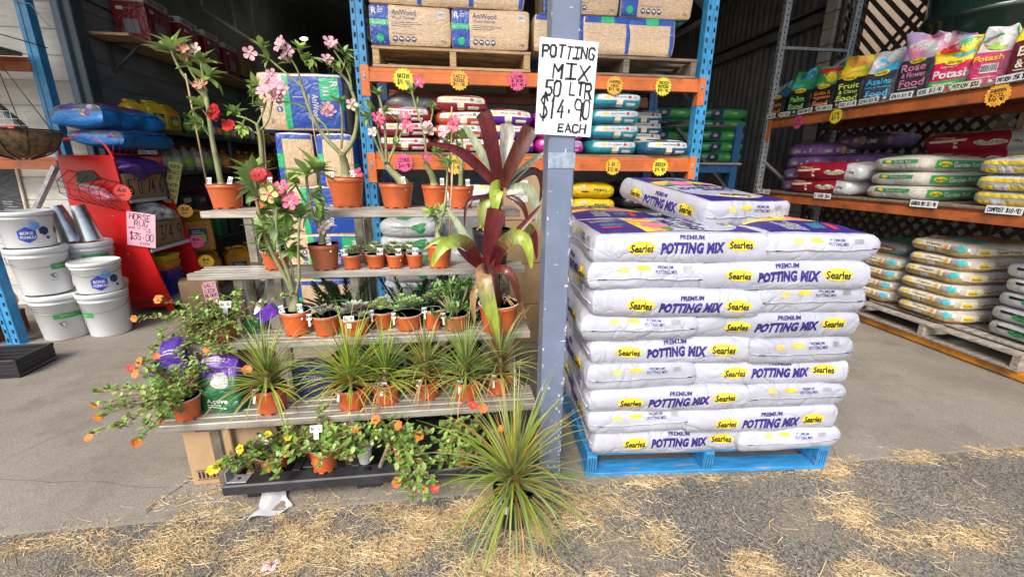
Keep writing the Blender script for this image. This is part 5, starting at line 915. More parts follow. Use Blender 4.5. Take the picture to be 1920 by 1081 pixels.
def cluster(b, p, n, l, dx, dz, r, mats):
    ax = Vector((dx, r.uniform(-.5, .1), dz)).normalized(); t1 = ax.orthogonal().normalized(); t2 = ax.cross(t1); ph = r.uniform(0, 6)
    n = int(n*1.5)+1; l *= 1.28
    for i in range(n):
        a = ph+i*2.4; k = r.uniform(.35, 1.25); d = ax*r.uniform(.35, .95)+(t1*math.cos(a)+t2*math.sin(a))*k
        L_ = l*r.uniform(.65, 1.12); leaf(b, Vector(p)-ax*.012*(i/n)*2, d, Vector((0, 0, 1))+ax*.6, L_, L_*r.uniform(.33, .46), r.choice(mats), r.uniform(.05, .5))
def flower_mesh(kind, R_=.033, petals=5, tube=True, wide=.95):
    o_, i_ = FM[kind]; b = MB(); r = random.Random(kind)
    if tube: b.lathe([(.004, -.038), (.006, -.022), (.012, -.004), (.014, .0)], i_, 10)
    for k in range(petals):
        a = 2*PI*k/petals; vs = []; fs = []; ca, sa = math.cos(a), math.sin(a)
        prof = ((.30, .22, 0), (.55, .55, .10), (.8, .62, .16), (1.0, .36, .12+r.uniform(-.05, .1)), (1.06, .0, .1))
        vs.append((ca*R_*.05, sa*R_*.05, 0))
        for q, w, z in prof:
            for sg in (-1, 0, 1):
                x, y = q*R_, sg*w*R_*wide*.62; vs.append((x*ca-y*sa, x*sa+y*ca, z*R_+abs(sg)*.08*R_*r.uniform(.5, 1.6)))
        b.add(vs, [(0, 1, 2), (0, 2, 3)], i_, True)
        b.add(vs, [f for j in range(len(prof)-1) for f in ((1+3*j, 2+3*j, 5+3*j, 4+3*j), (2+3*j, 3+3*j, 6+3*j, 5+3*j))], o_, True)
    b.lathe([(.16*R_, .02*R_), (.1*R_, .15*R_), (0, .2*R_)], i_, 8)
    return b.mesh('flower')
FLW = {k: flower_mesh(k) for k in ('pink', 'rose', 'coral', 'pale', 'yell')}
FLW['red'] = flower_mesh('red', .034, 8, True, 1.0)
for k in 'oyr': FLW[k] = flower_mesh(k, .017, 6, False, 1.1)
def flower(kind, p, root, r, s_=1.0, face=(0, -.8, .45)):
    o = bpy.data.objects.new('flower', FLW[kind]); C.objects.link(o); o.parent = root; o.location = p
    d = Vector(face)+Vector((r.uniform(-.7, .7), r.uniform(-.4, .4), r.uniform(-.4, .5))); o.rotation_euler = d.to_track_quat('Z', 'Y').to_euler(); o.scale = (s_,)*3; return o
POTM = {}
def pot_mesh(rr, h, m_, rim=None, rib=True):
    k = (round(rr, 3), round(h, 3), m_.name, rim)
    if k in POTM: return POTM[k]
    b = MB(); rb = rr*.78; n = 32
    b.lathe([(rb*.93, .004), (rb, .006), (rb*1.005, h*.10), (rr*.94, h*.80), (rr*.945, h*.81), (rr*.975, h*.825), (rr*.99, h*.985)], m_, n)
    rm = rim or m_
    b.lathe([(rr*.99, h*.985), (rr*1.015, h*.985), (rr*1.02, h), (rr*.95, h), (rr*.94, h*.9), (rr*.93, h*.86)], rm, n)
    for i in range(8):
        a = 2*PI*i/8+.2; b.box(-rb*.2, rb*.2, -.003, .003, 0, h*.05, m_, .001, Matrix.Translation((math.cos(a)*rb*.97, math.sin(a)*rb*.97, 0)) @ Matrix.Rotation(a+PI/2, 4, 'Z'))
    POTM[k] = b.mesh('pot'); return POTM[k]
def add_pot(root, rr, h, m_=None, rim=None):
    o = bpy.data.objects.new('pot', pot_mesh(rr, h, m_ or terra, rim)); C.objects.link(o); o.parent = root; o.rotation_euler = (0, 0, LR_.uniform(0, 6))
    b = MB(); r = random.Random(int(rr*1e4)); vs = [(0, 0, h*.88)]; n = 20
    for k in range(n): vs.append((rr*.945*math.cos(2*PI*k/n), rr*.945*math.sin(2*PI*k/n), h*.86+r.uniform(0, .006)))
    b.add(vs, [(0, 1+k, 1+(k+1) % n) for k in range(n)], soil, True); b.build('soil', root)
tagm = mat('white_plant_tag', (.72, .72, .68), .4, var=.04)
def plant_tag(root, p, w=.028, h=.05, text='$6·50', tilt=0.0, lean=-.3):
    b = MB(); M_ = Matrix.Translation(p) @ Matrix.Rotation(tilt, 4, 'Y') @ Matrix.Rotation(lean, 4, 'X')
    b.box(-w/2, w/2, -.0006, .0006, 0, h, tagm, 0, M_); b.box(-w*.2, w*.2, -.0006, .0006, -.03, 0, tagm, 0, M_)
    v, f = hand(text, w*.85, h*.42, 0, h*.55, .0022, len(text)+int(p[0]*999)); b.add([M_ @ Vector((x, -.0012, y)) for x, y in v], f, black); b.build('plant_tag', root)
def smooth(pts, k=3):
    P = [Vector(p) for p in pts]
    for _ in range(k-1):
        Q = [P[0]]
        for a, c in zip(P, P[1:]): Q += [a.lerp(c, .25), a.lerp(c, .75)]
        P = Q+[P[-1]]
    return P
ADL = {'P1': ('tall staked desert rose with coral buds at the left end of the top tier', (('pot', 0),)), 'P2': ('desert rose with red flowers and a big pink flower head, second pot on top tier', 0), 'P3': ('large branching desert rose with pale pink flowers, biggest pot on the top tier', 0), 'P4': ('fat based desert rose with several thin stems and rose flowers, top tier', 0), 'P5': ('small desert rose with a curved swollen stem, left of the last top tier pot', 0), 'P6': ('young desert rose with a plain green stem, rightmost pot of the top tier', 0), 'A': ('bushy desert rose behind the tall leafy one, left pot of the second tier', 0), 'B': ('desert rose with two long leafy stems, brownish pot on the second tier', 0), 'C': ('squat desert rose beside the small succulents, at the right of its tier', 0), 'D': ('tall many stemmed leafy desert rose in the leftmost pot of third tier', 0)}
wood_st = mat('bamboo_stake', (.42, .29, .15), .6, var=.15)
PLANTED = []
for k, v in AD.items():
    s_, t_, z_, rr, h = v['pot']; r = random.Random(k)
    root = thing('desert_rose', (ADL[k] if isinstance(ADL[k], str) else ADL[k][0]), 'potted plant', s_, t_, z_, 0, 'desert roses on the stand')
    add_pot(root, rr, h, terra if k != 'B' else mat('brown_terracotta_plastic', (.36, .10, .045), .5, var=.15), rimw if k in ('D', 'A') else None)
    b = MB()
    for i, (pts, r0, r1) in enumerate(v['st']):
        P = smooth(pts); n = len(P)
        rad = [r0+(r1-r0)*(j/(n-1))**(.55 if i == 0 and r0 > .015 else 1) for j in range(n)]
        rad = [q*(1+.10*noise.noise(P[j]*40+Vector((s_*9, 0, 0)))) for j, q in enumerate(rad)]
        if i == 0: P = [P[0]-Vector((0, 0, .03))]+P; rad = [r0*1.08]+rad
        b.tube(P, rad, caud if i == 0 else (stemg if r0 < .0065 else caud), 9)
    if k == 'D':
        for j in range(26):
            a = r.uniform(0, 6.3); q = r.uniform(.02, .06); b.tube([(-.004+math.cos(a)*.01, math.sin(a)*.01, h*.92), (math.cos(a)*q*.6, math.sin(a)*q*.6, h*.93+.008), (math.cos(a)*q, math.sin(a)*q, h*.9)], .0018, wood_st, 4)
    b.build('stem', root)
    b = MB()
    for (p, n_, l, dx, dz) in v['cl']: cluster(b, p, n_, l*(1.28 if k in 'P1DBA' else 1.05), dx, dz, r, (lf2, lf2, lf3, lf1) if k == 'P1' else (lf1, lf1, lf2, lf3))
    b.build('foliage', root)
    for p, kd in v['fl']: flower(kd, p, root, r, r.uniform(.85, 1.15), (r.uniform(-.5, .5), -.9, .35))
    if v['sk']:
        b = MB(); b.tube(v['sk'], .0042 if k != 'P3' else .003, wood_st, 6); b.build('stake', root)
    plant_tag(root, (rr*.55, -rr*.6, h*.95), .022, .045, '$20', r.uniform(-.2, .3))
    if k in ('P1', 'P2', 'D', 'P3'): plant_tag(root, (-rr*.6, -rr*.55, h*.95), .022, .04, '$35', r.uniform(-.4, .1))
# ---- grass like plants
gm = [leafm('grass_blade_'+k, c, .45, .2) for k, c in (('lime', (.40, .50, .06)), ('green', (.21, .34, .06)), ('dark', (.13, .22, .06)), ('olive', (.33, .36, .14)), ('straw', (.52, .34, .09)), ('rust', (.30, .15, .06)))]
def blade(b, p, az, el, l, w, m_, dr, seg=7):
    d = Vector((math.cos(az)*math.cos(el), math.sin(az)*math.cos(el), math.sin(el))); s_ = Vector((-math.sin(az), math.cos(az), 0)); P = Vector(p); vs = []; fs = []; st = l/seg
    for i in range(seg+1):
        u = i/seg; ww = w*(1-u**1.6)*.5+.0004; vs += [P-s_*ww, P+Vector((0, 0, -ww*.5)), P+s_*ww]
        d = (d+Vector((0, 0, -dr*st*(1+1.6*u)))).normalized(); P = P+d*st
    for i in range(seg): a = 3*i; fs += [(a, a+1, a+4, a+3), (a+1, a+2, a+5, a+4)]
    b.add(vs, fs, m_, True)
GL_ = ['fine leaved grassy plant with yellowing tips, leftmost on the bottom tier', 'wide bright green grassy plant, second from left on the bottom tier', 'short bright green grassy plant with a white tag, bottom tier', 'upright grassy plant with bronze centre leaves, bottom tier', 'green grassy plant left of the bronze one by the column', 'bronze tinted grassy plant next to the column on the bottom tier', 'large fountain shaped grassy plant in a black pot on the straw']
for i, (pp, cr, ln) in enumerate(GRASS):
    s_, t_, z_, rr, h = pp; r = random.Random(200+i); root = thing('grassy_plant', GL_[i], 'potted plant', s_, t_, z_, 0, 'grassy plants' if i < 6 else None)
    add_pot(root, rr, h, potblk if i == 6 else terra); cz = cr[2] if i < 6 else .235; c0 = (cr[0]*.5, cr[1], h*.9)
    mix = ((0, 0, 1, 3, 4, 1), (0, 0, 1, 1, 4, 0), (1, 1, 1, 0, 2, 1), (3, 1, 3, 5, 0, 4), (1, 1, 2, 0, 3, 2), (3, 5, 2, 3, 5, 1), (0, 3, 1, 3, 0, 4, 3))[i]
    b = MB(); n = (135, 150, 130, 130, 140, 130, 250)[i]; big = i == 6
    for k in range(n):
        u = k/n; el = R(86)-u**.8*R(74 if not big else 97)+r.uniform(-.15, .15); az = r.uniform(0, 2*PI)+.35*math.sin(k*1.7); zz = h*.93+(cz-h*.93)*(1-u)*1.0
        m_ = gm[r.choice(mix)] if u < .8 else gm[r.choice((3, 4, 0, 0))] if not big else gm[r.choice((0, 3, 1, 3))]
        blade(b, (c0[0]+math.cos(az)*.012*u, math.sin(az)*.012*u, zz), az, el, ln*(1.05 if not big else .95)*r.uniform(.5, 1.12)*(1 if u < .8 else .9 if not big else .8), (.0088 if not big else .0098)*r.uniform(.7, 1.15), m_, (r.uniform(.6, 3.4) if not big or r.random() > .2 else r.uniform(3.5, 7))*(.27/ln), 8)
    for k in range(7 if not big else 12):
        az = r.uniform(-PI, 0); blade(b, (c0[0]+math.cos(az)*.02, math.sin(az)*.03, h*.98), az, R(r.uniform(5, 35)), ln*r.uniform(.5, .85), .007, gm[r.choice((4, 4, 5))], r.uniform(7, 12)*(.27/ln), 9)
    for k in range(26):
        az = r.uniform(0, 6.3); blade(b, (c0[0]+math.cos(az)*.01, math.sin(az)*.01, h*.9+(cz-h*.9)*r.random()), az, R(r.uniform(10, 70)), ln*.17, .011, gm[5], 2, 3)
    b.build('foliage', root)
    b = MB(); b.tube([(c0[0], 0, h*.85), (c0[0], 0, h*.93), (c0[0], 0, max(cz, h*.95))], [.016, .02, .012], gm[5], 8); b.build('stem', root)
    plant_tag(root, (-.01 if i == 2 else -rr*.5, -rr*.85, h*.86), .04 if i in (2, 6) else .026, .03, '$12·00', R(4), -.5)
# ---- succulents
sgm = [leafm('succulent_'+k, c, .5, .15) for k, c in (('grey', (.40, .50, .38)), ('green', (.30, .46, .17)), ('lime', (.46, .56, .24)), ('tip', (.34, .12, .12)), ('dark', (.10, .24, .04)))]
def rosette(b, p, R_, n, r, ma, mt, up=.35, wk=.42):
    for i in range(n):
        u = i/n; a = i*2.399; el = 1.35-u*1.15; l = R_*(.35+.65*u); d = Vector((math.cos(a)*math.cos(el), math.sin(a)*math.cos(el), math.sin(el)))
        leaf(b, Vector(p)+d*R_*.05, d, Vector((0, 0, 1))+d*.01-Vector((math.cos(a), math.sin(a), 0))*.2, l, l*wk+R_*.08, ma if r.random() > .15 else r.choice((ma, mt)), -.25, 4, (.55, .9, 1, .75, 0), .18)
        if mt is not ma and u < .75: leaf(b, Vector(p)+d*(R_*.05+l*.72)+Vector((0, 0, .0012)), d, Vector((0, 0, 1)), l*.33, l*wk*.6, mt, -.25, 2, (.8, .6, 0), .15)
SL = ['pot of tiny grey green rosettes, first succulent on the third tier', 'grey rosette with plum tips and a white tag, third tier', 'pale lime mounding rosettes, third tier', 'dark green spiky succulent, third tier', 'small green succulent tucked behind the grass, third tier', 'bushy green jade plant, rightmost succulent on its tier']
for i, pp in enumerate(SUCC):
    s_, t_, z_, rr, h = pp; r = random.Random(300+i); root = thing('succulent_plant', SL[i], 'potted plant', s_, t_, z_, 0, 'succulents on the third tier'); add_pot(root, rr, h, terra, rimw); b = MB(); z0 = h*.95
    if i == 0:
        for k in range(26): a, q = r.uniform(0, 6.3), rr*.85*r.random()**.5; rosette(b, (math.cos(a)*q, math.sin(a)*q, z0+.030-q*.25+r.uniform(0, .01)), .024, 12, r, sgm[0], sgm[3])
    elif i == 1: rosette(b, (0, 0, z0+.025), .085, 38, r, sgm[0], sgm[3]); rosette(b, (.04, -.04, z0+.01), .048, 18, r, sgm[0], sgm[3]); rosette(b, (-.05, .0, z0+.015), .048, 18, r, sgm[0], sgm[3])
    elif i == 2:
        for k in range(20): a, q = r.uniform(0, 6.3), rr*1.05*r.random()**.5; rosette(b, (math.cos(a)*q, math.sin(a)*q, z0+.06-q*.6), .034, 15, r, sgm[2], sgm[2])
    elif i in (3, 4):
        for k in range(16 if i == 3 else 9): a, q = r.uniform(0, 6.3), rr*.9*r.random()**.5; rosette(b, (math.cos(a)*q, math.sin(a)*q, z0+.03+r.uniform(0, .05)), .044, 14, r, sgm[1], sgm[1] if i == 3 else sgm[3], wk=.3)
    else:
        for k in range(52):
            a = r.uniform(0, 6.3); q = r.uniform(.02, .13); zt2 = z0+r.uniform(.04, .19)-q*.4; p1 = Vector((math.cos(a)*q, math.sin(a)*q, zt2)); b.tube([(0, 0, z0-.02), Vector((p1.x*.4, p1.y*.4, z0+.03)), p1], [.006, .004, .003], caud, 5)
            for j in range(9): d = Vector((r.uniform(-1, 1), r.uniform(-1, 1), r.uniform(-.1, 1.3))); leaf(b, p1+Vector((r.uniform(-.01, .01), r.uniform(-.01, .01), r.uniform(-.025, .01))), d, (0, 0, 1), .032, .015, sgm[4] if r.random() > .3 else sgm[1], .0, 3, (.5, 1, .9, .0), .25)
    b.build('foliage', root); plant_tag(root, (-rr*.2 if i == 1 else -rr*.85, -rr*.9, h*.92), .048 if i == 1 else .022, .028, '$6·50', R(-3), -.25)
ML = ['leftmost of the four tiny succulent pots on the second tier', 'second from left of the tiny succulent pots', 'third from left of the tiny succulent pots', 'rightmost of the four tiny succulent pots, price tag in front']
for i, pp in enumerate(SMALL+[(SMALL[0][0]+.08, SMALL[0][1]+.10, .9, .046, .072), (SMALL[1][0]+.06, SMALL[1][1]+.10, .9, .046, .072), (SMALL[2][0]+.05, SMALL[2][1]+.10, .9, .046, .072)]):
    s_, t_, z_, rr, h = pp; r = random.Random(340+i); root = thing('small_succulent', ML[i] if i < 4 else 'small succulent in the back row, behind the '+('first', 'second', 'third')[i-4]+' tiny pot', 'potted plant', s_, t_, z_, 0, 'tiny succulents on the second tier'); add_pot(root, rr, h, terra, rimw); b = MB()
    if i != 3: rosette(b, (0, 0, h*1.0), .058, 32, r, sgm[1], sgm[3], wk=.34); rosette(b, (.015, .015, h+.022), .042, 20, r, sgm[1], sgm[3], wk=.34)
    else: rosette(b, (0, 0, h*.98), .042, 20, r, sgm[0], sgm[0])
    b.build('foliage', root); plant_tag(root, ((-.5, .55, .5, .1, .3, .3, .3)[i]*rr, -rr*.55, h*.98), .030, .034, '$4·50', (-.2, .1, -.1, .05, .1, .1, .1)[i], -.1)
# ---- portulacas
pg = [leafm('portulaca_leaf', (.20, .37, .07), .4, .2), leafm('portulaca_pale_leaf', (.38, .50, .13), .4, .2), leafm('portulaca_red_leaf', (.26, .17, .08), .4)]; pst = mat('portulaca_stem', (.30, .10, .09), .5, var=.2)
PLB = {'left': 'sprawling orange flowered portulaca spilling left off the bottom tier', 'up': 'portulaca with long red stems above the purple packets, left of third tier', 'g1': 'yellow flowered portulaca, leftmost pot on the black plastic pallet', 'g2': 'portulaca in a large tilted pot, middle of the black plastic pallet', 'g3': 'orange flowered portulaca trailing over the edge of the black plastic pallet', 'g4': 'portulaca half hidden behind the fountain grass by the column'}
for k, v in PORT.items():
    s_, t_, z_, rr, h = v['pot']; r = random.Random('p'+k); root = thing('portulaca_plant', PLB[k], 'potted plant', s_, t_, z_, 0, 'portulacas'); add_pot(root, rr, h, terra, rimw); bs = MB(); bl_ = MB()
    small = k in ('left', 'up')
    sprays = list(v['sp'])
    for _ in range(36 if small else 19):
        a = r.uniform(0, 6.3); q = r.uniform(.04, .15 if not small else .16); sprays.append([(0, 0, h*.9), (math.cos(a)*q*.5, math.sin(a)*q*.5, h+.04), (math.cos(a)*q, math.sin(a)*q, h+r.uniform(-.05, .11))])
    if k == 'up':
        for _ in range(46): x_ = r.uniform(-.20, .06); sprays.append([(0, 0, h*.9), (x_*.5, -.05, h+.03), (x_, r.uniform(-.13, .0), h+r.uniform(-.22, .06))])
    if k == 'left':
        for _ in range(18): x_ = r.uniform(-.14, .14); sprays.append([(0, 0, h*.9), (x_*.5, .02, h+.08), (x_, r.uniform(-.03, .08), h+r.uniform(.05, .22))])
    for sp_ in sprays:
        P = smooth([(0, 0, h*.88)]+[Vector(q) for q in sp_[1:]], 4); bs.tube(P, [.0026-.0014*j/len(P) for j in range(len(P))], pst, 5, False); L_ = sum((P[j+1]-P[j]).length for j in range(len(P)-1)); nn_ = max(7, int(L_/(.0055 if not small else .0058)))
        for j in range(nn_):
            u = (j+r.random())/nn_
            if u < .18: continue
            q = P[min(len(P)-1, int(u*len(P)))]+Vector((r.uniform(-1, 1), r.uniform(-1, 1), r.uniform(-1, 1)))*.007; d = Vector((r.uniform(-1, 1), r.uniform(-1, 1), r.uniform(-.4, 1))); l = r.uniform(.014, .024)*(1.5 if not small else 1.15)
            leaf(bl_, q, d, (0, 0, 1), l, l*.56, pg[0 if r.random() < .5 else 1] if r.random() > .12 else pg[2], .1, 3, (.4, 1, .95, .0), .1)
        for j in range(6): d = rdir(r); leaf(bl_, P[-1], d, (0, 0, 1), .018, .010, pg[1 if r.random() < .6 else 0], .1, 3, (.4, 1, .95, .0), .1)
    bs.build('stem', root); bl_.build('foliage', root)
    for p, kd in v['fl']: flower(kd, p, root, r, r.uniform(.8, 1.2), (0, -.8, .6))
    if k in ('up', 'g1', 'g2'): plant_tag(root, (-.02 if k != 'up' else .03, -rr*.3 if k == 'up' else .0, h+.06), .05, .03, '$6·50', R(-12) if k == 'g1' else 0, -.3)
# ---- bromeliads
def grad(key, stops, axis_scale=1.0):
    return leafm(key, stops, .3, .22, .15)
BC = {'m': (.125, .016, .02), 'b': (.11, .03, .02), 'g': (.36, .35, .28), 'p': (.33, .38, .24), 'd': (.075, .02, .018), 'l': (.34, .44, .05), 'o': (.25, .28, .07), 't': (.42, .26, .12), 'k': (.44, .25, .12), 'r': (.175, .035, .028)}
def brom_mat(a, c, q):
    A_, B_ = Vector(BC[a]), Vector(BC[c]); k = 'bromeliad_'+a+(c+str(int(q*4)) if q else ''); v = A_.lerp(B_, q)
    if k not in MATS:
        leafm(k, tuple(v), .32, .28, .08); [x for x in MATS[k].node_tree.nodes if x.type == 'MIX_SHADER'][0].inputs[0].default_value = .10; mp = [x for x in MATS[k].node_tree.nodes if x.type == 'MAPPING'][0]; mp.inputs['Scale'].default_value = (7, 7, 1.2)
    return MATS[k]
bm_ = {k: brom_mat(k, k, 0) for k in BC}
def strap(b, pts, w, keys, tipw=.28, blunt=False):
    P = smooth(pts, 4); n = len(P); vs = []; fs = {}; up_ = None
    for i, p in enumerate(P):
        d = (P[min(i+1, n-1)]-P[max(i-1, 0)]).normalized(); view = Vector((0, -1, .25)); s_ = d.cross(view)
        if s_.length < .1: s_ = up_ or Vector((1, 0, 0))
        s_.normalize()
        if up_ is not None and s_.dot(up_) < 0: s_ = -s_
        if up_ is not None: s_ = (s_+up_*1.2).normalized()
        up_ = s_; nn_ = s_.cross(d); u = i/(n-1)
        ww = w/2*(.72+.28*min(1, u*3))*((1-((u-.45)/.55)**1.35*.98) if u > .45 else 1); ww = max(ww, .0015)
        if blunt: ww = w/2*(.62+.38*min(1, u*2))*(1 if u < .82 else 1-((u-.82)/.18)**2.2*.96)
        vs += [p-s_*ww+nn_*ww*.30, p-s_*ww*.5+nn_*ww*.05, p, p+s_*ww*.5+nn_*ww*.05, p+s_*ww+nn_*ww*.30]
        if i < n-1:
            g_ = u*(len(keys)-1); k0 = min(int(g_), len(keys)-1); k1 = min(k0+1, len(keys)-1); q_ = round((g_-k0)*4)/4
            kk = (keys[k0], keys[k1], q_ if keys[k0] != keys[k1] else 0)
            for j in range(4): fs.setdefault(kk, []).append((5*i+j, 5*i+j+1, 5*i+5+j+1, 5*i+5+j))
    for kk, ff in fs.items(): b.add(vs, ff, brom_mat(*kk), True)
cmap = {'ol': ('r', 'k', 'k', 'o', 'l', 'l', 'o'), 'ml': ('m', 'm', 'o', 'l', 'l', 'l'), 'pm': ('p', 'l', 'm', 'm'), 'br': ('r', 'r', 'b', 't'), 'm': ('r', 'm', 'm', 'm', 'd')}
for half, lab, pi_, mp_ in (((12, 24), 'maroon and lime bromeliad in a terracotta pot, arching leaves over the third tier', 0, terra), ((0, 12), 'dark maroon bromeliad in a black pot, standing up behind the lower one', 1, potblk)):
    s_, t_, z_, rr, h = BPOT[pi_]; root = thing('bromeliad_plant', lab, 'potted plant', s_, t_, z_, 0); add_pot(root, rr, h, mp_, rimw if pi_ == 0 else None)
    for key, pts, wpx in BROM[half[0]:half[1]]:
        b = MB(); dist = 2.35 if pi_ else 2.15
        loc_ = [Vector((p[0]-s_, p[1]-t_, p[2]-z_)) for p in pts]; strap(b, loc_, wpx*.92*dist/790, cmap.get(key, (key, key)), blunt=key in 'mbg' and wpx > 24); b.build('leaf', root)
    b = MB(); top_ = Vector((BROM[half[0]][1][0][0]-s_, BROM[half[0]][1][0][1]-t_, BROM[half[0]][1][0][2]-z_)); b.tube([(0, 0, h*.8), (top_.x*.5, top_.y*.5, (h+top_.z)/2), top_], [.03, .03, .022], bm_['d'], 9)
    r = random.Random(9+pi_)
    for j in range(7): a = r.uniform(0, 6.3); b.tube([(math.cos(a)*.03, math.sin(a)*.03, h*.85), (math.cos(a)*.05, math.sin(a)*.05, h+.03), (math.cos(a)*.09, math.sin(a)*.09, h*.97)], .004, bm_['t'], 5)
    b.build('stem', root)
# ---- ferns behind the third tier
fg = [leafm('fern_dark', (.035, .085, .03), .4), leafm('fern_mid', (.06, .13, .04), .4)]
for i, (s_, t_, lab) in enumerate(((-.62, 2.30, 'dark leathery fern behind the tiny rosettes'), (-.22, 2.34, 'feathery fern behind the lime succulents'), (.02, 2.36, 'feathery fern in the shade of the jade plant'))):
    r = random.Random(500+i); root = thing('fern_plant', lab, 'potted plant', s_, t_, .012, 0, 'ferns in the shade under the stand'); o = add_pot(root, .11, .36, potblk); b = MB()
    for k in range(36):
        a = r.uniform(0, 6.3); q = r.uniform(.10, .27); P = smooth([(0, 0, .34), (math.cos(a)*q*.5, math.sin(a)*q*.45-.03, .34+r.uniform(.22, .40)), (math.cos(a)*q, math.sin(a)*q*.8-.05, .34+r.uniform(.2, .5))], 4); b.tube(P, .002, fg[0], 4, False)
        for j in range(2, len(P)-1):
            d = (P[j+1]-P[j-1]).normalized(); s2 = d.cross(Vector((0, 0, 1))); l = .065*(1-abs(j/len(P)-.45))
            for sg in (1, -1): leaf(b, P[j], s2*sg+d*.5, (0, 0, 1), l, l*(.42 if i == 0 else .24), fg[k % 2], .2, 3, (.6, 1, .7, 0), .1)
    b.build('foliage', root)
ORDW = 'first second third fourth fifth sixth seventh eighth ninth tenth eleventh twelfth thirteenth fourteenth fifteenth sixteenth'.split()
# ================================================================ the left side
redm = mat('red_gloss_paint', (.62, .012, .012), .30, var=.08, scale=4, coat=.2, stain=((.35, .01, .01), 5, .62, .2))
redd = mat('red_wire', (.5, .02, .02), .35)
wht = mat('white_plastic', (.68, .69, .69), .38, var=.05, scale=4, coat=.1, stain=((.5, .49, .45), 7, .64, .2)); wire = mat('galvanised_wire', (.30, .30, .30), .35, metal=.7); blkw = mat('black_wire', (.02, .02, .02), .5)
RS = thing('display_stand', 'red metal display stand with sloping side panels, beside the white buckets', 'display stand', 0, 0)
prof = [(-3.42, .13), (-3.42, 1.475), (-2.985, 1.475), (-2.975, 1.23), (-2.945, 1.02), (-2.79, .19), (-2.775, .10), (-2.775, .012), (-2.815, .012), (-2.84, .10), (-2.87, .13)]
for y in (4.28, 4.90):
    b = MB(); M_ = Matrix(((1, 0, 0, 0), (0, 0, 1, y), (0, 1, 0, 0), (0, 0, 0, 1)))
    n_ = len(prof); v0 = [(x, y, z) for x, z in prof]; v1 = [(x, y+.022, z) for x, z in prof]; b.add(v0+v1, [tuple(range(n_-1, -1, -1)), tuple(range(n_, 2*n_))]+[(i, (i+1) % n_, n_+(i+1) % n_, n_+i) for i in range(n_)], redm)
    b.box(-3.42, -3.38, y, y+.022, .012, .13, redm)
    for (x, z) in ((-3.2, 1.05), (-3.25, .95), (-3.05, .6), (-3.3, .6), (-3.1, .95)): b.tube([(x, y-.002, z), (x, y+.001, z)], .006, alu, 8)
    b.build('side_panel', RS)
    b = MB(); b.tube(smooth([(-3.40, y+.011, 1.46), (-3.40, y+.011, 1.60), (-3.38, y+.011, 1.605), (-3.10, y+.011, 1.605), (-3.03, y+.011, 1.58), (-2.985, y+.011, 1.44)], 3), .013, redm, 8); b.build('hoop', RS)
b = MB(); b.box(-3.42, -3.40, 4.302, 4.90, .13, 1.475, redm); b.build('back_panel', RS)
for z, s1 in ((1.09, -2.95), (.635, -2.87), (.11, -2.81)):
    b = MB(); b.box(-3.40, s1, 4.302, 4.90, z-.02, z-.006, redm); b.box(s1, s1+.012, 4.302, 4.90, z-.03, z, wht, .002); b.box(-3.40, s1, 4.302, 4.90, z-.006, z-.001, wht); b.build('shelf', RS)
b = MB(); b.box(-3.36, -2.80, 4.262, 4.279, .085, .115, redm); b.build('foot_rail', RS); b = MB()
for i in range(9): b.tube([(-2.99, 4.3+i*.075, 1.49), (-2.97, 4.3+i*.075, 1.57)], .003, redd, 5)
b.tube([(-2.99, 4.29, 1.49), (-2.99, 4.91, 1.49)], .004, redd, 5); b.tube([(-2.97, 4.29, 1.57), (-2.97, 4.91, 1.57)], .004, redd, 5); b.box(-2.992, -2.988, 4.29, 4.91, 1.48, 1.492, redd); b.build('front_rail', RS)
# zipped rug bags on top
rugb = pl('blue_fabric', (.01, .17, .50), .5); rugp = pl('purple_fabric', (.10, .035, .22), .5); clr = pl('smoky_clear', (.13, .12, .14), .15); navytrim = mat('navy_trim', (.01, .02, .06), .5)
for i, (lab, s_, t_, z_, h, sd) in enumerate((('blue zipped horse rug bag under another, on top of the red stand', -3.10, 4.66, 1.625, .13, 71), ('blue zipped horse rug bag with a clear top, uppermost on the red stand', -3.14, 4.61, 1.79, .18, 72))):
    me = bag_mesh('horse_rug_bag', .72, .36, h, 'brick', rugb, [(fc, rect(.68, .008, 0, .32*h, 12, 1), navytrim, 1, .06) for fc in 'fb']+[(fc, rect(.32, .008, 0, .32*h, 8, 1), navytrim, 1, .06) for fc in 'lr']+[('t', blob(.4, .22, .05, 0, 5), rugp, 1, .06), ('t', blob(.08, .05, .28, -.1, 8), white_i, 2, .04), ('f', rect(.10, .03, .22, .0, 4, 1), navytrim, 1, .05)], sd, 3.6, zones=lambda fc, u, v: (rugp if noise.noise(Vector((u*2.5, v, sd))) > .1 else clr) if (fc == 't' and abs(u) < .97) or (fc in 'flr' and v > .30+.25*math.sin(u*4+sd)) else None, n=(20, 10, 6))
    bag('horse_rug_bag', me, lab, 'rug bag', s_, t_, z_, -PI/2+R(2-5*i), 'blue horse rug bags')
def carton(label, s, t, z, w, d, h, rot=0, deco=(), name='cardboard_box', open_=False, tape=True):
    b = MB(); b.box(-w/2, w/2, -d/2, d/2, 0, h if not open_ else h-.002, cardm, .004)
    if tape: b.box(-.025, .025, -d/2-.001, d/2+.001, h*.0, h+.001, mat('brown_tape', (.36, .24, .12), .3))
    b.box(-w/2+.004, w/2-.004, -.002, .002, h, h+.0012, slotm)
    fn = PL((0, -d/2-.0022, h/2), (1, 0, 0), (0, 0, 1)); fr = PL((w/2+.0015, 0, h/2), (0, 1, 0), (0, 0, 1))
    for side, vf, m_ in deco: b.flat(vf, fn if side == 'f' else fr, m_)
    return tag(place(b.build(name), s, t, z, rot), label, 'box')
carton('cardboard box marked 5 foot on the upper shelf of the red stand', -3.15, 4.60, 1.09, .36, .55, .23, 0, [('r', hand("5'0\"/4'6", .46, .13, 0, 0, .012, 3), black)], tape=False)
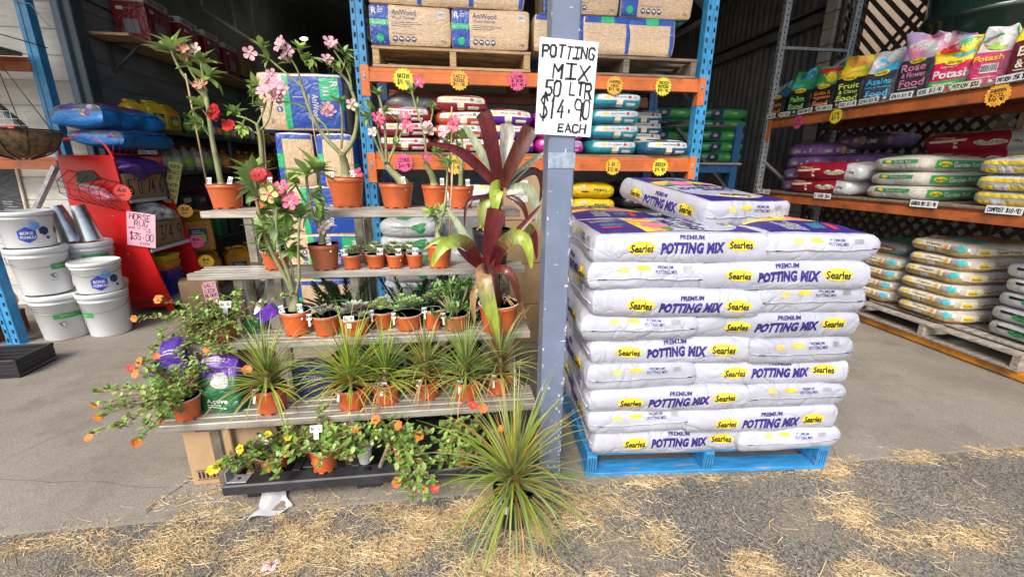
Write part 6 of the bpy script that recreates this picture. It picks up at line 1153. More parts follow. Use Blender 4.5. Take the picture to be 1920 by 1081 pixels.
carton('cardboard box marked 5 foot 3 on the middle shelf of the red stand', -3.09, 4.60, .635, .40, .55, .23, 0, [('r', hand("5'3/4'9", .46, .13, 0, 0, .012, 5), black)], tape=False)
cl = bag_mesh('purple_cloth', .50, .32, .12, 'soft', pl('violet_cloth', (.10, .03, .25), .6), (), 73, 4.5, n=(14, 10, 6)); bag('purple_cloth', cl, 'bundled purple cloth on the box in the upper shelf', 'cloth', -3.08, 4.58, 1.37, PI/2)
cb = bag_mesh('plastic_bag', .34, .30, .16, 'soft', mat('clear_grey_plastic', (.40, .41, .42), .12, var=.5, scale=14, coat=.6), [('t', blob(.12, .04, 0, 0, 3), navytrim, 1)], 74, 5.0, n=(12, 10, 6)); bag('plastic_bag', cb, 'crumpled clear plastic bag on the lower marked box', 'plastic bag', -3.05, 4.62, .935, 1.2)
b = MB(); b.tube(smooth([(-2.945, 4.80, 1.36), (-2.93, 4.82, 1.25), (-2.93, 4.82, 1.10), (-2.92, 4.80, 1.07)], 3), .012, navytrim, 6); tag(place(b.build('strap'), 0, 0), 'dark blue strap hanging from the purple cloth', 'strap')
for i, (c, z) in enumerate((((.01, .03, .32), .0), ((.10, .03, .28), .075), ((.75, .20, .02), .15), ((.70, .55, .02), .22))):
    b = MB(); m_ = pl(('tub_blue', 'tub_violet', 'tub_orange', 'tub_yellow')[i], c, .35); h = .20; w0, w1 = .10, .125
    M_ = Matrix.Rotation(PI/4, 4, 'Z'); b.lathe([(w0*1.2, 0), (w1*1.3, h*.86), (w1*1.36, h*.87), (w1*1.36, h), (w1*1.28, h), (w0*1.15, .02)], m_, 4, M_, False); b.lathe([(.03, h*.9), (.03, h*.97)], m_, 10, Matrix.Translation((0, -w1*1.1, 0)))
    tag(place(b.build('stacking_tub'), -3.0, 4.60, .111+z), ('dark blue', 'violet', 'orange', 'yellow')[i]+' plastic tub in the stack on the bottom shelf of the red stand', 'tub', 'nested coloured tubs')
pinkc = mat('pink_card', (.78, .40, .49), .5, var=.04); yelc = mat('lime_card', (.62, .62, .16), .5, var=.05)
def card(name, label, w, h, col, lines, loc, eul, cat='sign'):
    b = MB(); b.box(-w/2, w/2, -.001, .001, -h/2, h/2, col); fn = PL((0, -.0018, 0), (1, 0, 0), (0, 0, 1))
    for (tx, lw, lh, x, y, pen) in lines: b.flat(hand(tx, lw, lh, x, y, pen, len(tx)), fn, black)
    o = b.build(name); o.location = W(*loc); o.rotation_euler = (Matrix.Rotation(ANG+eul[2], 3, 'Z') @ Matrix.Rotation(eul[0], 3, 'X') @ Matrix.Rotation(eul[1], 3, 'Y')).to_euler(); return tag(o, label, cat)
card('price_card', 'pink handwritten card for horse rugs at thirty five dollars, on the red stand', .235, .31, pinkc, (('HORSE', .17, .05, -.01, .115, .0065), ('RUG', .11, .045, -.0, .055, .0065), ('WERE UP TO $7', .19, .014, -.01, .01, .003), ('EACH', .04, .013, .06, -.012, .003), ('$35·00', .19, .06, .0, -.065, .0065), ('EACH', .08, .022, .03, -.125, .004)), (-2.88, 4.262, .825), (R(-3), R(9), 0))
star(('46', '~'), 'red', 'red price star on the near panel of the red stand', -2.965, 4.262, 1.155, .085, 0, 0, 0, 'price stars on the red stand', .007)
for lab, c, s_, t_, z_, tx in (('brown orange price star at the far edge of the red stand', 'orange', -2.87, 4.925, .93, '$8'), ('pink price star at the far edge of the red stand', 'pink', -2.82, 4.925, .60, '$9'), ('gold price star low at the far edge of the red stand', 'gold', -2.76, 4.925, .38, '$6')): star((tx, '~'), c, lab, s_, t_+.01, z_, .075, R(20), 0, 0, 'price stars on the red stand', .006)
card('price_card', 'long lime paper notice hanging at the far side of the red stand', .11, .42, yelc, (('HORSE', .09, .035, 0, .17, .005), ('RUGS', .08, .035, 0, .11, .005), ('$5·0', .08, .035, 0, .05, .005), ('EACH', .08, .03, 0, -.02, .005), ('CASH', .08, .03, 0, -.08, .005), ('ONLY', .08, .03, 0, -.15, .005)), (-2.93, 4.93, 1.22), (0, R(16), R(40)))
card('shelf_sign', 'narrow white printed strip under the rug bags', .20, .035, paper, (('HORSE RUGS', .18, .022, 0, 0, .004),), (-2.962, 4.70, 1.515), (0, R(0), R(78)))
# wire basket of pink thongs on the red panel
WB = thing('wire_basket', 'black wire basket fixed to the red panel, holding pink items', 'basket', -3.17, 4.27, 1.14)
b = MB()
for i in range(6): x = -.19+i*.075; b.tube([(x, 0, .2-.018*i), (x, -.13, .12-.018*i), (x, -.13, .02-.018*i), (x, 0, -.05-.018*i)], .0028, blkw, 5)
for (y, z) in ((0, .2), (-.13, .12), (-.13, .07), (-.13, .02), (0, -.05)): b.tube([(-.2, y, z+.01), (.2, y, z-.1)], .0028, blkw, 5)
b.build('wire_frame', WB); bp_ = MB(); bp_.add([(-.12, -.004, .2), (.0, -.004, .21), (.06, -.004, .13), (-.14, -.006, .10)], [(0, 1, 2, 3)], blkw); bp_.build('backing', WB)
for i in range(8):
    b = MB(); P = smooth([(-.12+.02*i, -.03-.01*(i % 3), .10-.016*i), (.0+.02*i, -.07, .085-.014*i), (.11+.012*i, -.05, .06-.012*i)], 3)
    b.tube(P, [.008+.017*math.sin(PI*min(1, j/(len(P)-1)*1.2)) if j/(len(P)-1) < .75 else .006 for j in range(len(P))], pl('thong_pink' if i % 3 else 'thong_grey', (.70, .10, .20) if i % 4 else (.40, .28, .24)), 6); o = b.build('rubber_grip'); place(o, -3.17, 4.262, 1.13); tag(o, ORDW[i]+' rubbery item down in the black wire basket', 'tool', 'pink tipped tools in the wire basket')
# ---- buckets
def bucket(label, s, t, z, rb, rt_, h, deco, rot=0.0, handle=True, hup=False):
    root = thing('plastic_bucket', label, 'bucket', s, t, z, rot, 'white lidded buckets'); b = MB(); n = 40
    b.lathe([(rb*.9, .006), (rb*.97, 0), (rb, .008), (rt_*.955, h*.80), (rt_*.99, h*.805), (rt_*.99, h*.83), (rt_*.965, h*.835), (rt_*.98, h*.9)], wht, n)
    # print wrapped on the front
    def q(x, y): a = -PI/2+x/rt_; r_ = rb+(rt_*.955-rb)*(y/(h*.8)); return Vector((math.cos(a)*(r_+.0016), math.sin(a)*(r_+.0016), y))
    def q2(x, y): p = q(x, y); a = math.atan2(p.y, p.x); return p+Vector((math.cos(a), math.sin(a), 0))*.0012
    for vf, m_, lev in deco: b.flat(vf, q if lev == 1 else q2, m_, .025)
    b.build('body', root)
    b = MB(); b.lathe([(rt_*1.0, h*.885), (rt_*1.045, h*.89), (rt_*1.05, h*.965), (rt_*1.03, h*.995), (rt_*.99, h), (rt_*.975, h*.985), (rt_*.95, h*.965), (0, h*.965)], wht, n); b.build('lid', root)
    if handle:
        b = MB(); R_ = rt_*1.02; zz = h*.80
        pts = [(R_*math.cos(a), R_*math.sin(a)*(1.02), zz-(.0 if hup else .20*h)*abs(math.sin(a))**.8+(R_*.55*abs(math.sin(a)) if hup else 0)) for a in [(-PI if not hup else 0)+PI*i/16 for i in range(17)]]
        b.tube(pts, .0028, wire, 5); b.build('handle', root)
bfb = ink('formula_blue', (.03, .06, .42))
def hexa(r, x, y): return [(x+r*math.cos(PI/6+i*PI/3), y+r*math.sin(PI/6+i*PI/3)) for i in range(6)], [tuple(range(6))]
def bonefx(x, y, k=1.0): return [(hexa(.062*k, x, y), bfb, 1), (hexa(.034*k, x+.055*k, y+.068*k), ink('formula_sky', (.12, .30, .70)), 1), (hexa(.036*k, x+.105*k, y+.024*k), navy_i, 1), (hexa(.014*k, x+.125*k, y-.03*k), bfb, 1), (TX('BONE', .075*k, .024*k, x, y+.014*k, .03), white_i, 2), (TX('FORMULA', .095*k, .024*k, x+.005, y-.018*k, .03), white_i, 2), (lines2(.2*k, .02*k, x+.02, y+.125*k, 1, 4), grey_i, 1)]
def greenlab(x, y, w=.2): return [(rect(w, .045, x, y, 6, 1), green_i, 1), (lines2(w*.6, .016, x, y, 1, 3), lime_i, 2), (ell(.04, .04, x-.06, y-.07), ink('logo_plum', (.3, .03, .2)), 1), (ell(.022, .026, x-.055, y-.07), white_i, 2), (blob(.03, .018, x-.072, y-.062, 4), green_i, 2), (lines2(.07, .010, x-.06, y-.105, 1, 5), grey_i, 1)]
bucket('white bucket standing on the floor, front right of the bucket stacks', -2.98, 3.80, .012, .134, .160, .375, greenlab(-.13, .20, .12), R(28))
bucket('short white bone formula bucket on top of the front right bucket', -2.975, 3.80, .388, .142, .158, .255, bonefx(.02, .085), R(30))
bucket('white bucket at the bottom of the left stack, torn green label', -3.28, 3.76, .012, .142, .174, .385, greenlab(.06, .21, .22), R(36))
bucket('white bucket in the middle of the left stack', -3.33, 3.76, .398, .142, .174, .375, greenlab(.14, .22, .14), R(36))
bucket('white bone formula bucket on top of the left stack, handle raised', -3.36, 3.77, .774, .145, .164, .275, bonefx(.0, .10)+[(hexa(.03, .22, .12), ink('plum', (.12, .02, .25)), 1), (hexa(.02, .225, .165), orange_i, 1)], R(38), True, True)
bucket('white bucket at the back on the floor, partly hidden by the others', -3.17, 4.08, .012, .136, .166, .385, (), R(30), False)
bucket('white bucket at the back with a green label, metal scoops on top', -3.20, 4.07, .398, .134, .162, .365, greenlab(.05, .24, .2), R(34))
scm = mat('scoop_steel', (.50, .52, .53), .28, var=.2, metal=.9)
for i in range(2):
    b = MB(); vs = []; fs = []; n = 14
    for j in range(9):
        u = j/8; r_ = .085*(1-.35*u); sw = (1.0-.35*u)
        for k in range(n+1): a = -PI*.62*sw+2*PI*.62*sw*k/n; vs.append((math.sin(a)*r_, -math.cos(a)*r_, u*.30))
    for j in range(8):
        for k in range(n): fs.append((j*(n+1)+k, j*(n+1)+k+1, (j+1)*(n+1)+k+1, (j+1)*(n+1)+k))
    b.add(vs, fs, scm, True); b.lathe([(0, 0), (.085, 0)], scm, 20)
    b.tube([(0, .08, .1), (0, .13, .12)], .012, pl('scoop_plum', (.2, .02, .06)), 8)
    o = b.build('feed_scoop'); place(o, -3.27+.12*i, 4.03+.03*i, .768, R(50+25*i), R(-8), R(-10+6*i)); tag(o, ('shiny metal feed scoop standing on the back bucket, left one', 'shiny metal feed scoop standing on the back bucket, right one')[i], 'scoop')
# ---- shelves along the side wall with bottles and cans
WS_ = thing('wall_shelves', 'dark shelves along the side wall, full of cans and bottles', 'shelf', 0, 0); shd = mat('dark_shelf', (.05, .045, .04), .7, var=.3)
for z in (1.745, 1.335, .92, .52):
    b = MB(); b.box(-3.37, -3.02, 4.95, 9.5, z-.025, z, shd, .003); b.box(-3.03, -3.018, 4.95, 9.5, z-.035, z+.004, darksteel, .002); b.build('shelf', WS_)
for y in (4.96, 6.45, 7.95, 9.45): b = MB(); b.box(-3.06, -3.025, y, y+.035, .012, 1.745, darksteel, .003); b.build('post', WS_)
UPS = MB(); UPS.box(-3.37, -3.0, 4.85, 8.2, 2.555, 2.58, timber, .003)
US = UPS.build('plank_shelf'); place(US, 0, 0); tag(US, 'timber plank shelf high on the side wall under the red boxes', 'shelf')
for y in (5.1, 6.4, 7.7):
    b = MB(); b.box(-3.37, -3.35, y, y+.03, 2.28, 2.55, darksteel); b.beam((-3.36, y+.015, 2.30), (-3.08, y+.015, 2.54), .02, .02, darksteel); b.box(-3.37, -3.05, y, y+.03, 2.54, 2.554, darksteel); b.build('bracket', US)
bxr = pl('carton_red', (.20, .012, .015)); bxw = pl('carton_white', (.42, .42, .42))
for i, (t_, h, w) in enumerate(((5.42, .44, .40), (5.98, .42, .36), (6.45, .42, .34), (6.92, .40, .34))):
    b = MB(); b.box(-.15, .15, -w/2, w/2, 0, h*.84, bxr, .003); b.box(-.15, .15, -w/2, w/2, h*.84, h, bxw, .003)
    for fn, ww in ((PL((0, -w/2-.002, h/2), (1, 0, 0), (0, 0, 1)), .3), (PL((.152, 0, h/2), (0, 1, 0), (0, 0, 1)), w)):
        b.flat(rect(ww*.62, .036, 0, h*.42), fn, bxr); b.flat(TX('Gallagher', ww*.5, .022, 0, h*.42, .02), lambda x, y, fn=fn: fn(x, y)+Vector((.001, -.001, 0)), white_i); b.flat(rect(.06, .03, -ww*.26, h*.20), fn, white_i); b.flat(lines2(ww*.5, .014, .03, h*.20, 1, 3), fn, grey_i); b.flat(rect(ww*.45, h*.30, 0, -h*.16), fn, ink('carton_picture', (.22, .2, .2)))
    o = b.build('energiser_box'); place(o, -3.19, t_, 2.58, R(2-i)); tag(o, ('first', 'second', 'third', 'fourth')[i]+' red and white carton from the near end of the high plank', 'box', 'red cartons on the plank shelf')
b = MB(); b.box(-.13, .13, -.15, .15, 0, .36, pl('carton_mustard', (.25, .17, .05)), .003); b.box(-.131, .131, -.151, .151, 0, .09, pl('carton_blue', (.02, .05, .14)), .003); tag(place(b.build('energiser_box'), -3.19, 7.40, 2.58), 'mustard and blue carton at the far end of the high plank', 'box')
def jerry(name, label, s, t, z, w, d, h, m_, rot, lab=lime_i, group='jerry cans', capm=None):
    b = MB(); Z1 = h*.80
    b.box(-w/2, w/2, -d/2, d/2, 0, Z1, m_, .022); b.box(-w/2+.012, w/2-.012, -d/2-.004, d/2+.004, h*.12, h*.66, m_, .004)
    b.add([(-w/2+.01, -d/2+.01, Z1-.012), (w/2-.01, -d/2+.01, Z1-.012), (w/2-.01, d/2-.01, Z1-.012), (-w/2+.01, d/2-.01, Z1-.012), (-w*.25, -d*.22, h*.92), (w*.2, -d*.22, h*.92), (w*.2, d*.22, h*.92), (-w*.25, d*.22, h*.92)], [(0, 1, 5, 4), (1, 2, 6, 5), (2, 3, 7, 6), (3, 0, 4, 7), (4, 5, 6, 7)], m_, False)
    b.tube(smooth([(w*.40, 0, Z1*.8), (w*.42, 0, h*.93), (w*.1, 0, h*.985), (-w*.1, 0, h*.95)], 3), w*.075, m_, 8)
    b.lathe([(w*.15, h*.91), (w*.15, h), (0, h)], capm or m_, 14, Matrix.Translation((-w*.24, 0, 0)))
    for fn in (PL((0, -d/2-.0055, 0), (1, 0, 0), (0, 0, 1)), PL((w/2+.0016, 0, 0), (0, 1, 0), (0, 0, 1))):
        ww = w*.55; b.flat(rect(ww, h*.36, 0, h*.40), fn, navyp); f2 = lambda x, y, fn=fn: fn(x, y)+(fn(0, 0)-Vector((0, 0, 0))).normalized()*.0008
        b.flat(rect(ww*.86, h*.20, 0, h*.34), f2, lab); b.flat(lines2(ww*.7, h*.09, 0, h*.50, 2, 4), f2, white_i)
    return tag(place(b.build(name), s, t, z, rot), label, 'jerry can', group)
ycan = pl('can_yellow', (.62, .43, .02), .4); ycan2 = pl('can_amber', (.55, .28, .01), .4); ocan = pl('can_orange', (.46, .20, .008), .4)
jerry('jerry_can', 'bright yellow can half behind the rug bag, nearest on the shelf', -3.20, 4.98, 1.746, .17, .17, .27, ycan, R(70)); jerry('jerry_can', 'big bright yellow can in the middle of the three on the shelf', -3.16, 5.20, 1.746, .20, .18, .29, ycan, R(70)); jerry('jerry_can', 'amber yellow can with a curved handle, third on the shelf', -3.15, 5.43, 1.746, .18, .16, .28, ycan2, R(80))
jerry('jerry_can', 'orange jerry can stacked on top of the others by the red stand', -3.02, 5.32, .44, .30, .30, .46, ocan, R(35)); jerry('jerry_can', 'orange jerry can on the floor under the stacked one', -2.98, 5.30, .012, .30, .28, .43, ocan, R(35)); jerry('jerry_can', 'orange jerry can on the floor, second from the stand', -2.78, 5.62, .012, .28, .28, .42, ocan, R(35)); jerry('jerry_can', 'orange jerry can on the floor, furthest from the red stand', -2.72, 5.98, .012, .28, .28, .42, ocan, R(30))
BOT = {}
def bottle(label, s, t, z, r_, h, m_, cap, lab, group):
    k = (r_, h, m_.name, cap.name, lab.name)
    if k not in BOT:
        b = MB(); b.lathe([(r_*.9, 0), (r_, .01), (r_, h*.70), (r_*.55, h*.84), (r_*.36, h*.88), (r_*.36, h*.92)], m_, 14); b.lathe([(r_*.42, h*.91), (r_*.42, h), (0, h)], cap, 12); b.lathe([(r_*1.015, h*.16), (r_*1.015, h*.56)], lab, 14); BOT[k] = b.mesh('bottle')
    o = bpy.data.objects.new('bottle', BOT[k]); C.objects.link(o); place(o, s, t, z, 0); tag(o, label, 'bottle', group)
gbot = pl('bottle_green', (.02, .16, .06)); clb = pl('bottle_clear', (.30, .30, .26)); rbt = pl('cap_red', (.45, .03, .02)); obt = pl('bottle_orange', (.36, .13, .02)); wbt = pl('bottle_white', (.45, .45, .42)); dbt = pl('bottle_dark', (.03, .03, .035)); pbt = pl('bottle_purple', (.10, .03, .16))
for i in range(4): bottle(ORDW[i]+' slim green bottle from the amber can, top wall shelf', -3.10+.0*i, 5.68+i*.10, 1.746, .042, .24, gbot, ycan2, lime_i, 'slim green bottles')
rb_ = random.Random(12)
for i in range(16): bottle(ORDW[i]+' small bottle after the slim green ones on the top wall shelf', -3.10, 6.15+i*.19, 1.746, rb_.choice((.05, .065)), rb_.choice((.18, .22, .25)), rb_.choice((wbt, obt, gbot, pbt)), rb_.choice((rbt, wbt, ycan)), rb_.choice((lime_i, white_i, orange_i)), 'small bottles on the top wall shelf')
for i in range(6): bottle(ORDW[i]+' cloudy red capped bottle from the near end, middle wall shelf', -3.12, 5.15+i*.2, 1.336, .085, .27, clb, rbt, rb_.choice((cream_i, lime_i)), 'red capped bottles')
for i in range(12): bottle(ORDW[i]+' amber bottle past the cloudy ones on the middle wall shelf', -3.12, 6.4+i*.22, 1.336, .075, .26, obt, rb_.choice((rbt, ycan2)), rb_.choice((orange_i, brown_i)), 'amber bottles')
for i in range(10):
    b = MB(); h = rb_.uniform(.14, .26); w = rb_.uniform(.14, .24); b.box(-.14, .14, -w/2, w/2, 0, h, (dbt, charc, pl('carton_dark_red', (.14, .015, .02)), pl('dark_green_carton', (.02, .06, .035)))[i % 4], .004); fn = PL((.1415, 0, h/2), (0, 1, 0), (0, 0, 1)); b.flat(rect(w*.7, h*.3, 0, h*.1), fn, grey_i if i % 3 else white_i)
    tag(place(b.build('dark_carton'), -3.15, 5.25+i*.30, .921, R(rb_.uniform(-4, 4))), ORDW[i]+' dark carton from the near end of the third wall shelf down', 'box', 'dark cartons on the lower wall shelf')
for i in range(9):
    b = MB(); h = rb_.uniform(.18, .30); w = rb_.uniform(.2, .28); b.box(-.15, .15, -w/2, w/2, 0, h, (gbot, dbt, pl('teal_carton', (.02, .12, .13)), charc)[i % 4], .02)
    tag(place(b.build('dark_carton'), -3.16, 5.9+i*.34, .521, R(rb_.uniform(-6, 6))), ORDW[i]+' dim rounded pack from the near end, lowest wall shelf', 'box', 'dim packs on the lowest wall shelf')
# ---- floor box with its pink card, framed notice, hanging basket, crates
carton('plain cardboard box on the floor by the red stand', -2.66, 4.56, .012, .32, .26, .27, R(28))
card('price_card', 'pink card of handwriting leaning on the floor box, bottom right', .12, .24, pinkc, (('SALT', .09, .035, 0, .085, .005), ('LICK', .09, .035, 0, .03, .005), ('BLOCK', .1, .03, 0, -.02, .005), ('$20·50', .1, .04, 0, -.08, .005)), (-2.515, 4.47, .145), (R(-6), R(-4), R(20)))
b = MB(); b.box(-.14, .14, -.02, 0, -.30, .30, cream_i, .004); b.box(-.12, .12, -.024, -.018, -.275, .275, ink('notice_dark', (.03, .04, .05)), .002); b.flat(lines2(.12, .12, .02, -.1, 5, 3), PL((0, -.0255, 0), (1, 0, 0), (0, 0, 1)), grey_i)
o = b.build('framed_notice'); place(o, -4.27, 4.712, 1.10, 0, 0, R(3)); tag(o, 'dark framed notice hung on the pale boards at the left edge', 'notice')
HB = thing('hanging_basket', 'coir lined wire hanging basket by the left blue post', 'hanging basket', -3.40, 3.95, 1.44); coir = mat('coir_fibre', (.20, .125, .06), .95, var=.5, scale=25, bump=.008, bscale=50)
b = MB(); b.lathe([(.02, 0), (.10, .012), (.19, .06), (.245, .14), (.26, .20), (.25, .205), (.22, .13), (.02, .05)], coir, 28); b.build('liner', HB); b = MB()
for i in range(10): a = 2*PI*i/10; b.tube(smooth([(math.cos(a)*.05, math.sin(a)*.05, -.008), (math.cos(a)*.20, math.sin(a)*.20, .045), (math.cos(a)*.268, math.sin(a)*.268, .21)], 4), .005, blkw, 5)
b.tube([(math.cos(2*PI*i/24)*.268, math.sin(2*PI*i/24)*.268, .21) for i in range(25)], .006, blkw, 5)
b.build('wire_frame', HB); b = MB()
for a in (0, 2.1, 4.2): b.tube([(math.cos(a)*.26, math.sin(a)*.26, .21), (0, 0, .75)], .003, blkw, 4)
b.tube([(0, 0, .75), (0, .0, .9), (0, .5, .9)], .004, blkw, 5); b.build('chain', HB)
b = MB(); b.box(-.14, .12, -.03, .03, 0, .02, pl('red_tray', (.5, .04, .03)), .004); tag(place(b.build('red_tray'), -3.33, 3.75, 1.645, R(5)), 'thin red plastic tray lying across the coir basket', 'tray')
b = MB()
for i in range(9): b.tube([(-.25+i*.05, 0, 0), (-.25+i*.05, 0, .16)], .003, wht, 4)
for z in (0, .05, .1, .16): b.tube([(-.26, 0, z), (.18, 0, z)], .003, wht, 4)
tag(place(b.build('wire_rack'), -3.75, 4.3, 1.66, R(5)), 'white wire rack behind the coir basket', 'rack')
def crate(label, s, t, z, w, d, h, m_, rot):
    b = MB(); b.box(-w/2, w/2, -d/2, d/2, 0, .012, m_)
    for k in range(4): zz = .02+k*(h-.03)/4; [b.box(*q, zz, zz+(h-.03)/4-.003, m_, .001) for q in ((-w/2, w/2, -d/2, -d/2+.012), (-w/2, w/2, d/2-.012, d/2), (-w/2, -w/2+.012, -d/2, d/2), (w/2-.012, w/2, -d/2, d/2))]
    for x in (-w/2, -w/6, w/6, w/2-.012): b.box(x, x+.012, -d/2-.003, -d/2+.01, 0, h, m_)
    b.box(-w/2-.004, w/2+.004, -d/2-.004, -d/2+.014, h-.02, h, m_, .003); b.box(-w/2-.004, w/2+.004, d/2-.014, d/2+.004, h-.02, h, m_, .003)
    for y0 in (-w/2-.004, w/2-.012): b.box(y0, y0+.016, -d/2, d/2, h-.02, h, m_, .003)
    return tag(place(b.build('plastic_crate'), s, t, z, rot), label, 'crate')
crate('black slatted plastic crate on the floor at the left edge', -3.17, 3.10, .012, .42, .30, .13, potblk, R(4))
crate('brown wooden looking crate behind the lower blue post', -3.95, 3.72, .012, .5, .4, .2, mat('brown_crate', (.20, .09, .03), .7, var=.3), 0)
bag('sack', bag_mesh('sack', .5, .4, .18, 'soft', pl('amber_sack', (.45, .20, .02)), [('f', rect(.3, .05, 0, 0, 6, 1), white_i, 1)], 75, 2.0, n=(10, 10, 6)), 'amber and white sack lying in the crate behind the lower blue post', 'sack', -3.95, 3.72, .30, .1)
lb = MB(); lb.lathe([(.0, .0), (.055, .0), (.065, .015), (.055, .03), (0, .03)], mat('lit_lamp', (1.0, .93, .75), emit=14.0), 16); lo = lb.build('lamp'); place(lo, -2.674, 9.0, 3.60, 0, R(20)); tag(lo, 'lit lamp glowing deep in the dark shed', 'lamp')
# ---- under the stand: cartons, black plastic pallet, plant food packets
brk = ink('carton_print', (.03, .02, .015))
for i, (lab, s_, t_, w, d, h, rot) in enumerate((('brown carton under the left end of the stand, dented front panel', -1.12, 1.90, .19, .30, .30, R(2)), ('brown carton beside the dented one under the stand', -.93, 1.93, .19, .30, .30, R(-1)), ('plain brown carton deeper under the stand', -.74, 2.0, .17, .28, .30, 0))):
    de = [('f', bars(.11, .035, -.01, -h*.32, 5, 8), brk), ('f', rect(.125, .003, -.01, -h*.32+.024), brk), ('f', rect(.125, .003, -.01, -h*.32-.024), brk), ('f', lines2(.08, .012, .0, h*.42, 1, 3), brk)] if i < 2 else []
    carton(lab, s_, t_, .013, w, d, h, rot, de, tape=False)
bpm = mat('black_recycled_plastic', (.028, .029, .034), .5, var=.3, scale=12, bump=.001, bscale=80)
BP = MB(); x0, x1, y0, y1, z0, z1 = -1.0, .16, 1.585, 2.20, .075, .125
BP.box(x0, x1, y0, y0+.075, z0, z1, bpm, .006)
for y in (y0+.20, y0+.34, y0+.46): BP.box(x0, x1, y, y+.05, z0, z1, bpm, .004)
n = 9
for i in range(n+1): x = x0+i*(x1-x0-.03)/n; BP.box(x, x+.035, y0+.0752, y1, z0+.002, z1-.002, bpm, .003)
for k in range(6): BP.box(x0+.1+k*.19, x0+.17+k*.19, y0+.09, y0+.19, z1-.012, z1-.003, bpm, .003)
for (x, w) in ((x0+.06, .12), (x0+.52, .11), (x1-.14, .12)):
    BP.box(x, x+w, y0+.06, y0+.18, .0, z0, bpm, .004); BP.box(x, x+w, y1-.15, y1-.03, .0, z0, bpm, .004)
for k in range(5): BP.lathe([(.018, z1+.0005), (0, z1+.001)], slotm, 14, Matrix.Translation((x0+.18+k*.2, y0+.04, 0)))
tag(place(BP.build('plastic_pallet'), 0, 0), 'black plastic pallet on blocks under the stand, carrying the portulaca pots', 'pallet')
b = MB(); b.box(-.04, .04, -.025, .025, 0, .004, galv, .001); b.box(-.04, -.036, -.025, .025, 0, .05, galv); b.lathe([(.008, .0045), (0, .0046)], slotm, 8); tag(place(b.build('metal_bracket'), -.945, 1.625, .126, R(-3)), 'galvanised angle bracket on the corner of the black plastic pallet', 'bracket')
whp = thing('portulaca_plant', 'portulaca in a narrow pale grey pot, between the orange pots on the black pallet', 'potted plant', -.44, 1.68, .126, 0, 'portulacas'); b = MB(); b.lathe([(.026, 0), (.034, .075), (.036, .075), (.03, .07)], mat('pale_grey_pot', (.42, .42, .40), .5, stain=((.3, .24, .16), 9, .55, .2)), 14, None, False); b.build('pot', whp); b = MB(); r = random.Random(88)
for k in range(150): q = Vector((r.gauss(0, .06), r.gauss(-.01, .05), .10+abs(r.gauss(0, .045)))); leaf(b, q, (r.uniform(-1, 1), r.uniform(-1, 1), r.uniform(-.3, 1)), (0, 0, 1), .024, .014, pg[k % 2], .1, 3, (.4, 1, .95, 0), .1)
b.build('foliage', whp); b = MB()
for k in range(9): a = r.uniform(0, 6.3); b.tube(smooth([(0, 0, .06), (math.cos(a)*.03, math.sin(a)*.03, .11), (math.cos(a)*.07, math.sin(a)*.06, .13+r.uniform(-.02, .04))], 3), .0022, pst, 4)
b.build('stem', whp)
b = MB(); b.beam((0, 0, 0), (.06, .05, .13), .014, .01, oldtimber); tag(place(b.build('wooden_stick'), -.37, 1.63, .127), 'short weathered stick poking out of the black plastic pallet', 'stick')
violet_p = pl('packet_violet', (.12, .03, .38), .3); pgreen = pl('packet_green', (.12, .42, .06), .3); pdg = pl('packet_dark_green', (.015, .14, .05), .3)
def packet(label, s, t, z, w, h, rot, lean, bot_, sd):
    me = bag_mesh('plant_food_packet', w, .10, h, 'pouch', bot_, [('f', ell(w*.5, h*.24, w*.1, h*.05, 20), silverp, 2, .03), ('f', TX('Active', w*.5, h*.09, .0, -h*.30, .02, .1), white_i, 2, .03), ('f', lines2(w*.5, h*.08, 0, -h*.40, 2, 4), white_i, 2, .03), ('f', TX('86%', w*.3, h*.08, w*.1, h*.05, .01), white_i, 3, .03), ('f', rect(w*.9, h*.1, 0, -h*.16, 4, 2), pdg, 1, .03), ('f', lines2(w*.6, h*.08, 0, h*.33, 2, 8), white_i, 2, .03)], sd, 2.2, n=(9, 6, 14), zones=lambda fc, u, v: violet_p if v > .25 and fc in 'fblr' or fc == 't' else None)
    bag('plant_food_packet', me, label, 'packet', s, t, z, rot, 'purple and green plant food packets', lean)
packet('purple topped green packet leaning left, behind the sprawling portulaca', -1.26, 1.86, .50, .16, .33, R(18), R(-6), pgreen, 81); packet('purple topped dark green packet with a round pale window, bottom tier', -1.07, 1.87, .465, .19, .25, R(-8), R(-5), pdg, 82)
b = MB(); b.box(-.085, .085, -.02, .02, -.03, .03, pdg, .003); b.box(-.01, .0855, -.0205, .0205, -.0305, .0305, violet_p, .003); o = b.build('slim_carton'); place(o, -.96, 2.07, .69, R(6), 0, R(-34)); tag(o, 'slim purple and green carton leaning on the third tier slats', 'box')
for i, (s_, c_) in enumerate(((-.62, violet_p), (-.20, dbt))):
    b = MB(); b.box(-.09, .09, -.05, .05, 0, .16, navyp if i == 0 else dbt, .004); b.flat(TX('Active', .09, .022, 0, .1, .02), PL((0, -.0515, 0), (1, 0, 0), (0, 0, 1)), lilac_i); tag(place(b.build('dark_carton'), -.70+.32*i, 1.95, .341), ('dark blue black carton behind the two leftmost grassy plants', 'black carton behind the bright green grassy plant')[i], 'box')
# cartons stacked at the right end of the stand, behind the bromeliads
for i in range(4): carton(('lowest', 'second', 'third', 'top')[i]+' brown carton behind the bromeliads, left of the steel column', .50+.01*i, 3.34, .012+i*.335, .36, .3, .33, R(2-i), [('f', rect(.12, .16, -.06, .05), white_i), ('f', lines2(.09, .1, -.06, .05, 6, 4), grey_i)] if i == 3 else [], tape=True)
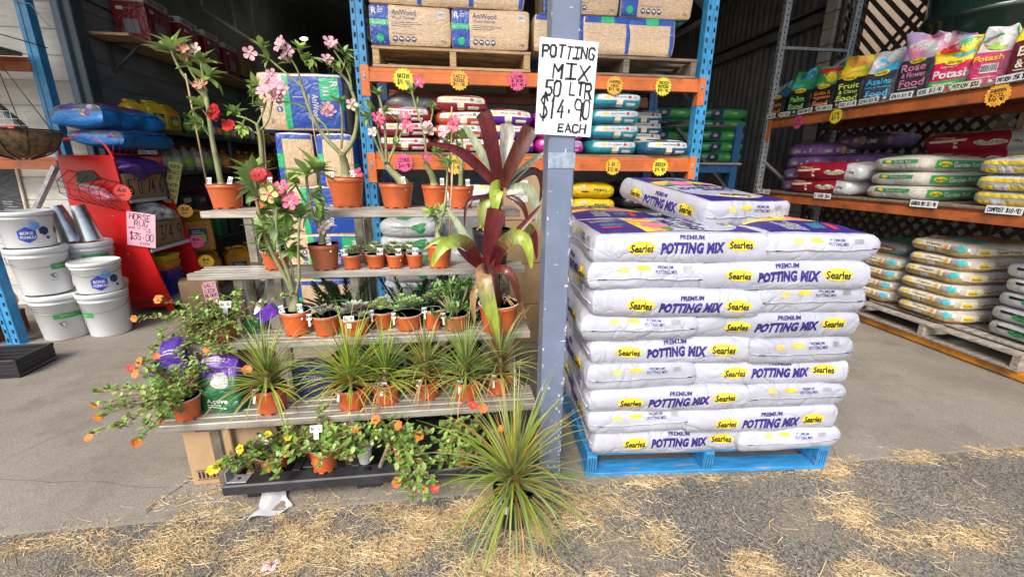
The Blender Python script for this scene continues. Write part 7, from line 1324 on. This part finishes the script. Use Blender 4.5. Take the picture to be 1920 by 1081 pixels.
# ================================================================ straw, litter and small things on the ground
straws = [mat('straw_'+k, c, .7, var=.2) for k, c in (('pale', (.66, .50, .27)), ('gold', (.54, .37, .16)), ('brown', (.28, .18, .09)), ('white', (.72, .60, .39)))]
r = random.Random(2024); b = MB()
def dens(s, t):
    d = 0.0
    if s < .35:
        edge = 1.56+.03*math.sin(s*5); d = max(d, .55*math.exp(-((t-edge+.03)/.055)**2))
        d = max(d, 1.0*math.exp(-((t-1.40)/.14)**2)*(1 if -1.15 < s < .35 else max(0, 1-abs(s+1.15)*3.0) if s < -1.15 else 0))
        for (a, c, ra, rc, k) in ((-.92, 1.32, .20, .12, 1), (-.35, 1.25, .22, .10, .8), (.12, 1.25, .25, .16, .9), (-.1, 1.40, .5, .1, 1), (-1.35, 1.26, .12, .04, .5), (-.15, 1.08, .22, .05, .7), (-.6, 1.06, .3, .05, .5)): d = max(d, k*math.exp(-((s-a)/ra)**2-((t-c)/rc)**2))
    else:
        d = max(d, .5*math.exp(-((t-1.545)/.035)**2))
        for (a, c, ra, rc, k) in ((.55, 1.40, .16, .09, .8), (.72, 1.22, .10, .10, .8), (.6, 1.05, .3, .1, .6), (1.02, 1.08, .14, .08, .7), (1.62, 1.18, .12, .14, .8), (1.9, 1.1, .3, .08, .5), (1.45, 1.02, .2, .06, .6), (1.75, 1.50, .14, .04, .8)): d = max(d, k*math.exp(-((s-a)/ra)**2-((t-c)/rc)**2))
    x_ = (s+1.312)/(.093)
    if 0 < t-1.63 < .26: d = max(d, .8*math.exp(-((s-(-1.318+(t-1.64)*.46))/.012)**2))
    if -1.3 < s < -.2 and 1.56 < t < 1.75: d = max(d, .12)
    return d*.8+.006
cnt = 0
while cnt < 24000:
    s_, t_ = r.uniform(-2.4, 2.9), r.uniform(.85, 1.90)
    q = noise.noise(Vector((s_*5, t_*5, 0)))*.5+noise.noise(Vector((s_*14, t_*14, 4)))*.35
    cl_ = noise.noise(Vector((s_*4.2+3, t_*6.5, 9)))+.45*noise.noise(Vector((s_*11, t_*13, 2)))
    dd = dens(s_, t_)*(1.05+q*1.5)*min(1.25, max(.10, .62+2.1*cl_))
    if t_ > 1.6 and not (-1.4 < s_ < .3): dd *= .2
    if r.random() > dd: continue
    cnt += 1
    l = r.choice((.008, .012, .018, .026, .04, .055))*r.uniform(.6, 1.3)*(2.6 if r.random() < .035 else 1); w = r.uniform(.0004, .0013)*(1.6 if r.random() < .06 else 1); a = r.uniform(0, PI); z = .001+r.random()*min(.014, .012*dd)+(.012 if t_ > 1.56 else 0); dz = r.uniform(-.25, .25)*l
    c, s2 = math.cos(a), math.sin(a); m_ = straws[r.choice((0, 0, 1, 1, 2, 3))]; bend = r.uniform(-.12, .12)*l
    pts = [(-l/2, 0, -dz/2), (0, bend, 0), (l/2, 0, dz/2)]; vs = []
    for x, y, zz in pts:
        zz = max(zz+z, .0012+(.012 if t_ > 1.56 else 0))
        for k, h in ((-w, 0), (0, w*.9), (w, 0)): vs.append((s_+x*c-(y+k)*s2, t_+x*s2+(y+k)*c, zz+h))
    b.add(vs, [(0, 1, 4, 3), (1, 2, 5, 4), (3, 4, 7, 6), (4, 5, 8, 7)], m_)
struct('straw', b, kind='stuff')
b = MB(); lcol = [mat('dead_leaf_'+k, c, .7, var=.3) for k, c in (('red', (.24, .06, .03)), ('brown', (.20, .11, .05)), ('tan', (.36, .25, .12)))]
for k in range(170):
    s_, t_ = r.uniform(-2.2, 2.2), r.uniform(1.0, 2.6)
    if t_ > 1.56 and r.random() < .55: continue
    leaf(b, (s_, t_, .004+(.012 if t_ > 1.56 else 0)), (r.uniform(-1, 1), r.uniform(-1, 1), .05), (0, 0, 1), r.uniform(.006, .022), r.uniform(.003, .009), r.choice(lcol), -.2, 3, (.5, 1, .8, 0), .3)
struct('leaf_litter', b, kind='stuff')
# gravel grit on the asphalt
b = MB(); gr = [mat('grit_'+k, c, .8, var=.2) for k, c in (('a', (.22, .21, .20)), ('b', (.10, .10, .10)), ('c', (.32, .30, .27)))]
for k in range(2600):
    s_, t_ = r.uniform(-2.3, 2.6), r.uniform(.85, 1.55); q = r.uniform(.0015, .0042); a = r.uniform(0, 3)
    c, s2 = math.cos(a)*q, math.sin(a)*q; b.add([(s_+c, t_+s2, 0), (s_-s2, t_+c, 0), (s_-c, t_-s2, 0), (s_+s2, t_-c, 0), (s_, t_, q*.9)], [(0, 1, 4), (1, 2, 4), (2, 3, 4), (3, 0, 4)], gr[k % 3])
struct('gravel', b, kind='stuff')
fm = leafm('hibiscus_petal', (.80, .66, .72), .5, .08); ft = leafm('hibiscus_throat', (.55, .04, .20), .5)
b = MB(); q = random.Random(6)
for k in range(5):
    a = 2*PI*k/5+.4; leaf(b, (0, 0, .004), (math.cos(a), math.sin(a), .35), (0, 0, 1), .034, .030, fm, .5, 5, (.25, .7, 1, 1, .75, .1), .12); leaf(b, (0, 0, .0055), (math.cos(a), math.sin(a), .35), (0, 0, 1), .013, .012, ft, .5, 4, (.5, 1, .7, .3, 0), .12)
b.tube([(0, 0, .004), (.004, -.006, .02)], .002, ft, 5); o = b.build('fallen_flower'); s0 = Vector((-.869, 1.196, 0)); o.location = s0; tag(o, 'fallen pale pink flower lying on the straw', 'flower')
ppm = mat('torn_white_plastic', (.58, .58, .57), .4, var=.12, scale=20, stain=((.35, .30, .22), 14, .62, .1)); b = MB(); P = []; nu, nv = 10, 12
for j in range(nv+1):
    for i in range(nu+1):
        u, v = i/nu-.5, j/nv; w = .04+.12*v**.7; x = u*w*(1+.1*math.sin(v*9)); y = -v*.15+u*.03*v; z = .012+.05*(1-v)**2.0+.014*math.sin(u*8+v*4)*(.4+v*.6)+.006*noise.noise(Vector((u*9, v*9, 1)))
        P.append((x+.02*v, y, max(z, .004)))
b.add(P, [(j*(nu+1)+i, j*(nu+1)+i+1, (j+1)*(nu+1)+i+1, (j+1)*(nu+1)+i) for j in range(nv) for i in range(nu)], ppm, True); o = b.build('plastic_scrap'); o.location = Vector((-1.045, 1.56, 0)); o.rotation_euler = (0, 0, R(12)); tag(o, 'torn piece of white plastic hanging under the black pallet onto the straw', 'plastic')
for i, (s_, t_) in enumerate(((-.89, 1.80), (-.84, 1.81))):
    pass
